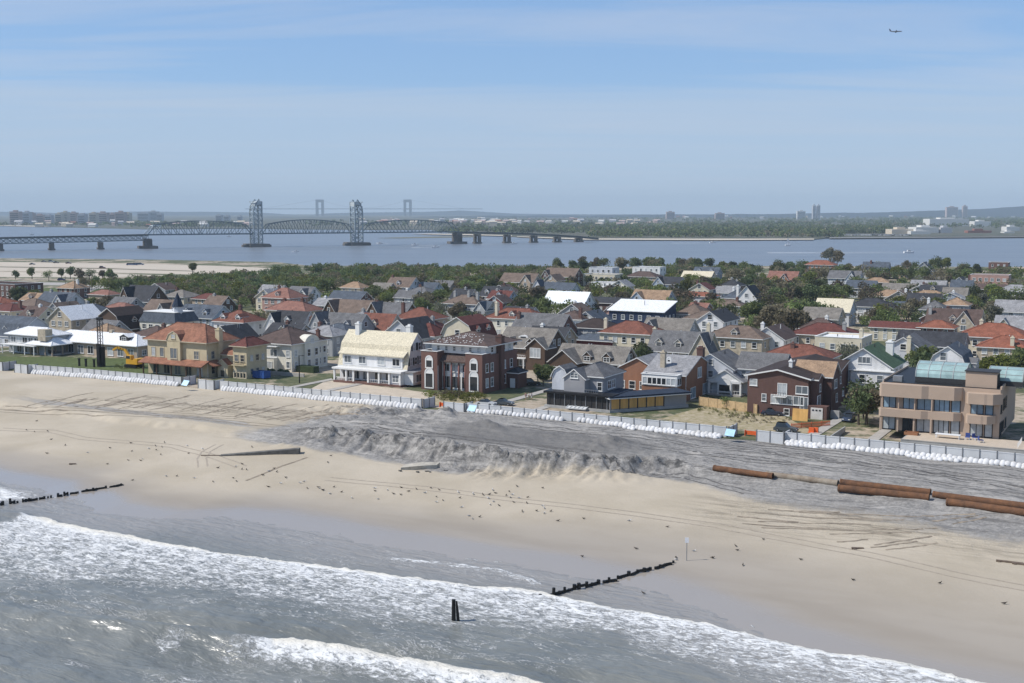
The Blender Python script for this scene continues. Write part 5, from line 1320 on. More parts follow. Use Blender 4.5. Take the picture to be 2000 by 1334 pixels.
h = S_('long dark brick flat roofed school building', 10, 552, 34, 16, 8.0, 'flat', 0.8, 'brickd', 'dark', name='school_building', cat='building')
# behind cream and gambrel houses
S_('salmon tiled hip roofed house with dormer below the woods', 556, 562, 15, 12, 6.2, 'hip', 4.2, 'pink', 'salmon', dorm=1, chim=[(.3, .5, .8, 'b')])
S_('wide red tiled house with two chimneys', 575, 588, 19, 11, 5.8, 'hip', 3.4, 'cream', 'salmon', chim=[(.7, .5, 1.2, 'b'), (.25, .5, .8, 'b')])
S_('white house with charcoal roof and white wall dormer', 574, 608, 13, 9, 5.8, 'gx', 4.4, 'white', 'dark', dorm=1, cg=(.12, 5, 4.0))
S_('grey half timbered house with tall brick chimney', 672, 612, 17, 11, 5.4, 'gx', 4.8, 'grey', 'grey', dorm=2, cg=(.12, 6.5, 5.2), chim=[(-.02, .0, -1.0, 'b')])
S_('house with faded red roof and single white dormer', 744, 613, 12, 10, 5.0, 'gx', 4.6, 'cream', 'red', dorm=1)
S_('tiered red hip roofed house behind the slate gable', 822, 600, 14, 12, 6.6, 'hip', 3.8, 'tan', 'red', chim=[(.1, .3, 1.4, 'b')])
S_('pale grey house with steep slate gable behind the cream gambrel', 806, 622, 13, 15, 6.0, 'gy', 5.0, 'lgrey', 'dark')
S_('cream gambrel gabled house with dark red roof behind the mansion', 915, 617, 12, 13, 5.0, 'by', 6.6, 'cream', 'dred', rdorm=2)
S_('brown gabled house with taupe roof', 690, 586, 18, 11, 5.6, 'gx', 4.4, 'brown', 'umber', cg=(.15, 6, 4.4))
S_('grey roofed house with white raked gable', 772, 592, 14, 11, 5.6, 'gx', 4.2, 'brown', 'grey', cg=(.1, 6, 4.6), chim=[(.05, .3, .6, 'b')])
S_('brick house with long blue black roof', 684, 569, 17, 9, 5.0, 'gx', 3.0, 'brickd', 'slate')
S_('cream house with tan orange roof at the woods', 694, 550, 12, 9, 5.4, 'hip', 3.0, 'cream', 'tan')
S_('tall brown tile roofed house among the trees', 788, 542, 14, 11, 6.2, 'gx', 4.2, 'lgrey', 'umber', dorm=1, chim=[(.05, .5, 1, 'b')])
S_('pale roofed cottage among green shrubs', 535, 557, 13, 8, 4.8, 'gx', 3.2, 'lgrey', 'lgrey')
S_('grey roofed cottage with white gable by the woods', 592, 560, 13, 9, 5.0, 'gx', 3.4, 'white', 'grey', cg=(.8, 5, 2.8))
S_('blue grey roofed cottage with skylight', 838, 552, 11, 8, 4.8, 'gx', 3.0, 'blue', 'slate', cg=(.2, 5, 3.2))
# centre
S_('white colonial house with shining white metal roof', 1112, 570, 18, 11, 6.0, 'gx', 4.6, 'white', 'bmetal')
S_('house with charcoal roof and twin white gables', 972, 560, 13, 10, 5.4, 'gx', 3.8, 'white', 'dark', dorm=2)
S_('small barn red gabled cottage', 976, 577, 8, 9, 4.6, 'gy', 2.6, 'redw', 'brown')
S_('taupe house with three stone chimneys', 912, 576, 16, 11, 6.4, 'hip', 3.4, 'grey', 'umber', chim=[(.2, .4, 1.4, 'g'), (.6, .4, 1.6, 'g'), (.85, .4, 1.2, 'g')])
S_('low slate roofed cottage beside stone chimneys', 935, 588, 12, 9, 4.6, 'gx', 3.0, 'grey', 'slate', cg=(.8, 5, 3.0))
S_('white house with faded red hip roof and tall cream chimney', 1012, 602, 20, 11, 6.2, 'hip', 3.4, 'ivory', 'red', dorm=1, chim=[(.2, .1, 2.2, 'c')])
S_('wide grey shingle roofed house with brick chimney', 1062, 613, 17, 13, 5.4, 'gx', 5.4, 'brick', 'grey', chim=[(.04, .35, .4, 'b')])
S_('white house with brown roof and slender brick chimney', 1122, 606, 10, 10, 6.6, 'hip', 2.8, 'white', 'brown', chim=[(.92, .1, 1.2, 'b')], porch=True)
S_('white sided gabled cottage behind slender chimney', 1158, 607, 9, 11, 6.0, 'gy', 3.0, 'white', 'slate')
S_('brown hip roofed house beside cream chimney', 1165, 622, 13, 10, 6.2, 'hip', 2.8, 'grey', 'dbrown')
S_('navy modern house with white roof and box dormers', 1255, 589, 21, 12, 7.4, 'shed', 3.2, 'navy', 'white')
S_('brick gabled cottage with tall windows by the navy house', 1207, 592, 9, 9, 5.4, 'gy', 3.6, 'pink', 'slate')
S_('cream house with rusty red hip roof and two cream chimneys', 1235, 627, 16, 12, 6.6, 'hip', 3.4, 'cream', 'red', chim=[(-.01, .4, .5, 'c'), (1.02, .3, -1.5, 'c')])
S_('dark red low house with blue grey roof', 1165, 652, 14, 8, 4.0, 'hip', 1.8, 'redw', 'slate')
S_('slate roofed half timbered house with three white dormers', 1335, 648, 17, 10, 4.8, 'gx', 4.8, 'beige', 'grey', dorm=3, cg=(.92, 5.5, 5.0))
S_('beige grey gabled house behind half timbered one', 1310, 622, 15, 10, 6.0, 'gx', 3.8, 'grey', 'wgrey', cg=(.2, 5.5, 3.4))
S_('white house with blue grey gable and dark roof', 1402, 606, 9, 15, 7.6, 'gy', 3.0, 'white', 'dark', rdorm=0)
S_('taupe roofed house with wide eaves beside white gable', 1378, 607, 12, 10, 6.2, 'hip', 2.6, 'beige', 'umber')
S_('stone house with brown hip roof and cream chimney', 1444, 636, 17, 11, 6.6, 'hip', 3.2, 'beige', 'umber', dorm=1, chim=[(.02, .2, .5, 'c')])
S_('white gabled house with brown roof', 1512, 636, 10, 14, 6.2, 'gy', 3.2, 'white', 'brown', chim=[(.2, .4, .8, 'w')])
S_('red brown hip roofed house with two skylights', 1612, 631, 18, 13, 6.4, 'hip', 3.2, 'beige', 'dred', chim=[(.85, .3, .6, 'g')])
S_('yellow cream flat roofed block with square chimney', 1648, 655, 13, 13, 7.4, 'flat', 0.5, 'cream', 'white', chim=[(.92, .3, 2.2, 'c')])
S_('cream house with red hip roof and dark chimney', 1563, 672, 17, 12, 6.4, 'hip', 3.0, 'cream', 'red', chim=[(.42, .35, .4, 'b')])
S_('low house with bright orange roof', 1362, 570, 18, 9, 4.2, 'hip', 1.9, 'lgrey', 'orange')
S_('tan roofed house with blue gable', 1276, 567, 16, 11, 5.4, 'gx', 4.0, 'blue', 'tan', cg=(.2, 7, 3.4))
S_('white steep gabled house with dark green roof', 1466, 558, 10, 11, 5.2, 'gy', 5.8, 'white', 'dark', chim=[(.1, .05, .3, 'w')])
S_('low dark roofed house beside navy house', 1188, 581, 20, 8, 4.2, 'gx', 2.0, 'brickd', 'dark')
S_('grey hip roofed bungalow with brick chimney', 1418, 585, 16, 9, 4.4, 'hip', 2.4, 'lgrey', 'umber', chim=[(.8, .5, 1, 'b')])
S_('orange brick cottage between trees', 1368, 592, 7, 8, 5.2, 'gx', 2.0, 'bricko', 'salmon', chim=[(.3, .3, .8, 'b')])
S_('white tarpaulin roofed cottage beside steep gable', 1423, 560, 11, 8, 4.4, 'gx', 2.6, 'lgrey', 'lgrey')
# right
S_('large house with bright red hip roof and cream chimneys', 1944, 631, 19, 14, 6.4, 'hip', 3.8, 'cream', 'orange', chim=[(.3, .5, .8, 'c')])
S_('bright red roofed wing before the large red hip', 1962, 656, 13, 11, 5.0, 'hip', 3.0, 'beige', 'orange', chim=[(.7, .1, .2, 'c')])
S_('low cream house with crimson flat pitched roof', 1752, 629, 16, 8, 4.6, 'gx', 1.6, 'cream', 'dred')
S_('small house with vivid orange hip roof', 1832, 625, 11, 9, 5.0, 'hip', 2.4, 'brick', 'orange')
S_('brown half timbered house with cream dormer', 1866, 604, 17, 12, 5.6, 'gx', 4.4, 'beige', 'brown', dorm=1, cg=(.72, 6.5, 4.2), chim=[(.05, .3, .8, 'g')])
S_('grey house with front gable and wide cream chimney', 1775, 655, 13, 14, 5.8, 'gy', 4.0, 'lgrey', 'grey', chim=[(.62, -.04, .4, 'c')])
S_('charcoal roofed house behind wide cream chimney', 1822, 648, 18, 11, 5.2, 'gx', 3.4, 'grey', 'dark')
S_('cream roofed gabled house among dark trees', 1632, 584, 13, 11, 5.6, 'gx', 4.2, 'lgrey', 'cream')
S_('white house with black hip roof', 1703, 582, 16, 12, 6.0, 'hip', 3.2, 'white', 'dark')
S_('blue grey low wing beside black hip roof', 1752, 589, 13, 9, 4.4, 'gx', 1.8, 'grey', 'slate')
S_('house with wide tan hip roof next to its twin', 1742, 566, 17, 12, 5.0, 'hip', 2.9, 'lgrey', 'tan')
S_('tan hip roofed twin with double window', 1816, 567, 17, 12, 5.0, 'hip', 2.9, 'lgrey', 'tan')
S_('pale blue gabled house with dark roof below rose building', 1877, 541, 9, 12, 5.4, 'gy', 3.6, 'blue', 'dark', chim=[(.95, .5, 1, 'b')])
S_('rose stucco flat roofed house with white coping', 1935, 536, 20, 11, 7.4, 'flat', 0.5, 'pink', 'lgrey')
S_('red brown roofed bungalow before rose building', 1925, 555, 19, 9, 3.8, 'gx', 2.2, 'brickd', 'brown')
S_('silver grey hip roofed house with dark eaves', 1985, 556, 16, 11, 5.2, 'hip', 3.0, 'grey', 'lgrey')
S_('silver shingled house with pale gambrel roof', 1988, 587, 15, 10, 5.4, 'gx', 3.8, 'lgrey', 'lgrey')
S_('grey stone gabled house with arched gable vent', 1992, 618, 14, 10, 5.0, 'gx', 3.6, 'beige', 'lgrey', cg=(.2, 5, 3))
S_('red brick flat roofed block above the trees', 1952, 512, 12, 10, 9.0, 'flat', 0.6, 'brick', 'grey', name='brick_block', cat='building')
S_('orange tiled house at the bay edge', 1604, 508, 20, 12, 5.0, 'hip', 3.4, 'bricko', 'orange')
S_('terracotta shingled house with small triangular window', 1532, 530, 16, 11, 5.4, 'gx', 4.2, 'bricko', 'salmon', cg=(.6, 5, 3))
S_('grey house with turret like white dormer', 1652, 529, 17, 11, 5.8, 'gx', 3.8, 'lgrey', 'grey', cg=(.75, 5, 3.6))
S_('blue grey steep roofed house near the bay', 1712, 512, 16, 10, 5.8, 'gx', 4.6, 'blue', 'slate', chim=[(.3, .4, 1, 'b')])
S_('low brown roofed house with white chimney pots', 1776, 523, 18, 10, 4.6, 'hip', 2.4, 'tan', 'umber', chim=[(.2, .4, .8, 'w')])
S_('dark slate peaked house with white gable by bay trees', 1806, 512, 12, 12, 5.8, 'gy', 5.4, 'grey', 'slate')
S_('rounded tan roofed bungalow', 1714, 542, 14, 10, 4.0, 'hip', 2.6, 'brown', 'tan')
S_('pale beige roofed bungalow beside rounded one', 1758, 554, 16, 9, 4.0, 'gx', 2.6, 'grey', 'wgrey')
S_('light grey roofed bungalow with dark trees before it', 1815, 548, 17, 9, 4.2, 'gx', 3.0, 'lgrey', 'lgrey')
S_('grey sided house with charcoal roof among bay trees', 1684, 548, 14, 10, 5.0, 'gx', 3.4, 'lgrey', 'slate')
# far centre
S_('large taupe roofed house with dark brick end', 1100, 524, 20, 12, 5.6, 'gx', 4.4, 'brickd', 'umber', cg=(.1, 5, 3.4))
S_('cream modern flat roofed house with green glass attic', 1178, 535, 20, 12, 6.4, 'flat', 0.5, 'cream', 'lgrey')
S_('white stepped upper storey house above cream one', 1180, 522, 15, 10, 9.6, 'flat', 0.4, 'lgrey', 'lgrey')
S_('white pavilion house with dark bay windows', 1188, 551, 16, 9, 4.8, 'flat', 0.4, 'white', 'lgrey', porch=True)
S_('white flat roofed house with roof deck railings', 1268, 521, 18, 10, 8.6, 'flat', 0.5, 'white', 'lgrey')
S_('brown hip roofed house before roof deck house', 1258, 530, 18, 11, 5.4, 'hip', 3.0, 'tan', 'brown')
S_('pale roofed house with cream eaves', 1365, 530, 18, 9, 4.6, 'gx', 3.0, 'cream', 'cream')
S_('white twin gabled house near the bay', 1382, 522, 15, 10, 5.8, 'gx', 3.6, 'blue', 'slate', dorm=2)
S_('slate blue house with white gable between shrubs', 1310, 541, 13, 10, 5.0, 'gx', 3.4, 'blue', 'dark', cg=(.15, 6, 3.4))
S_('mauve roofed house with white gable', 1018, 534, 20, 11, 5.8, 'gx', 4.2, 'tan', 'umber', cg=(.8, 6, 3.6))
S_('blue grey long roofed house behind white metal roof', 1088, 552, 20, 10, 5.0, 'gx', 3.2, 'lgrey', 'slate', cg=(.1, 6, 4.4))
S_('small stone gabled chapel like house', 1084, 536, 7, 11, 5.6, 'gy', 3.0, 'tan', 'umber')
S_('cream gabled cottage beside pavilion', 1216, 547, 9, 9, 4.8, 'gy', 2.8, 'ivory', 'lgrey')
S_('low grey roofed cottage between chimneys and woods', 868, 548, 12, 8, 4.4, 'gx', 2.6, 'grey', 'grey')

# plainer houses filling the rows between
def auto_houses(n, poly, seed):
    r = random.Random(seed); got = 0; tries = 0
    named = [o for o in COL.objects if o.get('category') == 'house' and o.parent is None]
    while got < n and tries < 4000:
        tries += 1
        px, py = r.uniform(poly[0], poly[1]), r.uniform(poly[2], poly[3])
        p = at(px, py, G + 8.5)
        if any((p.x - x) ** 2 + (p.y - y) ** 2 < (q * 0.8 + 6.5) ** 2 for x, y, q in FOOT): continue
        s_, n_ = sn(p)
        if n_ > -45 or any(abs(s_ - st) < 12 for st in STREETS): continue
        wc = r.choice(['white', 'lgrey', 'grey', 'cream', 'brick', 'tan', 'blue', 'beige', 'brown']); rc = r.choice(['grey', 'dark', 'brown', 'umber', 'slate', 'wgrey', 'lgrey', 'dred', 'tan'])
        ro = r.choice(['gx', 'gx', 'gy', 'hip', 'hip'])
        near = min(named, key=lambda o: (o.location.x - p.x) ** 2 + (o.location.y - p.y) ** 2)
        lab = 'smaller %s house with %s %s roof next to the %s' % ({'lgrey': 'pale grey', 'brick': 'brick', 'dark': 'black'}.get(wc, wc), {'lgrey': 'silver', 'dred': 'maroon', 'wgrey': 'cedar', 'dark': 'charcoal'}.get(rc, rc), {'gx': 'gable', 'gy': 'front gable', 'hip': 'hip'}[ro], ' '.join(near['label'].split()[:4]))
        simple(lab, px, py, r.uniform(9, 13), r.uniform(8, 11), r.uniform(4.8, 6.0), ro, r.uniform(2.4, 3.8), wc, rc, dorm=1 if ro == 'gx' and r.random() < .4 else 0, chim=[(r.uniform(.2, .8), .5, .8, r.choice('bgw'))] if r.random() < .6 else ())
        got += 1
auto_houses(46, (60, 1990, 545, 640), 4)
# vent pipes and gutters' downpipes on the roofs and corners
for o in [q for q in COL.objects if q.get('category') == 'house' and q.parent is None]:
    ro_ = [c for c in o.children if c.name.startswith('roof')]
    if not ro_: continue
    bb = ro_[0].bound_box; x0, x1 = bb[0][0], bb[6][0]; y0, y1 = bb[0][1], bb[6][1]; z1 = max(b[2] for b in bb)
    for k in range(rnd.randrange(1, 3)):
        x = x0 + (x1 - x0) * rnd.uniform(.3, .7); y = (y0 + y1) / 2 + rnd.uniform(.3, 1.2)
        MB().tube((x, y, z1 - 1.6), (x, y, z1 + .15), .12, .12, 7).obj('vent_pipe', rnd.choice((M_STEEL, M_TRIM, M_DARK)), o)
    wl_ = [c for c in o.children if c.name.startswith('wall')]
    if wl_:
        b = wl_[0].bound_box; MB().box(b[6][0] + .01, b[6][0] + .11, b[0][1] + .15, b[0][1] + .25, 0.1, max(2.6, min(6, z1 - 3))).obj('downpipe', M_TRIM, o)
# ------------------------------------------------------------------ trees
def leaf_mat(name, c1, c2):
    t = NT(name)
    v = t.attr('tone')
    oi = t.N.new('ShaderNodeObjectInfo')
    tcn = t.N.new('ShaderNodeTexCoord'); cl = t.N.new('ShaderNodeTexNoise'); ninp(cl, 'Scale', 0.45); ninp(cl, 'Detail', 2.0); t.L.new(t.geo.outputs['Position'], cl.inputs['Vector'])
    mix = t.mix(t.math('ADD', t.math('MULTIPLY', v, 0.45), t.mr(cl.outputs['Fac'], 0.35, 0.65, 0.0, 0.55)), c1, c2)
    hs = t.N.new('ShaderNodeHueSaturation')
    t.put(hs.inputs['Hue'], t.mr(oi.outputs['Random'], 0, 1, 0.485, 0.515, False)); t.put(hs.inputs['Value'], t.mr(oi.outputs['Random'], 0, 1, 0.65, 1.4, False))
    t.L.new(mix, hs.inputs['Color'])
    t.L.new(hs.outputs[0], t.b.inputs['Base Color']); t.put(t.b.inputs['Roughness'], 0.75); t.put(t.b.inputs['Specular IOR Level'], 0.2)
    tr = t.N.new('ShaderNodeBsdfTranslucent'); t.L.new(hs.outputs[0], tr.inputs['Color'])
    mx = t.N.new('ShaderNodeMixShader'); mx.inputs[0].default_value = 0.38
    t.L.new(t.b.outputs[0], mx.inputs[1]); t.L.new(tr.outputs[0], mx.inputs[2])
    t.L.new(mx.outputs[0], t.N['Material Output'].inputs['Surface'])
    return t.m
LEAF = {'g': leaf_mat('green leaves', (0.085, 0.112, 0.04), (0.20, 0.235, 0.085)), 'd': leaf_mat('dark green leaves', (0.06, 0.08, 0.036), (0.14, 0.17, 0.075)),
        'y': leaf_mat('yellow green leaves', (0.11, 0.13, 0.03), (0.2, 0.215, 0.055)), 'b': leaf_mat('browned olive leaves', (0.115, 0.10, 0.064), (0.235, 0.205, 0.135)),
        'p': leaf_mat('pale grey green leaves', (0.11, 0.115, 0.08), (0.2, 0.2, 0.15))}
LNAME = {'g': 'green leafy', 'd': 'dark green', 'y': 'yellow green', 'b': 'browned olive', 'p': 'pale grey leaved'}
M_BARK = mat('bark', (0.09, 0.075, 0.06), rough=0.95, var=0.3, scale=3)
def leaf_cloud(r, blobs, count, size, ragged=0.25):
    """many small leaf clump faces spread over and through uneven lobes"""
    n = count
    bl = np.array(blobs); vol = bl[:, 3] ** 2; pick = r.choice(len(bl), n, p=vol / vol.sum())
    d = r.normal(size=(n, 3)); d /= np.linalg.norm(d, axis=1)[:, None]
    rad = bl[pick, 3] * (1 - np.abs(r.normal(size=n)) * 0.22) * r.uniform(1 - ragged * .3, 1 + ragged, n)
    c = bl[pick, :3] + d * rad[:, None] * np.array((1, 1, 0.85))
    a = r.normal(size=(n, 3)); a /= np.linalg.norm(a, axis=1)[:, None]
    b = np.cross(a, r.normal(size=(n, 3))); b /= np.linalg.norm(b, axis=1)[:, None]
    s = size * r.uniform(0.6, 1.4, n)[:, None]
    quad = np.stack([c - a * s, c + b * s * .8, c + a * s, c - b * s * .8], 1)
    return quad
def cloud_mesh(name, quads, m, r):
    n = len(quads); me = bpy.data.meshes.new(name)
    me.vertices.add(n * 4); me.vertices.foreach_set('co', quads.astype(np.float32).ravel())
    me.loops.add(n * 4); me.loops.foreach_set('vertex_index', np.arange(n * 4, dtype=np.int32))
    me.polygons.add(n); me.polygons.foreach_set('loop_start', np.arange(0, n * 4, 4, dtype=np.int32)); me.polygons.foreach_set('loop_total', np.full(n, 4, dtype=np.int32))
    me.update(calc_edges=True)
    a = me.attributes.new('tone', 'FLOAT', 'POINT'); a.data.foreach_set('value', np.repeat(r.uniform(0, 1, n), 4).astype(np.float32))
    me.materials.append(m)
    return me
TREES = []
for k in range(12):
    r = np.random.default_rng(100 + k)
    # unit tree: 1 m of height
    spread = [0.42, 0.5, 0.36, 0.46, 0.55, 0.33, 0.48, 0.6, 0.4, .5, .38, .58][k]
    nb = 12 + k % 5
    blobs = []
    for i in range(nb):
        a = r.uniform(0, 2 * math.pi); q = spread * math.sqrt(r.uniform(0, 1)) * 0.72
        zc = r.uniform(0.42, 0.80) - 0.25 * (q / spread) ** 2 * 0.4
        blobs.append((q * math.cos(a), q * math.sin(a), zc, r.uniform(0.07, 0.21)))
    blobs.append((0, 0, 0.74, 0.2))
    crown = cloud_mesh('crown', leaf_cloud(r, blobs, 1400 if k < 9 else 560, 0.04 if k < 9 else 0.034, 0.42 if k < 9 else 0.7), LEAF['g'], r)
    tk = MB(); tk.tube((0, 0, -0.03), (0.01, 0, 0.4), 0.035, 0.022, 7)
    for b in blobs[:6 if k < 9 else 10]:
        tk.tube((0.01, 0, 0.33), (b[0], b[1], b[2]), 0.015, 0.004, 5, cap=False)
    TREES.append((tk.mesh('trunk', M_BARK), crown))
# bare wind swept crown
def tree(pos, hgt, pal, k=None, label=None, group='trees and shrubs in the town', name='tree', wide=1.0, cat='tree'):
    k = rnd.randrange(len(TREES)) if k is None else k
    tm, cm = TREES[k]
    t = thing(name, label, cat, pos, rnd.uniform(0, 6.28), group)
    t.scale = (hgt * wide, hgt * wide, hgt)
    place(tm, 'trunk', t)
    c = place(cm, 'crown', t); c.material_slots[0].link = 'OBJECT'; c.material_slots[0].material = LEAF[pal]
    return t
def clear(p, rad=1.0):
    return all((p.x - x) ** 2 + (p.y - y) ** 2 > (r * 0.75 + rad) ** 2 for x, y, r in FOOT)
# clusters read off the photograph: centre of the crowns, spread, how many, height, palettes
CL = [ # px, py, rx, ry, n, hmin, hmax, palettes, place words
 (1530, 590, 80, 34, 30, 8, 12.5, 'bdgb', 'in the thicket behind the brown stone house'),
 (1600, 612, 22, 12, 4, 9, 11, 'dg', 'with spreading crown above the red skylight roof'),
 (1610, 555, 75, 16, 14, 7, 11, 'bgdy', 'between the terracotta house and the black hip roof'),
 (1530, 520, 55, 9, 9, 8, 11, 'dgdb', 'on the bay edge left of the orange tiled house'.replace('left of', 'beside')),
 (1620, 497, 22, 7, 3, 12, 14, 'bp', 'tall above the orange tiled house'),
 (1690, 523, 40, 6, 5, 7, 9, 'gb', 'near the blue grey steep roof'),
 (1760, 524, 60, 10, 9, 7, 10, 'bgyd', 'around the low brown roofed house'),
 (1830, 515, 30, 8, 5, 8, 11, 'dgy', 'beside the dark slate peak'),
 (1880, 527, 30, 9, 6, 8, 11, 'gbd', 'between the slate peak and rose building'),
 (1900, 575, 55, 12, 11, 7, 10, 'gydp', 'below the red brown bungalow'),
 (1800, 595, 50, 14, 9, 6, 9, 'bgyb', 'between the twin tan roofs and half timbered house'),
 (1700, 612, 30, 14, 5, 6, 9, 'bg', 'near the crimson low roof'),
 (1950, 600, 40, 14, 6, 7, 9, 'pbg', 'before the silver shingled house'),
 (1665, 690, 18, 10, 3, 7, 9, 'pd', 'dark beside the yellow cream block'),
 (1800, 700, 14, 8, 2, 8, 9, 'dg', 'between the green roof and slate gambrel'),
 (1965, 700, 35, 16, 5, 7, 9, 'gyd', 'behind the glass vault'),
 (1675, 765, 26, 24, 5, 7, 9, 'dbd', 'in the yard between dark brick house and tan building'),
 (1430, 525, 45, 9, 8, 8, 11, 'dgyb', 'by the bay near the twin gables'),
 (1345, 515, 45, 7, 8, 9, 12, 'dbd', 'standing along the bay beyond the roof deck house'),
 (1250, 512, 60, 5, 9, 9, 12, 'dbgd', 'along the bay behind the cream modern house'),
 (1130, 512, 60, 5, 9, 8, 11, 'bgdd', 'along the bay behind the large taupe roof'),
 (1340, 552, 60, 9, 9, 6, 9, 'gybg', 'between the slate blue house and orange roof'),
 (1240, 556, 40, 8, 6, 6, 8, 'gyg', 'beside the cream gabled cottage'),
 (1395, 555, 40, 10, 6, 7, 9, 'ybg', 'around the tarpaulin roofed cottage'),
 (1470, 545, 35, 9, 5, 7, 9, 'ydg', 'behind the steep white gable'),
 (1310, 585, 40, 9, 4, 6, 8, 'gb', 'behind the navy house'),
 (1350, 600, 14, 6, 2, 6, 8, 'gb', 'between the navy house and orange brick cottage'),
 (1140, 596, 35, 9, 5, 6, 8, 'bgb', 'beneath the white colonial house'),
 (1050, 583, 28, 15, 7, 7, 10, 'dgb', 'dark beside the barn red cottage'),
 (1005, 583, 25, 10, 5, 7, 9, 'bg', 'around the barn red cottage'),
 (880, 590, 60, 14, 11, 6, 9, 'bgbp', 'around the stone chimneys'),
 (770, 570, 45, 13, 9, 7, 9, 'ybgd', 'between the woods and brick house'),
 (840, 575, 30, 10, 5, 7, 9, 'bg', 'behind the tiered red roof'),
 (905, 555, 60, 9, 10, 7, 10, 'dgyb', 'below the woods near the twin gables'),
 (990, 552, 40, 8, 6, 7, 9, 'gby', 'before the mauve roof'),
 (640, 556, 45, 10, 9, 7, 9, 'dgy', 'on the wood edge behind the red tiled house'),
 (480, 575, 35, 14, 8, 6, 8, 'gdb', 'on the wood edge behind the red dormered house'),
 (440, 600, 22, 8, 3, 5, 7, 'bg', 'between the mansard and the red dormered house'),
 (205, 590, 25, 7, 4, 6, 8, 'gb', 'behind the brown gambrel'),
 (225, 640, 20, 5, 3, 4, 5, 'b', 'before the brown gambrel'),
 (50, 570, 25, 8, 4, 7, 9, 'dg', 'beside the brick school'),
 (1065, 725, 18, 8, 4, 4, 5, 'dg', 'hedge height beside the shingle house porch'),
 (1250, 690, 8, 8, 2, 7, 8, 'd', 'pointed between the cream red roof and shingle house'),
 (1290, 690, 16, 5, 3, 4, 5, 'gy', 'round and low before the half timbered house'),
 (700, 640, 25, 6, 3, 4, 5, 'gb', 'behind the cream gambrel ridge'),
]
for (cx, cyy, rx, ry, n, h0, h1, pals, where) in CL:
    for i in range(n):
        for tries in range(14):
            a = rnd.uniform(0, 6.28); q = math.sqrt(rnd.random())
            hh = rnd.uniform(h0, h1)
            p = at(cx + rx * q * math.cos(a), cyy + ry * q * math.sin(a), G + hh * 0.62)
            if clear(p, hh * 0.12): break
        pal = pals[i % len(pals)]
        nm = 'tree' if hh > 5 else 'shrub'
        tree((p.x, p.y, G - 0.05), hh, pal, label='%s %s %s' % (LNAME[pal], nm, where), group='%s trees %s' % (LNAME[pal], where), name=nm, cat=nm, wide=rnd.uniform(0.9, 1.25))
# sparse trees at the parking lot
for px, py in ((62, 530), (120, 531), (137, 530), (155, 533), (175, 533), (200, 534), (30, 534), (95, 535), (215, 533), (376, 521)):
    hh = rnd.uniform(6, 8.5); p = at(px, py, G + hh * .6)
    tree((p.x, p.y, G - .05), hh, rnd.choice('bdg'), label='lone windblown tree standing before the pale parking lot', group='lone trees at the parking lot')
# the woods: one mass of crowns seen from afar
def woods(name, pts, pal, count_leaf, size, label=None):
    r = np.random.default_rng(5)
    qs = []
    for (x, y, z0, hgt) in pts:
        nb = 4
        bl = [(x + r.normal() * hgt * .22, y + r.normal() * hgt * .22, z0 + hgt * r.uniform(.45, .8), hgt * r.uniform(.2, .32)) for _ in range(nb)]
        qs.append(leaf_cloud(r, bl, count_leaf, size * r.uniform(.8, 1.2)))
    o = place(cloud_mesh(name, np.concatenate(qs), LEAF[pal], r), name, kind='stuff')
    return o
def scatter_pix(poly, n, h0, h1, seed):
    """tree positions whose crown tops fall inside a pixel polygon"""
    r = random.Random(seed); xs = [p[0] for p in poly]; ys = [p[1] for p in poly]; out = []
    def inside(x, y):
        c = False; j = len(poly) - 1
        for i in range(len(poly)):
            if (poly[i][1] > y) != (poly[j][1] > y) and x < (poly[j][0] - poly[i][0]) * (y - poly[i][1]) / (poly[j][1] - poly[i][1]) + poly[i][0]: c = not c
            j = i
        return c
    while len(out) < n:
        x, y = r.uniform(min(xs), max(xs)), r.uniform(min(ys), max(ys))
        if not inside(x, y): continue
        hh = r.uniform(h0, h1); p = at(x, y, G + hh)
        if clear(p, 1.0): out.append((p.x, p.y, G - .1, hh))
    return out
WOOD = [(150, 538), (300, 533), (380, 530), (470, 524), (540, 517), (620, 513), (700, 512), (800, 511), (900, 514), (1000, 515), (1060, 516), (1060, 524), (980, 530), (900, 545), (800, 538), (740, 548), (660, 548), (560, 552), (470, 562), (330, 556), (250, 545)]
for i, pal in enumerate('dygbgd'):
    wp = woods('woodland', scatter_pix(WOOD, 70, 6.5, 9.5, 30 + i), pal, 330, 0.42)
BACK = [(560, 514), (700, 511), (900, 513), (1100, 516), (1300, 513), (1500, 516), (1700, 515), (1900, 518), (2050, 520), (2050, 527), (1500, 524), (1000, 526), (640, 522)]
for i, pal in enumerate('dgb'):
    woods('woodland', scatter_pix(BACK, 75, 7, 9.5, 60 + i), pal, 300, 0.46)
FILL = [(420, 560), (900, 548), (1400, 535), (2050, 530), (2050, 610), (1500, 620), (1000, 610), (460, 610)]
for i, pal in enumerate('bgd'):
    woods('undergrowth', scatter_pix(FILL, 190, 3.0, 6.5, 80 + i), pal, 170, 0.36)
FILL2 = [(900, 540), (1300, 528), (2050, 528), (2050, 600), (1500, 600), (1000, 590)]
for i, pal in enumerate('bgdy'):
    woods('woodland', scatter_pix(FILL2, (70, 60, 50, 30)[i], 5.5, 9.0, 120 + i), pal, 300, 0.42)
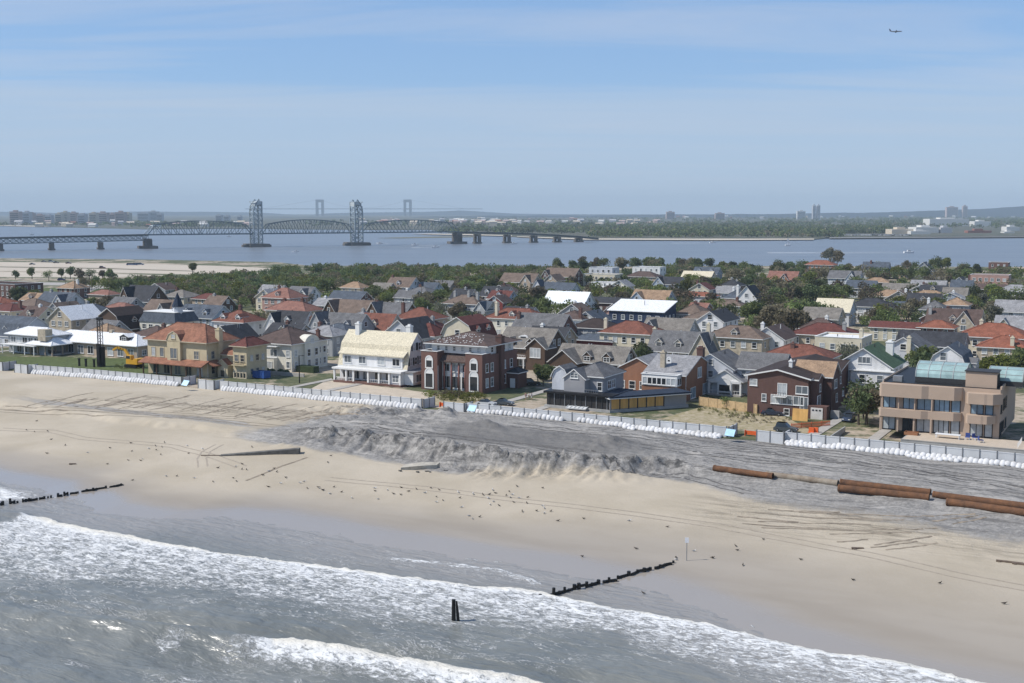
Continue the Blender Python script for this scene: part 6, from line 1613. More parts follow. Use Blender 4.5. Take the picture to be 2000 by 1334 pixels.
# beach grass and shrubs on the lots
def tufts(name, cpx, cpy, rx, ry, n, pal, size, z=G):
    r = np.random.default_rng(int(cpx)); qs = []
    for i in range(n):
        a = r.uniform(0, 6.28); q = math.sqrt(r.uniform())
        p = at(cpx + rx * q * math.cos(a), cpy + ry * q * math.sin(a), z)
        qs.append(leaf_cloud(r, [(p.x, p.y, z + size * .5, size * .6)], 40, size * .16, 0.5))
    return place(cloud_mesh(name, np.concatenate(qs), LEAF[pal], r), name, kind='stuff')
tufts('dune_grass', 905, 778, 48, 9, 60, 'y', 0.9); tufts('dune_grass', 880, 772, 30, 6, 24, 'b', 0.9); tufts('dune_grass', 840, 772, 14, 5, 12, 'y', 0.8)
tufts('dry_grass', 1440, 804, 80, 12, 90, 'y', 0.45); tufts('dry_grass', 1480, 816, 70, 12, 70, 'b', 0.4); tufts('weeds', 255, 716, 36, 6, 50, 'y', 0.4)
for px, py, hh in ((1416, 798, 3.0), (1458, 803, 1.8), (653, 745, 1.5)):
    tree(tuple(at(px, py, G)), hh, 'g', label='low rounded green shrub on bare ground near %s' % ('the timber fence' if px > 1000 else 'the gambrel porch'), name='shrub', cat='shrub', group='shrubs on the bare lots', wide=1.3)
# ------------------------------------------------------------------ things on the beach
M_RUST = mat('rusted steel pipe', (0.08, 0.045, 0.029), rough=0.9, var=0.5, scale=0.8, bump=0.4, col2=(0.20, 0.096, 0.046))
M_RUSTG = mat('grey scaled pipe', (0.17, 0.125, 0.09), rough=0.85, scale=0.6, col2=(0.34, 0.30, 0.24))
def pipe(a, b, label, m, r=0.62, up=0.0):
    pa, pb = on_beach(*a), on_beach(*b)
    z = (pa.z + pb.z) / 2 + r * 0.6 + up
    pa = at(a[0], a[1], z); pb = at(b[0], b[1], z)
    c = (pa + pb) / 2; d = pb - pa; L = d.length
    mb = MB(); n = 16; vs = []
    for x, rr in ((-L/2, r), (L/2, r), (L/2, r * .9), (-L/2, r * .9)):
        for k in range(n): t = 2 * math.pi * k / n; vs.append((x, rr * math.cos(t), rr * math.sin(t)))
    fs = []
    for j in range(4):
        for k in range(n): fs.append((j * n + k, j * n + (k + 1) % n, ((j + 1) % 4) * n + (k + 1) % n, ((j + 1) % 4) * n + k))
    mb.add(vs, fs)
    root = thing('steel_pipe', label, 'pipe', c, math.atan2(d.y, d.x), 'dredge pipes lying on the grey sand')
    mb.obj('pipe_barrel', m, root, smooth=False)
    for x in (-L/2 + .15, L/2 - .15): 
        f = MB(); f.tube((x - .12, 0, 0), (x + .12, 0, 0), r * 1.08, r * 1.08, n, cap=False); f.obj('flange', m, root)
    for j in range(int(L / 3.2)): MB().tube((-L/2 + 3.2 * (j + .8), 0, 0), (-L/2 + 3.2 * (j + .8) + .1, 0, 0), r * 1.025, r * 1.025, n, cap=False).obj('weld_seam', m, root)
    return root
pipe((1394, 914), (1510, 930), 'rusty dredge pipe at the free end of the line', M_RUST, 0.5)
pipe((1497, 926), (1637, 944), 'grey scaled dredge pipe with white coupling', M_RUSTG, 0.5)
pipe((1641, 942), (1818, 962), 'upper rusty pipe of the stacked pair', M_RUST, 0.56)
pipe((1637, 953), (1815, 972), 'front rusty pipe of the stacked pair', M_RUST, 0.56)
pipe((1822, 966), (2030, 992), 'rusty pipe running on past the stacked pair', M_RUST, 0.54)
pipe((1849, 980), (2040, 1007), 'dark rusty pipe with torn end before the running one', M_RUST, 0.56)
# timber groynes
def groyne(label, pix, k, big, seed):
    r = random.Random(seed); pts = [on_beach(*p) for p in pix]
    root = thing('timber_groyne', label, 'groyne', pts[0], 0, 'rotten timber groynes')
    a, b = pts[0], pts[-1]; pos = []
    for i in range(k):
        t = i / (k - 1); p = a.lerp(b, t); p.z = max(bz(*sn(p)), -0.1)
        q = p - a; tall = r.uniform(0.35, 0.95) * (1.15 - 0.75 * t); w = r.uniform(0.32, 0.5) * big
        q2 = Vector((q.x + r.uniform(-.25, .25), q.y + r.uniform(-.25, .25), p.z - a.z))
        m = MB(); m.tube((0, 0, -1.0), (r.uniform(-.05, .05), 0, tall), w * .5, w * .42, 8)
        m.obj('piling', M_TIMBER, root, q2)
        pos.append((q2, tall))
    for i in range(k - 1):
        if r.random() < 0.62:
            (p, t0), (q, t1) = pos[i], pos[i + 1]; zz = min(t0, t1) * 0.55
            MB().beam(p + Vector((0, 0, zz)), q + Vector((0, 0, zz)), 0.16, 0.34).obj('plank', M_TIMBER, root)
groyne('black rotten timber groyne running from the wet sand into the foam', [(1056, 1168), (1318, 1100)], 26, 1.15, 3)
groyne('black rotten timber groyne at the far wash with low stumps', [(-6, 988), (240, 948)], 34, 1.0, 4)
p0 = at(886, 1213, 0)
for (px, lab, lean, hh) in ((886, 'taller black mooring pile standing in the surf', 0.0, 2.5), (895, 'thinner leaning black pile beside the taller one in the surf', 0.09, 2.35)):
    q = at(px, 1213, 0); m = MB(); m.tube((0, 0, -1.5), (0, 0, hh * .5), .26 if lean == 0 else .2, .24 if lean == 0 else .17, 9); m.tube((0, 0, hh * .5), (0.02, 0, hh), .24 if lean == 0 else .17, .22 if lean == 0 else .09, 9)
    tag(m.obj('timber_pile', M_TIMBER, None, q, (0, -lean, 0.4)), lab, 'pile', None)
# sign on a pole
p = on_beach(1341, 1095); sg = thing('beach_sign', 'white sign plate on a slender grey pole in the wet sand', 'sign', p, 0)
MB().tube((0, 0, -.4), (0, 0, 2.75), .055, .05, 8).obj('pole', M_STEEL, sg); MB().box(-.24, .24, -.06, -.02, 2.4, 3.1).obj('sign_plate', mat('sun bleached sign', (0.72, 0.73, 0.75)), sg, rot=(0, 0, -0.25))
# concrete bulkhead sticking out of the slumped berm, and a broken slab
a = on_beach(430, 890); b = on_beach(585, 886); d = b - a
bk = thing('concrete_bulkhead', 'dark sloping concrete bulkhead emerging from the grey berm', 'bulkhead', a, math.atan2(d.y, d.x))
L = d.length; m = MB(); zt = 1.5
m.add([(0, -.5, -.8), (L, -.5, -.8), (L, .8, -.8), (0, .8, -.8), (0, -.5, 0.12), (L, -.5, zt), (L, .8, zt), (0, .8, 0.12)], [(0, 3, 2, 1), (4, 5, 6, 7), (0, 1, 5, 4), (1, 2, 6, 5), (2, 3, 7, 6), (3, 0, 4, 7)])
m.obj('slab', M_CONCD, bk); MB().box(-3.5, 1, -.15, .15, -.3, .12).obj('timber_sill', M_WOOD, bk); MB().box(L * .7, L + 2, -2.2, -1.9, -.4, .25).obj('timber_sill', M_WOOD, bk)
p = on_beach(820, 915); m = MB()
m.add([(-3.2, -1.0, -.5), (3.0, -.5, -.5), (3.4, .9, -.5), (-2.6, 1.0, -.5), (-3.2, -1.0, .35), (3.0, -.5, .75), (3.4, .9, .9), (-2.6, 1.0, .55), (0.4, -0.9, .7), (.6, 1.0, .95)],
      [(0, 1, 5, 8, 4), (1, 2, 6, 5), (2, 3, 7, 9, 6), (3, 0, 4, 7), (4, 8, 9, 7), (8, 5, 6, 9)])
sl = thing('concrete_slab', 'pale broken concrete slab lying at the foot of the berm', 'slab', p, -0.02)
m.obj('slab_body', mat('pale broken concrete', (0.42, 0.39, 0.33), var=.25, scale=1), sl)
r = random.Random(2)
for i in range(5): MB().box(-.35, .35, -.15, .15, -.1, .12).obj('fragment', M_CONCD, sl, (r.uniform(-4, 5), r.uniform(-3.5, -1.5), 0), (0, 0.1, r.uniform(0, 3)))
# drift timber
for px, py, L, rz, lab in ((1972, 1099, 3.2, -.35, 'dark driftwood beam half buried beside tyre tracks'), (1995, 1103, 2.2, -.4, 'short driftwood beam beside the longer one'), (1675, 1072, 1.6, 0, 'driftwood stick on tracked sand'), (142, 907, 1.2, .1, 'driftwood log on the damp sand near the groyne')):
    p = on_beach(px, py); m = MB().box(-L/2, L/2, -.16, .16, -.08, .2); m.box(-L/2 + .2, -L/2 + .5, -.3, .3, .0, .12)
    tag(m.obj('driftwood', M_WOOD, None, p, (0, 0.03, rz)), lab, 'driftwood')

# ------------------------------------------------------------------ gulls
def gull_mesh(name, white, fold=0.0):
    mb = MB(); n = 8
    prof = [(-.30, .015, .17, 1), (-.20, .06, .17, 1), (-.05, .095, .17, 1), (.08, .10, .18, 0), (.17, .075, .21, 0), (.215, .05, .27, 0), (.245, .055, .31, 0), (.285, .045, .325, 0), (.31, .015, .32, 2), (.36, .008, .31, 2)]
    vs = [(x, rr * .85 * math.cos(2 * math.pi * k / n), z + rr * math.sin(2 * math.pi * k / n)) for x, rr, z, _ in prof for k in range(n)]
    fs = []; ms = []
    for j in range(len(prof) - 1):
        for k in range(n):
            fs.append((j * n + k, j * n + (k + 1) % n, (j + 1) * n + (k + 1) % n, (j + 1) * n + k)); up = (2 * k + 1) < n
            ms.append(2 if prof[j][3] == 2 else (1 if (prof[j][3] == 1 and up) or not white else 0))
    fs += [tuple(range(n)), tuple(range(len(prof) * n - n, len(prof) * n))[::-1]]; ms += [1, 2]
    mb.add(vs, fs, ms)
    for s in (-1, 1):
        mb.add([(.10, s * .085, .21), (-.05, s * .115, .20), (-.42, s * .03, .17), (-.25, s * .09, .13), (.05, s * .10, .12)], [(0, 1, 2, 3, 4)], 1)
        mb.tube((.02, s * .035, 0), (.0, s * .035, .1), .009, .009, 4, 2)
    mm = [mat('white gull plumage', (.75, .75, .74)), mat('grey gull back', (.22, .23, .25)) if white else mat('dark brown gull plumage', (.055, .045, .038)), mat('gull bill and legs', (.25, .18, .06))]
    return mb.mesh(name, mm, smooth=True)
GW, GD = gull_mesh('gull', True), gull_mesh('gull', False)
BIRDS = []
for zx, zy in ((55, 8), (75, 20), (110, 39), (168, 30), (217, 58), (331, 12), (331, 25), (345, 65), (392, 20), (421, 39), (457, 43), (459, 8), (496, 27), (533, 15), (576, 34), (604, 10), (631, 53), (632, 79), (644, 19), (662, 70), (738, 32), (746, 58), (755, 105), (789, 147), (806, 160), (843, 151), (810, 40), (858, 43), (884, 61), (890, 42), (906, 20), (893, 91), (909, 77), (936, 96), (919, 36), (972, 46), (986, 27), (990, 56), (1003, 43), (1008, 80), (1036, 59), (1050, 125), (1072, 83), (1077, 56), (1120, 122), (1150, 97), (1157, 109), (1158, 134), (1190, 124), (1225, 171), (1350, 160), (1574, 171), (1759, 200), (1605, 307), (1889, 318), (1978, 351), (1800, 350), (1024, 2), (1150, 10), (1343, 345), (1641, 525)):
    BIRDS.append((600 + zx / 2.5, 950 + zy / 2.5))
for zx, zy in ((205, 352), (148, 402), (265, 408), (192, 411), (286, 455), (364, 487), (262, 533), (491, 528), (736, 520), (613, 502), (867, 490), (830, 506), (872, 513), (904, 496), (897, 539), (1053, 533), (1044, 490), (1130, 508), (1406, 497), (715, 571), (795, 562), (785, 573), (600, 592), (1217, 614), (1317, 605), (1351, 592), (1375, 623), (1350, 621), (1086, 671), (987, 659), (926, 660), (1188, 690), (1302, 670), (1319, 688), (1466, 655), (1500, 633), (1530, 617), (1545, 635), (1595, 668), (1567, 700), (1497, 720), (1675, 697), (1698, 690), (1714, 727), (1780, 727), (1805, 739), (1864, 720), (1829, 583), (1847, 546), (740, 683), (917, 471), (730, 475)):
    BIRDS.append((zx * .35, 700 + zy * .35))
for zx, zy in ((391, 193), (401, 216), (262, 259), (431, 300), (545, 156), (754, 269), (1046, 383), (1531, 401), (1890, 515), (58, 270)):
    BIRDS.append((1300 + zx * .35, 1000 + zy * .35))
gr = random.Random(11)
for px, py in BIRDS:
    p = on_beach(px, py); white = gr.random() < 0.38
    o = place(GW if white else GD, 'gull', None, p, (0, 0, gr.uniform(0, 6.28)))
    k = gr.uniform(0.8, 1.0); o.scale = (k, k, k)
    near = 'on the dry upper sand' if bz(*sn(p)) > 1.0 else 'on the damp lower sand'
    tag(o, ('white headed grey backed gull standing ' if white else 'dark brown gull standing ') + near, 'gull', ('white gulls ' if white else 'dark gulls ') + near)

# ------------------------------------------------------------------ machines, cars, people behind the wall
p = at(198, 716, G)
rig = thing('pile_driver', 'black lattice mast of a pile driver beside the excavator', 'pile driver', p, PHI)
HM = 13.2
m = MB()
for x in (-.45, .45):
    for y in (-.45, .45): m.beam((x, y, 0), (x, y, HM), .14)
for i in range(16):
    z0, z1 = i * HM / 16, (i + 1) * HM / 16; s = 1 if i % 2 else -1
    m.beam((-.45 * s, -.45, z0), (.45 * s, -.45, z1), .08); m.beam((.45, -.45 * s, z0), (.45, .45 * s, z1), .08); m.beam((-.45, .45 * s, z0), (-.45, -.45 * s, z1), .08)
m.obj('mast', M_BLACK, rig)
MB().box(-.9, .9, -.7, .7, 0, 5.5).box(-.5, .5, -1.1, -.7, 1, 6.5).obj('hammer', M_BLACK, rig)
MB().tube((-.2, -.9, 5), (-.2, -.9, HM), .05, .05, 6).obj('cable', M_BLACK, rig); MB().box(-1.1, 1.1, -.3, .3, HM - .2, HM + .5).obj('head', M_BLACK, rig)
for i, px in enumerate((155, 168, 184)):
    tag(MB().box(-.22, .22, -.2, .2, -.3, 2.2).box(-.3, .3, -.28, .28, 2.0, 2.2).obj('steel_pile', M_BLACK, None, at(px, 715 + i, G), (0, 0, PHI)), 'short black steel pile driven in the grass beside the mast', 'pile', 'steel piles by the pile driver')
p = at(262, 718, G)
ex = thing('excavator', 'yellow tracked excavator with boom stretched to the black mast', 'excavator', p, PHI)
for y in (-1.2, 1.2):
    t = MB(); t.extr([(-2.2, .25), (-1.9, 0), (1.9, 0), (2.2, .25), (2.2, .7), (1.9, .95), (-1.9, .95), (-2.2, .7)], 'y', y - .35, y + .35); t.obj('track', M_BLACK, ex)
MB().box(-1.6, 2.6, -1.4, 1.4, 1.1, 2.3).box(1.2, 2.7, -1.35, 1.35, 2.3, 2.7).obj('engine_house', M_YEL, ex)
MB().box(-1.5, .2, -1.35, -.1, 2.3, 3.5).obj('cab', M_YEL, ex); MB().box(-1.54, -.1, -1.39, -.2, 2.6, 3.35).obj('cab_glass', M_GLASS, ex); MB().tube((0, 0, .8), (0, 0, 1.1), 1.0, 1.0, 12).obj('turntable', M_BLACK, ex)
b = MB(); b.beam((-1.2, .4, 2.0), (-3.6, .4, 4.6), .5, .7); b.beam((-3.6, .4, 4.6), (-6.6, .4, 5.2), .45, .6); b.obj('boom', M_YEL, ex)
MB().beam((-6.4, .4, 5.3), (-8.4, .4, 4.4), .4, .5).obj('stick', M_YEL, ex); MB().tube((-1.8, .4, 1.7), (-3.8, .4, 4.2), .1, .1, 8).obj('ram', M_STEEL, ex)
def car(px, py, label, paint, rz, suv=False, L=4.6):
    c = thing('parked_car', label, 'car', at(px, py, G + .01), rz, 'cars parked behind the sea wall')
    pm = mat('car paint ' + paint[0], paint[1], rough=0.25, var=0.03, spec=.6)
    hb, ht = (0.95, 1.75) if suv else (0.85, 1.42)
    body = MB(); hw = .9
    side = [(-L/2, .35), (-L/2 + .05, hb - .1), (-L/2 + .5, hb), (L/2 - 1.3, hb + .05), (L/2 - .15, hb - .12), (L/2, .4), (L/2 - .1, .28), (-L/2 + .1, .25)]
    body.extr(side, 'y', -hw, hw)
    cab = [(-L/2 + .35 if suv else -L/2 + .75, hb - .02), (-L/2 + .6 if suv else -L/2 + 1.35, ht), (L/2 - 2.3, ht), (L/2 - 1.45, hb)]
    o = body.obj('body', pm, c)
    g = MB(); n = 4
    vs = [(x, -hw + .05 if i in (0, 3) else -hw + .2, z) for i, (x, z) in enumerate(cab)] + [(x, hw - .05 if i in (0, 3) else hw - .2, z) for i, (x, z) in enumerate(cab)]
    g.add(vs, [(0, 1, 2, 3), (7, 6, 5, 4), (0, 4, 5, 1), (2, 6, 7, 3)], 0); g.obj('windows', M_GLASS, c)
    rf = MB(); rf.add([vs[1], vs[2], vs[6], vs[5]], [(0, 1, 2, 3)]); rf.add([(v[0], v[1], v[2] + .05) for v in (vs[1], vs[2], vs[6], vs[5])], [(0, 1, 2, 3)]); 
    rf.box(vs[1][0], vs[2][0], vs[1][1], vs[5][1], ht - .01, ht + .05); rf.obj('car_roof', pm, c)
    for x in (-L/2 + .85, L/2 - .9):
        for y in (-hw + .05, hw - .05):
            w = MB().tube((x, y - .11, .33), (x, y + .11, .33), .33, .33, 14).obj('wheel', M_BLACK, c); MB().tube((x, y - .125, .33), (x, y + .125, .33), .19, .19, 10).obj('rim', M_STEEL, w)
    for y in (-.62, .62): MB().box(L/2 - .16, L/2 - .02, y - .18, y + .18, .6, .74).obj('headlight', M_TRIM, c); MB().box(-L/2 - .01, -L/2 + .08, y - .16, y + .16, .62, .8).obj('tail_light', mat('red lamp', (.4, .02, .02)), c)
car(950, 792, 'silver sedan parked behind the wall by the brick mansion', ('silver', (.5, .52, .54)), PHI)
car(984, 791, 'dark grey sedan behind the wall by the brick mansion', ('graphite', (.07, .08, .09)), PHI + .1)
car(1038, 753, 'black suv with shining windscreen behind the brick mansion', ('black', (.012, .012, .015)), PHI + .5, True)
car(1508, 811, 'dark blue sedan on the dry lot beside the brick house', ('midnight', (.03, .04, .07)), PHI + .25)
car(1688, 790, 'white car half hidden by yard trees', ('white', (.72, .72, .72)), PHI + 1.4)
car(1660, 778, 'white suv behind yard trees', ('white', (.72, .72, .72)), PHI + 1.5, True)
car(1535, 843, 'dark pickup sized car close behind the wall opening', ('graphite', (.07, .08, .09)), PHI, True)
for i, (px, py, lab, cc) in enumerate(((63, 517, 'dark car', (.05, .06, .08)), (86, 512, 'grey car', (.2, .2, .22)), (100, 512, 'white van', (.7, .7, .7)), (110, 514, 'black car', (.03, .03, .03)), (134, 515, 'maroon car', (.12, .04, .06)), (258, 518, 'long blue bus', (.08, .13, .25)), (270, 517.5, 'second blue bus', (.08, .13, .25)), (200, 524, 'red brown truck', (.25, .1, .08)), (120, 548, 'navy truck', (.05, .05, .15)))):
    car(px, py, lab + ' on the far pale parking lot', (lab, cc), .1, 'bus' in lab or 'van' in lab or 'truck' in lab, 9 if 'bus' in lab else 4.8)
cr = random.Random(17); PAINTS = [('silver', (.5, .52, .54)), ('white', (.72, .72, .72)), ('graphite', (.07, .08, .09)), ('black', (.012, .012, .015)), ('red', (.25, .02, .02)), ('midnight', (.03, .04, .07))]
def world_pix(s, n): 
    q = world(s, n, G); yf = q.y * CT - (G - HC) * ST; up = q.y * ST + (G - HC) * CT
    return 1000 + FPX * q.x / yf, 667 - FPX * up / yf
for st, nm in zip(STREETS[:3], ('beside the cream gambrel house', 'past the brick mansion', 'between the dark brick house and tan building')):
    for k in range(9):
        pn = cr.choice(PAINTS); n_ = -30 - k * 17 - cr.uniform(0, 8); sd = cr.choice((-1, 1))
        px, py = world_pix(st + sd * 3.4, n_)
        car(px, py, '%s car parked along the street %s' % (pn[0], nm), pn, PHI + math.pi / 2 * sd, cr.random() < .4)
# dumpster
dp = thing('dumpster', 'long blue open topped dumpster behind the wall', 'dumpster', at(504, 738, G), PHI)
BM = mat('blue dumpster paint', (.03, .09, .30), rough=.5)
m = MB().box(-3.2, 3.2, -1.2, 1.2, .2, .3).box(-3.2, 3.2, -1.2, -1.1, .3, 1.9).box(-3.2, 3.2, 1.1, 1.2, .3, 1.9).box(-3.2, -3.1, -1.1, 1.1, .3, 1.9).box(3.1, 3.2, -1.1, 1.1, .3, 1.9); m.obj('bin', BM, dp)
for i in range(8): MB().box(-3.1 + i * .88 - .06, -3.1 + i * .88 + .06, -1.28, -1.2, .2, 1.9).obj('rib', BM, dp)
MB().box(-3.25, 3.25, -1.3, -1.15, 1.9, 2.02).obj('rim', BM, dp)
# timber fence and orange netting on the dry lot
def fence(label, a, b, hgt, m, k, pw, name='timber_fence'):
    A, B = at(*a, G), at(*b, G); d = B - A; f = thing(name, label, 'fence', A, math.atan2(d.y, d.x))
    L = d.length; st = L / k
    for i in range(k): MB().box(i * st + .01, i * st + st * pw, -.03, .03, .05, hgt).obj('board', m, f)
    for z in (hgt * .25, hgt * .8): MB().box(0, L, .04, .1, z - .05, z + .05).obj('rail', m, f)
    for i in range(int(L / 2.4) + 1): MB().box(i * 2.4 - .06, i * 2.4 + .06, -.1, -.031, 0, hgt + .1).obj('post', m, f)
fence('new timber board fence beside the dark brick house', (1366, 792), (1478, 808), 2.0, M_NEWWOOD, 44, .96)
fence('short timber fence return towards the brick house', (1478, 808), (1492, 798), 2.0, M_NEWWOOD, 12, .96)
M_NET = mat('orange safety netting', (.62, .16, .07), rough=.7)
fence('orange netting fence along the dry lot', (1545, 838), (1622, 832), 1.1, M_NET, 50, .45, 'netting_fence')
for i in range(2): tag(MB().box(-.5, .5, -.3, .3, 0, 1.0).box(-.6, .6, -.45, .45, 0, .15).obj('traffic_barrel', M_ORANGE, None, at(1585 + i * 8, 845, G), (0, 0, PHI)), 'orange traffic barrel by the street end', 'barrel', 'orange barrels')
# people walking on the side street
def person(px, py, label, shirt, shorts, ph):
    pr = thing('person', label, 'person', at(px, py, G + .01), PHI + 1.2 + ph, 'people walking by the brick mansion')
    J = {'pel': (0, 0, .95), 'sp': (0, 0, 1.15), 'ch': (0, .01, 1.36), 'nk': (0, 0, 1.48), 'hd': (0, -.02, 1.6), 'ht': (0, -.02, 1.7)}
    for s, k in ((-1, 'l'), (1, 'r')):
        sw = .16 * s * (1 if ph > .3 else -1)
        J.update({k + 'hip': (s * .09, 0, .9), k + 'kn': (s * .1, -sw, .5), k + 'an': (s * .1, -sw + .05, .08), k + 'to': (s * .1, -sw - .12, .03), k + 'sh': (s * .18, 0, 1.4), k + 'el': (s * .24, .03 + sw * .4, 1.13), k + 'wr': (s * .25, -.06 + sw * .8, .9), k + 'fi': (s * .25, -.08 + sw * .9, .8)})
    def skin(name, edges, rad, m):
        ks = []; [ks.append(q) for e in edges for q in e if q not in ks]
        me = bpy.data.meshes.new(name); me.from_pydata([J[q] for q in ks], [(ks.index(a), ks.index(b)) for a, b in edges], []); me.materials.append(m)
        o = place(me, name, pr); o.modifiers.new('skin', 'SKIN')
        for i, q in enumerate(ks): me.skin_vertices[0].data[i].radius = (rad.get(q, .06),) * 2
        me.skin_vertices[0].data[0].use_root = True
        sb = o.modifiers.new('sub', 'SUBSURF'); sb.levels = 1; sb.render_levels = 1
    E_ = [('pel', 'sp'), ('sp', 'ch'), ('ch', 'nk'), ('nk', 'hd'), ('hd', 'ht')]
    for k in 'lr': E_ += [('pel', k + 'hip'), (k + 'hip', k + 'kn'), (k + 'kn', k + 'an'), (k + 'an', k + 'to'), ('ch', k + 'sh'), (k + 'sh', k + 'el'), (k + 'el', k + 'wr'), (k + 'wr', k + 'fi')]
    R_ = {'pel': .13, 'sp': .12, 'ch': .14, 'nk': .055, 'hd': .10, 'ht': .07}
    for k in 'lr': R_.update({k + 'hip': .09, k + 'kn': .06, k + 'an': .04, k + 'to': .04, k + 'sh': .06, k + 'el': .045, k + 'wr': .035, k + 'fi': .03})
    skin('body', E_, R_, mat('skin', (.45, .28, .2)))
    big = {q: v * 1.16 for q, v in R_.items()}
    skin('shirt', [e for e in E_ if set(e) <= {'pel', 'sp', 'ch', 'lsh', 'rsh', 'lel', 'rel'}], big, shirt)
    skin('shorts', [('pel', 'lhip'), ('lhip', 'lkn'), ('pel', 'rhip'), ('rhip', 'rkn')], big, shorts)
    MB().ell((0, .0, 1.66), (.105, .115, .10), 8, 6).obj('hair', mat('brown hair', (.06, .04, .03)), pr)
PW = mat('white cotton', (.75, .75, .75)); PK = mat('khaki cotton', (.4, .33, .25)); PP = mat('pink cotton', (.6, .35, .33))
person(1027, 781, 'walker in pink shirt and khaki shorts on the side street', PP, PK, 0)
person(1033, 780.5, 'walker in white shirt and khaki shorts between two others', PW, PK, .5)
person(1038, 781, 'walker in white shirt and white shorts on the side street', PW, PW, .2)
# utility and lamp poles
POLES = [(585, 748, 7.0, 'slender dark street lamp pole at the street end by the cream house'), (129, 582, 11, ''), (147, 586, 11, ''), (176, 588, 11, ''), (180, 578, 10, ''), (312, 580, 11, ''), (216, 572, 11, ''), (440, 600, 11, ''), (511, 600, 11, ''), (770, 605, 10, ''), (824, 606, 11, ''), (1088, 618, 10, ''), (1172, 598, 10, ''), (1405, 620, 10, ''), (1262, 600, 10, ''), (1574, 560, 10, ''), (1609, 545, 10, '')]
for px, py, hh, lab in POLES:
    u = thing('utility_pole' if not lab else 'street_lamp', lab or 'weathered timber utility pole with crossarm rising among the houses', 'pole' if not lab else 'street lamp', at(px, py, G), PHI, None if lab else 'utility poles in the town')
    MB().tube((0, 0, -.2), (0, 0, hh), .16, .11, 7).obj('pole', M_WOOD if not lab else M_BLACK, u)
    if not lab: MB().box(-1.2, 1.2, -.07, .07, hh - .8, hh - .65).obj('crossarm', M_WOOD, u)
    else: MB().beam((0, 0, hh - .1), (1.2, 0, hh), .1, .1).box(1.0, 1.6, -.12, .12, hh - .05, hh + .08).obj('lamp_arm', M_BLACK, u)
# ------------------------------------------------------------------ lift bridge over the inlet
M_BR = mat('blue grey bridge steel', (0.27, 0.32, 0.345), rough=0.5, var=0.15, scale=0.05)
M_BRT = mat('blue grey truss steel', (0.13, 0.165, 0.185), rough=0.5, var=0.15, scale=0.05)
M_BRD = mat('dark bridge deck', (0.06, 0.07, 0.075), rough=0.7)
M_PIER = mat('stained pier concrete', (0.13, 0.12, 0.11), rough=0.9, var=0.3, scale=0.1)
TA = at(501, 482, 0); TB = at(697, 479, 0)
bd = (TB - TA); SPAN = bd.length; BRZ = math.atan2(bd.y, bd.x)
br = thing('lift_bridge', 'blue grey steel vertical lift bridge with two tall lattice towers and arched trusses', 'bridge', (TA.x, TA.y, 0), BRZ)
DECK = 17.0; HWD = 6.5
def truss_span(x0, x1, panels, hmid, hend, name):
    t = MB()
    for y in (-HWD, HWD):
        pt = []
        for i in range(panels + 1):
            f = i / panels; x = x0 + (x1 - x0) * f
            pt.append((x, DECK + hend + (hmid - hend) * math.sin(math.pi * f) ** 0.8 if 0 < i < panels else DECK + 1.0))
        for i in range(panels):
            t.beam((pt[i][0], y, pt[i][1]), (pt[i + 1][0], y, pt[i + 1][1]), .9, .9)
            if 0 < i: t.beam((pt[i][0], y, DECK), (pt[i][0], y, pt[i][1]), .45, .45)
            if i < panels / 2: 
                if i > 0: t.beam((pt[i][0], y, pt[i][1]), (pt[i + 1][0], y, DECK), .6, .6)
            elif i < panels - 1: t.beam((pt[i][0], y, DECK), (pt[i + 1][0], y, pt[i + 1][1]), .6, .6)
        t.beam((x0, y, DECK), (x1, y, DECK), 1.0, 1.2)
    for i in range(1, panels):
        f = i / panels; x = x0 + (x1 - x0) * f; z = DECK + hend + (hmid - hend) * math.sin(math.pi * f) ** 0.8
        t.beam((x, -HWD, z), (x, HWD, z), .4, .4)
    o = t.obj(name, M_BRT, br); o['kind'] = 'stuff'
    MB().box(x0, x1, -HWD + .6, HWD - .6, DECK - .9, DECK - .3).obj('deck', M_BRD, br)
    return o
L0, L1 = -138.0, 152 + SPAN
truss_span(L0, -6, 14, 16.5, 10, 'side_truss'); truss_span(7, SPAN - 7, 16, 17.5, 9.5, 'lift_truss'); truss_span(SPAN + 6, L1, 14, 16.5, 10, 'side_truss')
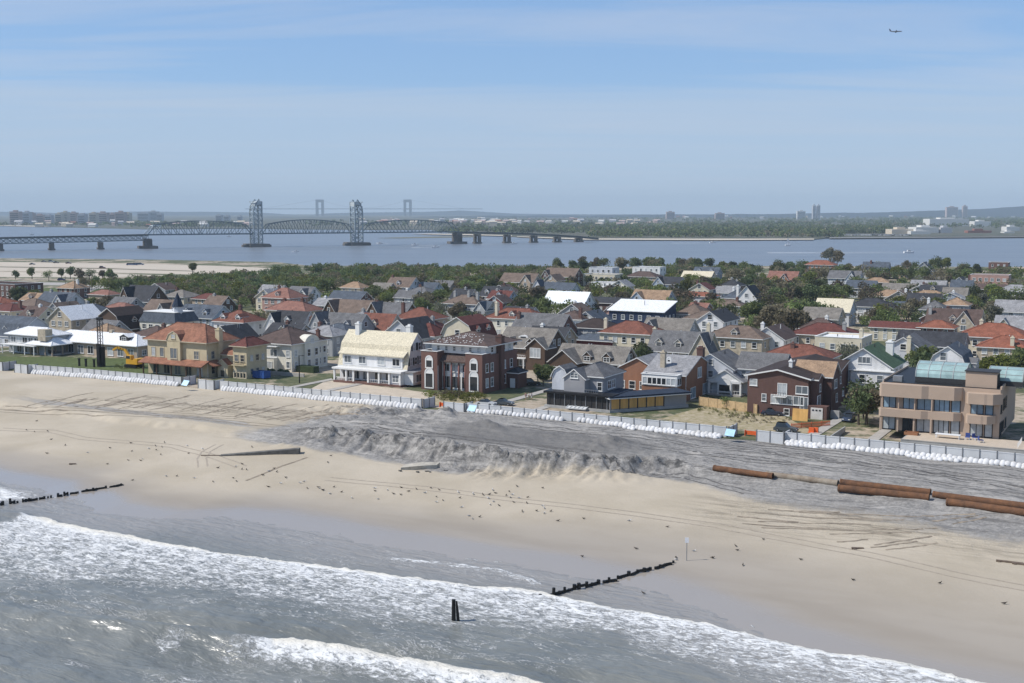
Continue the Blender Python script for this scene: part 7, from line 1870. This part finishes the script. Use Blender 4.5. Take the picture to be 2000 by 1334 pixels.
def tower(x, flip):
    t = MB(); HT = 61.0; s = flip
    for y in (-HWD - 1.5, HWD + 1.5):
        # upright leg towards the lift span, curved leg behind
        k = 9; fr = [(x + s * 5.5, 4 + (HT - 7) * i / k) for i in range(k + 1)]
        bk = [(x - s * (5.5 - 7.5 * max(0, (i / k - .72) / .28) ** 1.8), 4 + (HT - 4) * i / k) for i in range(k + 1)]
        for i in range(k):
            t.beam((fr[i][0], y, fr[i][1]), (fr[i + 1][0], y, fr[i + 1][1]), 1.5, 1.5); t.beam((bk[i][0], y, bk[i][1]), (bk[i + 1][0], y, bk[i + 1][1]), 1.4, 1.4)
            t.beam((fr[i][0], y, fr[i][1]), (bk[i + 1][0], y, bk[i + 1][1]), .5, .5); t.beam((bk[i][0], y, bk[i][1]), (fr[i + 1][0], y, fr[i + 1][1]), .5, .5); t.beam((fr[i][0], y, fr[i][1]), (bk[i][0], y, bk[i][1]), .5, .5)
    for i in range(8):
        z0, z1 = 4 + (HT - 7) * i / 8, 4 + (HT - 7) * (i + 1) / 8
        if DECK - 3 < z0 < DECK + 6: continue
        for xx in (x + s * 5.5, x - s * 5.5):
            t.beam((xx, -HWD - 1.5, z0), (xx, HWD + 1.5, z1), .45, .45); t.beam((xx, HWD + 1.5, z0), (xx, -HWD - 1.5, z1), .45, .45); t.beam((xx, -HWD - 1.5, z1), (xx, HWD + 1.5, z1), .7, .7)
    o = t.obj('lift_tower', M_BR, br); o['kind'] = 'stuff'
    c = MB(); k = 10
    arc = [(x + s * (5.8 - 9.5 * (1 - math.cos(math.pi / 2 * i / k)) * 1.0), HT - 5 + 7.0 * math.sin(math.pi * (.25 + .5 * i / k)) - 4.5) for i in range(k + 1)]
    low = [(a, b - 4.2) for a, b in arc]
    c.extr(arc + low[::-1], 'y', -HWD - 2.2, HWD + 2.2)
    c.obj('sheave_housing', mat('pale tower cap', (.42, .46, .47)), o)
    MB().box(x - 13, x + 13, -16, 16, -2, 4).box(x - 17, x + 17, -9, 9, -2, 2.6).obj('pier', M_PIER, br)
tower(0, 1); tower(SPAN, -1)
def pier(x, z, w=1.9, base=False):
    m = MB().box(x - w, x + w, -8.5, -4.5, -2, z).box(x - w, x + w, 4.5, 8.5, -2, z).box(x - w, x + w, -4.5, 4.5, z - 3, z).box(x - w - 1, x + w + 1, -9.5, 9.5, -2, 1.8)
    if base: m.box(x - 10, x + 10, -12, 12, -2, 3.2).box(x - 3.6, x + 3.6, -8.5, 8.5, 3.2, DECK - 5)
    m.obj('pier', M_PIER, br)
pier(L0, 10.5, 4, True); pier(L1, DECK - 1.5, 4, True)
lp = MB()
pil = [L0 - 56 * i for i in range(8)]
for a, b in zip(pil[:-1], pil[1:]):
    pier(b, 8.5); k = 8; za, zb = (DECK - (L0 - a) * .012), (DECK - (L0 - b) * .012)
    for y in (-5, 5):
        for i in range(k):
            xa, xb = a + (b - a) * i / k, a + (b - a) * (i + 1) / k; z0, z1 = za + (zb - za) * i / k, za + (zb - za) * (i + 1) / k
            lp.beam((xa, y, z0 - 1), (xb, y, z1 - 1), .8, .8); lp.beam((xa, y, z0 - 7), (xb, y, z1 - 7), .7, .7); lp.beam((xa, y, z0 - 1), (xb, y, z1 - 7), .5, .5); lp.beam((xa, y, z0 - 7), (xb, y, z1 - 1), .5, .5); lp.beam((xa, y, z0 - 1), (xa, y, z0 - 7), .4, .4)
    d_ = MB(); d_.beam((a, 0, za + .1), (b, 0, zb + .1), 14, 1.2); d_.obj('deck', M_BRD, br)
o = lp.obj('approach_truss', M_BRT, br); o['kind'] = 'stuff'
def t_at(px):
    u = (px - 1000) / FPX; dx, dy = math.cos(BRZ), math.sin(BRZ)
    return (u * (TA.y * CT + HC * ST) - TA.x) / (dx - u * dy * CT)
pir = [L1] + [t_at(x) for x in (932, 990, 1042, 1088, 1130, 1165)]; zr = [DECK, DECK - .8, DECK - 2, DECK - 3.8, DECK - 6, DECK - 8.5, DECK - 11.5]
for i in range(6):
    d_ = MB(); d_.beam((pir[i], 0, zr[i] - 1.2), (pir[i + 1], 0, zr[i + 1] - 1.0), 12, 2.6); d_.obj('girder', M_BRD, br)
    pier(pir[i + 1], zr[i + 1] - 3) if i < 5 else None
# portal frame over the left pier, white painted
pf = MB()
for y in (-HWD, HWD): pf.beam((L0 - 3, y, DECK), (L0 + 6, y, DECK + 11), .8, .8); pf.beam((L0 + 6, y, DECK + 11), (L0 + 16, y, DECK + 11), .8, .8); pf.beam((L0 + 16, y, DECK + 11), (L0 + 8, y, DECK), .8, .8)
pf.beam((L0 + 6, -HWD, DECK + 11), (L0 + 6, HWD, DECK + 11), .8, .8); pf.obj('portal', mat('white bridge paint', (.62, .66, .66)), br)

# ------------------------------------------------------------------ far shore
fl = NT('far land')
_a = fl.noise(0.004, 6, .65); _b2 = fl.noise(.02, 4, .6)
fl.put(fl.b.inputs['Base Color'], fl.mix(fl.mr(_b2, .35, .65), fl.mix(fl.mr(_a, .4, .6), (.035, .05, .028), (.07, .08, .045)), (.11, .10, .075))); fl.put(fl.b.inputs['Roughness'], .95)
SHP = [(-1500, 441), (0, 441.5), (100, 443.5), (290, 448), (480, 447), (700, 449), (840, 449.5), (900, 458), (1000, 463), (1140, 468.5), (1400, 469.5), (1590, 468.5), (1620, 465.5), (2000, 463), (2600, 461), (3400, 459)]
near = [at(x, y, 0) for x, y in SHP]
m = MB(); n = len(near)
far = [(p.x / p.y * 16500, 16500) for p in near]
m.add([(p.x, p.y, 1.2) for p in near] + [(x, y, 1.2) for x, y in far] + [(p.x, p.y, -.5) for p in near], [(i, i + 1, n + i + 1, n + i) for i in range(n - 1)] + [(i, i + 1, 2 * n + i + 1, 2 * n + i) for i in range(n - 1)])
m.obj('far_land', fl.m, kind='structure')
def farsheet(name, pix, z, mm): return sheet(name, [at(x, y, z) for x, y in pix], z, mm)
M_FSAND = mat('far beach sand', (.52, .46, .37), var=.08, scale=.01)
farsheet('far_beach', [(1010, 462.6), (1140, 468), (1400, 469), (1590, 468), (1590, 465.8), (1400, 466), (1140, 465.5), (1010, 461.5)], 1.4, M_FSAND)
farsheet('far_beach', [(0, 441), (60, 442.6), (100, 443), (60, 440.6), (0, 439.6)], 1.4, M_FSAND)
farsheet('far_beach', [(800, 456.8), (870, 458.5), (930, 459.5), (1000, 461), (1000, 459.4), (900, 457), (840, 456)], 1.5, M_FSAND) 
farsheet('mudflat', [(735, 465), (770, 463.8), (860, 461.8), (930, 461.5), (930, 463), (850, 464.2), (780, 465.4)], .3, mat('tidal flat', (.16, .15, .09)))
farsheet('seawall_promenade', [(1620, 465.2), (2000, 462.8), (2600, 460.8), (2600, 459.6), (2000, 461.4), (1620, 463.6)], 2.0, mat('grey far quay', (.30, .29, .27)))
qw = MB(); a, b = at(1610, 466, 0), at(2600, 461, 0); qw.beam((a.x, a.y - 3, .8), (b.x, b.y - 3, .8), 3, 3.4); tag(qw.obj('quay_wall', mat('dark quay stone', (.07, .07, .07)), None), 'dark stone quay wall on the far shore', 'wall')
# hills on the horizon
HILL = [(-1500, 412), (-600, 411), (0, 413.5), (150, 416), (270, 413), (420, 413.5), (500, 414.5), (560, 418.5), (600, 420.5), (640, 416.5), (700, 415), (800, 414), (880, 412), (900, 410.5), (930, 412.5), (1000, 416.5), (1100, 419), (1300, 419.5), (1500, 418), (1700, 415), (2000, 411), (2600, 409), (3400, 409)]
def ridge(name, pts, d, mm, seed, amp):
    xs = np.linspace(-1500, 3400, 420); ys = np.interp(xs, [p[0] for p in pts], [p[1] for p in pts]) + amp * fbm(xs / 60, xs * 0, 4, seed)
    m = MB(); k = len(xs); A = []; B = []; C = []
    for x, y in zip(xs, ys):
        u = (x - 1000) / FPX; z = HC + (412 - y) * d / FPX * 1.0
        A.append((u * d, d, z)); B.append((u * (d - 500), d - 500, -.5)); C.append((u * (d + 500), d + 500, -.5))
    m.add(B + A + C, [(i, i + 1, k + i + 1, k + i) for i in range(k - 1)] + [(k + i, k + i + 1, 2 * k + i + 1, 2 * k + i) for i in range(k - 1)])
    return m.obj(name, mm, smooth=True, kind='structure')
M_HILL = mat('wooded far hill', (.02, .035, .05), var=.4, scale=.002)
ridge('hills', HILL, 12500, M_HILL, 7, .7)
ridge('hills', [(-1500, 424), (800, 424), (1000, 421), (1300, 419.5), (1600, 416.5), (1800, 413), (1900, 408.5), (2000, 403), (2300, 398), (3400, 396)], 8500, M_HILL, 9, 1.4)
# suspension bridge far away
sbz = thing('suspension_bridge', 'hazy far suspension bridge with two tall portal towers', 'bridge', (0, 0, 0), 0)
M_SB = mat('pale bridge steel', (.14, .17, .2)); tops = []
for px in (627, 797.5):
    d = 11200; u = (px - 1000) / FPX; x = u * d; zt = HC + (412 - 390) * d / FPX; tops.append((x, d, zt))
    t = MB(); hw_ = 26
    for s in (-1, 1): t.box(x + s * hw_ - 12, x + s * hw_ + 12, d - 10, d + 10, 0, zt)
    t.box(x - hw_, x + hw_, d - 10, d + 10, zt - 25, zt); t.box(x - hw_, x + hw_, d - 10, d + 10, 60, 70); t.obj('tower', M_SB, sbz)
cb = MB(); (xa, ya, za), (xb, yb, zb) = tops
for i in range(16):
    f0, f1 = i / 16, (i + 1) / 16; z0, z1 = 75 + (za - 75) * (2 * f0 - 1) ** 2, 75 + (za - 75) * (2 * f1 - 1) ** 2
    cb.beam((xa + (xb - xa) * f0, ya, z0), (xa + (xb - xa) * f1, ya, z1), 1.2, 1.2)
cb.beam((xa, ya, za), (xa - 520, ya, 70), 1.2, 1.2); cb.beam((xb, yb, zb), (xb + 520, yb, 70), 1.2, 1.2); cb.obj('main_cable', M_SB, sbz); MB().box(xa - 700, xb + 700, ya - 8, ya + 8, 62, 68).obj('deck', M_SB, sbz)
# apartment blocks across the water
def block(label, px, yt, wpx, yb, d, m, name='apartment_block', group=None, win=True, dep=None):
    u = (px - 1000) / FPX; zt = HC + (412 - yt) * d / FPX; w = wpx * d / FPX; dp = dep or max(14, w * .5)
    t = thing(name, label, 'building', (u * d, d, 1.2), 0, group)
    MB().box(-w/2, w/2, 0, dp, -1, zt - 1.2).obj('wall', m, t)
    MB().box(-w/5, w/6, dp*.2, dp*.8, zt - 1.2, zt + max(2.5, zt * .07)).obj('roof_housing', m, t)
    if win:
        k = max(3, int((zt) / 7)); 
        for i in range(k):
            z = 4 + (zt - 8) * i / k; MB().box(-w/2 + w*.06, w/2 - w*.06, -.4, 0, z, z + (zt / k) * .32).obj('window_band', M_GLASS, t)
    return t
AB = {'b': mat('far brick block', (.44, .34, .31)), 't': mat('far tan block', (.55, .48, .38)), 'g': mat('far grey block', (.46, .46, .47)), 'w': mat('far white block', (.62, .61, .58)), 'r': mat('far red roof', (.26, .12, .09))}  # base colours lightened to stand in for distance haze
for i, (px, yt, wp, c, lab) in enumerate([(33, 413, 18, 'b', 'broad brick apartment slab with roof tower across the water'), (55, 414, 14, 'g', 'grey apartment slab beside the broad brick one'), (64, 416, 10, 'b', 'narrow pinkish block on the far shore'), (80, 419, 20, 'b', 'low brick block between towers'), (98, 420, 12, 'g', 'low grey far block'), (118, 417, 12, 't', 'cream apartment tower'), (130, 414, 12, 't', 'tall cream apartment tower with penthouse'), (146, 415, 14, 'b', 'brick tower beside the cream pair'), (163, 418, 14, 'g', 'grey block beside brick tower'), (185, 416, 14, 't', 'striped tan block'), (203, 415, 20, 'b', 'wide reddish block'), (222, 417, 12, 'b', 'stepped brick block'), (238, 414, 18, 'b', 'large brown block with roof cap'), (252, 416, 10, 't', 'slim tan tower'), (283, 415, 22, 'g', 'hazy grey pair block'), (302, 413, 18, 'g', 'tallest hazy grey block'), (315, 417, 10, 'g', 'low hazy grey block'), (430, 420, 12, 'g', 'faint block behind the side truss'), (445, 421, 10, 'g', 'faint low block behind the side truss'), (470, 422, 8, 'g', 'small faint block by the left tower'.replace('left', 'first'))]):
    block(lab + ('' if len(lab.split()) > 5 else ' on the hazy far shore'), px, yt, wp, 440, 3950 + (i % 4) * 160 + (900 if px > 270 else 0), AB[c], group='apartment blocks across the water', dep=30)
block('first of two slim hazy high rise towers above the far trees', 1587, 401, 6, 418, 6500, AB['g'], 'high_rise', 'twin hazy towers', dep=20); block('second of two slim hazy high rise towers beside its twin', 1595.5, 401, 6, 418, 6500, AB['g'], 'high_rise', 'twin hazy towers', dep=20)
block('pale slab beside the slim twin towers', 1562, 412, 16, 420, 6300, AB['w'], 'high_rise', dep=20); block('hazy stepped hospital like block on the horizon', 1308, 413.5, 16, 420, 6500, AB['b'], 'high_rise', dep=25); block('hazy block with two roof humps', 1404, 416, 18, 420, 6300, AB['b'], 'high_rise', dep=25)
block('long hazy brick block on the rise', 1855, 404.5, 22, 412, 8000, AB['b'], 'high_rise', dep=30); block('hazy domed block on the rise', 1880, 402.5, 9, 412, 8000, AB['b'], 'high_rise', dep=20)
# old airfield hangars and car park
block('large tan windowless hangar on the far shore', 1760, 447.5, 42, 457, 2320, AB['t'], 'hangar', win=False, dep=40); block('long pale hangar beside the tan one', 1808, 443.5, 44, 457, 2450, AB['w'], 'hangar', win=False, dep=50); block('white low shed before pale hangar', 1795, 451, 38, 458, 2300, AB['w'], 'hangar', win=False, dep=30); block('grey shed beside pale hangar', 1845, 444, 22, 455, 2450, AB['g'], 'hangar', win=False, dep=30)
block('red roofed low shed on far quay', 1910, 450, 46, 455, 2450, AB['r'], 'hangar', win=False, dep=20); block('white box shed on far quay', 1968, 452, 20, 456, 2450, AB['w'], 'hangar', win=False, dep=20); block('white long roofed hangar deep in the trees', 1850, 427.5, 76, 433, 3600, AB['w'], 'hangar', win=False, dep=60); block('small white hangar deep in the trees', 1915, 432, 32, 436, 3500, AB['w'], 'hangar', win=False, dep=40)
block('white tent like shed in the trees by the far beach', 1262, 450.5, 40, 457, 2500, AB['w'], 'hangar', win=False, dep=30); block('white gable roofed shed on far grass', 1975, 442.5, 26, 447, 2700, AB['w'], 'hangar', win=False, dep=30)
# scattered far houses in the haze
fr = random.Random(21)
def rows(n, x0, x1, y0, y1, group, seed, names):
    r = random.Random(seed)
    for i in range(n):
        px, py = r.uniform(x0, x1), r.uniform(y0, y1); c = r.choice('wtbbgrtw')
        d = (HC - 1.2) * FPX / (py + 3.2 - 412); w = r.uniform(10, 26); hh = r.uniform(6, 13)
        u = (px - 1000) / FPX
        t = thing('far_building', 'tiny %s building %s' % ({'w': 'white', 't': 'tan', 'b': 'brick', 'g': 'grey', 'r': 'red'}[c], names), 'building', (u * d, d, 1.2), r.uniform(-.4, .4), group + ' ' + c)
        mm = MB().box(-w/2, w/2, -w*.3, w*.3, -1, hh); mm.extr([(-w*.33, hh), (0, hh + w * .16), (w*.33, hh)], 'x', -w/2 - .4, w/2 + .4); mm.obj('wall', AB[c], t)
rows(46, 870, 1300, 427, 438, 'far town right of the bridge'.replace('right of', 'beyond'), 3, 'in the hazy town beyond the bridge')
rows(40, 700, 1000, 428, 437, 'far town behind the truss', 4, 'on the shore behind the side truss')
rows(60, 1300, 2000, 416, 424, 'far town on the horizon', 5, 'in the hazy town on the horizon')
rows(34, 0, 500, 432, 440, 'far shore under the blocks', 6, 'below the far apartment blocks')
# cars at the hangars: bright specks told apart only as a mass
cp = MB(); r = random.Random(9)
for i in range(150):
    px = r.uniform(1622, 1775); d = 2180 + r.uniform(0, 90); u = (px - 1000) / FPX
    x = u * d; cp.box(x - 2.2, x + 2.2, d - 1, d + 1, 1.3, 2.7, r.randrange(3))
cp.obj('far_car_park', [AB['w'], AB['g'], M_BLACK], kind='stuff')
# forest on the far shore
def far_forest(pal, polys, seed, n, h0, h1, leaves=26):
    r = np.random.default_rng(seed); qs = []
    rr = random.Random(seed)
    for k in range(n):
        (x0, x1, y0, y1) = polys[rr.randrange(len(polys))]
        px, py = rr.uniform(x0, x1), rr.uniform(y0, y1); d = (HC - 1.2) * FPX / (py - 412); u = (px - 1000) / FPX
        hh = rr.uniform(h0, h1)
        qs.append(leaf_cloud(r, [(u * d, d, 1.2 + hh * .55, hh * .42), (u * d + hh * .4, d, 1.2 + hh * .4, hh * .35), (u * d - hh * .4, d, 1.2 + hh * .42, hh * .35)], leaves, hh * .17))
    return place(cloud_mesh('far_woodland', np.concatenate(qs), LEAF[pal], r), 'far_woodland', kind='stuff')
FP = [(1150, 1640, 455, 463.5), (1150, 1640, 446, 460), (1000, 1600, 438, 452), (1300, 2100, 430, 446), (1500, 2100, 426, 440), (1700, 2150, 424, 436), (1640, 1740, 446, 456), (1200, 2100, 421, 430)]
far_forest('d', FP, 1, 1500, 9, 15); far_forest('g', FP, 2, 1100, 8, 14); far_forest('b', FP, 3, 700, 8, 13)
FP2 = [(860, 1200, 446, 456), (900, 1250, 436, 450), (600, 1000, 432, 442), (860, 1300, 424, 436), (0, 480, 437, 441), (260, 500, 434, 444)]
far_forest('d', FP2, 4, 800, 7, 12); far_forest('g', FP2, 5, 600, 7, 11)

# ------------------------------------------------------------------ boats and aeroplane
M_HULL = mat('white boat hull', (.75, .75, .75), rough=.4); M_SAIL = mat('white sailcloth', (.8, .8, .8)); M_WAKE = mat('wake foam', (.72, .75, .77), rough=.9, var=.1, scale=.05)
def hull(L, W, H):
    m = MB(); m.add([(-L/2, -W/2, 0), (L*.25, -W/2, 0), (L/2, 0, .1), (L*.25, W/2, 0), (-L/2, W/2, 0), (-L/2, -W*.6, H), (L*.25, -W*.6, H), (L*.58, 0, H*1.2), (L*.25, W*.6, H), (-L/2, W*.6, H)], [(0, 1, 6, 5), (1, 2, 7, 6), (2, 3, 8, 7), (3, 4, 9, 8), (4, 0, 5, 9), (5, 6, 7, 8, 9), (4, 3, 2, 1, 0)]); return m
p = at(1539, 479.5, 0); b = thing('sailing_boat', 'white sailing boat with two raised sails off the far beach', 'boat', p, .2)
hull(8, 2.4, 1.0).obj('hull', M_HULL, b); MB().tube((0, 0, 1), (0, 0, 10.5), .1, .07, 6).obj('mast', M_STEEL, b)
MB().add([(-.1, 0, 1.6), (-3.6, .5, 1.7), (-.1, 0, 10.2), (-1.6, .6, 4.5)], [(0, 1, 3), (1, 2, 3), (2, 0, 3)]).obj('mainsail', M_SAIL, b); MB().add([(.2, 0, 9.4), (3.8, 0, 1.3), (.3, .5, 1.5), (1.3, .5, 4)], [(0, 1, 3), (1, 2, 3), (2, 0, 3)]).obj('jib', M_SAIL, b)
def motorboat(px, py, label, rz, wl, wpx=None, sc=1.0):
    p = at(px, py, 0); b = thing('motor_boat', label, 'boat', p, rz, 'motor boats on the inlet'); b.scale = (sc,) * 3
    hull(9, 2.8, 1.3).obj('hull', M_HULL, b); MB().box(-1.5, 1.2, -.9, .9, 1.3, 2.6).obj('cabin', M_HULL, b); MB().box(-1.0, 1.3, -.95, .95, 1.9, 2.35).obj('cabin_window', M_GLASS, b)
    if wl: MB().add([(-4.5, -1, .06), (-4.5, 1, .06), (-wl, 4, .06), (-wl, -4, .06)], [(0, 1, 2, 3)]).obj('wake', M_WAKE, b)
motorboat(1775, 494, 'white speedboat with very long straight wake', 0, 130, sc=1.2); motorboat(1392, 474.5, 'white speedboat with wake before the far beach', .1, 60); motorboat(1003, 476.5, 'small speedboat wake near the approach piers', .05, 45)
motorboat(810, 479, 'white cabin cruiser near the second tower', 3.3, 25); motorboat(742, 476, 'small white launch beside the second tower pier', 3.1, 12); motorboat(850, 483.5, 'small launch trailing the cabin cruiser', .1, 30); motorboat(578, 492, 'small dark dinghy below the lift span', .3, 8, sc=.7); motorboat(62, 459, 'tiny white boat off the apartment shore', .2, 0); motorboat(447, 462.5, 'tiny white boat behind the side truss', 0, 0, sc=.9)
dpl = 3500.0; u = (1733 - 1000) / FPX; z = HC + (412 - 71) / FPX * dpl
pl = thing('airliner', 'small grey airliner with dark tail crossing the sky', 'aeroplane', (u * dpl, dpl, z), 0.0); pl.rotation_euler = (0.0, -0.04, 0.12)
PG = mat('airliner grey', (.30, .33, .40), rough=.5); PD = mat('airliner dark tail', (.06, .05, .14), rough=.5)
m = MB()
prof = [(-19, .3, 1.0), (-15, 1.2, .6), (-9, 1.9, 0), (12, 1.9, 0), (16, 1.6, -.1), (18.5, .9, -.3), (19.5, .1, -.5)]
n = 10; vs = [(x, r * math.cos(2*math.pi*k/n), zz + r * math.sin(2*math.pi*k/n)) for x, r, zz in prof for k in range(n)]
m.add(vs, [(j*n+k, j*n+(k+1)%n, (j+1)*n+(k+1)%n, (j+1)*n+k) for j in range(len(prof)-1) for k in range(n)]); m.obj('fuselage', PG, pl, smooth=True)
for s in (-1, 1):
    w = MB(); w.add([(4, s*1.6, -.9), (-2.5, s*1.6, -.9), (-6, s*17, 1.2), (-4, s*17, 1.2), (4, s*1.6, -.4), (-2.5, s*1.6, -.4), (-6, s*17, 1.4), (-4, s*17, 1.4)], [(0, 1, 2, 3), (4, 7, 6, 5), (0, 3, 7, 4), (1, 5, 6, 2), (2, 6, 7, 3)]); w.obj('wing', PG, pl)
    MB().tube((4.5, s*5.5, -2), (.5, s*5.5, -1.9), 1.0, .8, 10).obj('engine', PD, pl); w = MB(); w.add([(-14.5, s*.8, 1), (-17.5, s*.8, 1), (-18.5, s*6.5, 1.6), (-17, s*6.5, 1.6), (-16, s*.8, 1.3)], [(0, 1, 2, 3), (4, 1, 2, 3), (0, 4, 3)]); w.obj('tailplane', PG, pl)
w = MB(); w.extr([(-12.5, 1.2), (-17.5, 7.6), (-19.6, 7.6), (-18, 1.2)], 'y', -.2, .2); w.obj('tail_fin', PD, pl)

# ------------------------------------------------------------------ haze: one box of even thin air over land and water
hz = bpy.data.materials.new('haze air'); hz.use_nodes = True; N = hz.node_tree.nodes; N.clear()
ho = N.new('ShaderNodeOutputMaterial'); hv = N.new('ShaderNodeVolumePrincipled')
hv.inputs['Color'].default_value = (.72, .88, 1.0, 1); hv.inputs['Density'].default_value = 8.5e-5; hv.inputs['Anisotropy'].default_value = 0.0
hz.node_tree.links.new(hv.outputs[0], ho.inputs['Volume'])
MB().box(-10500, 10500, -2600, 17600, -8, 240).obj('haze', hz, kind='stuff')
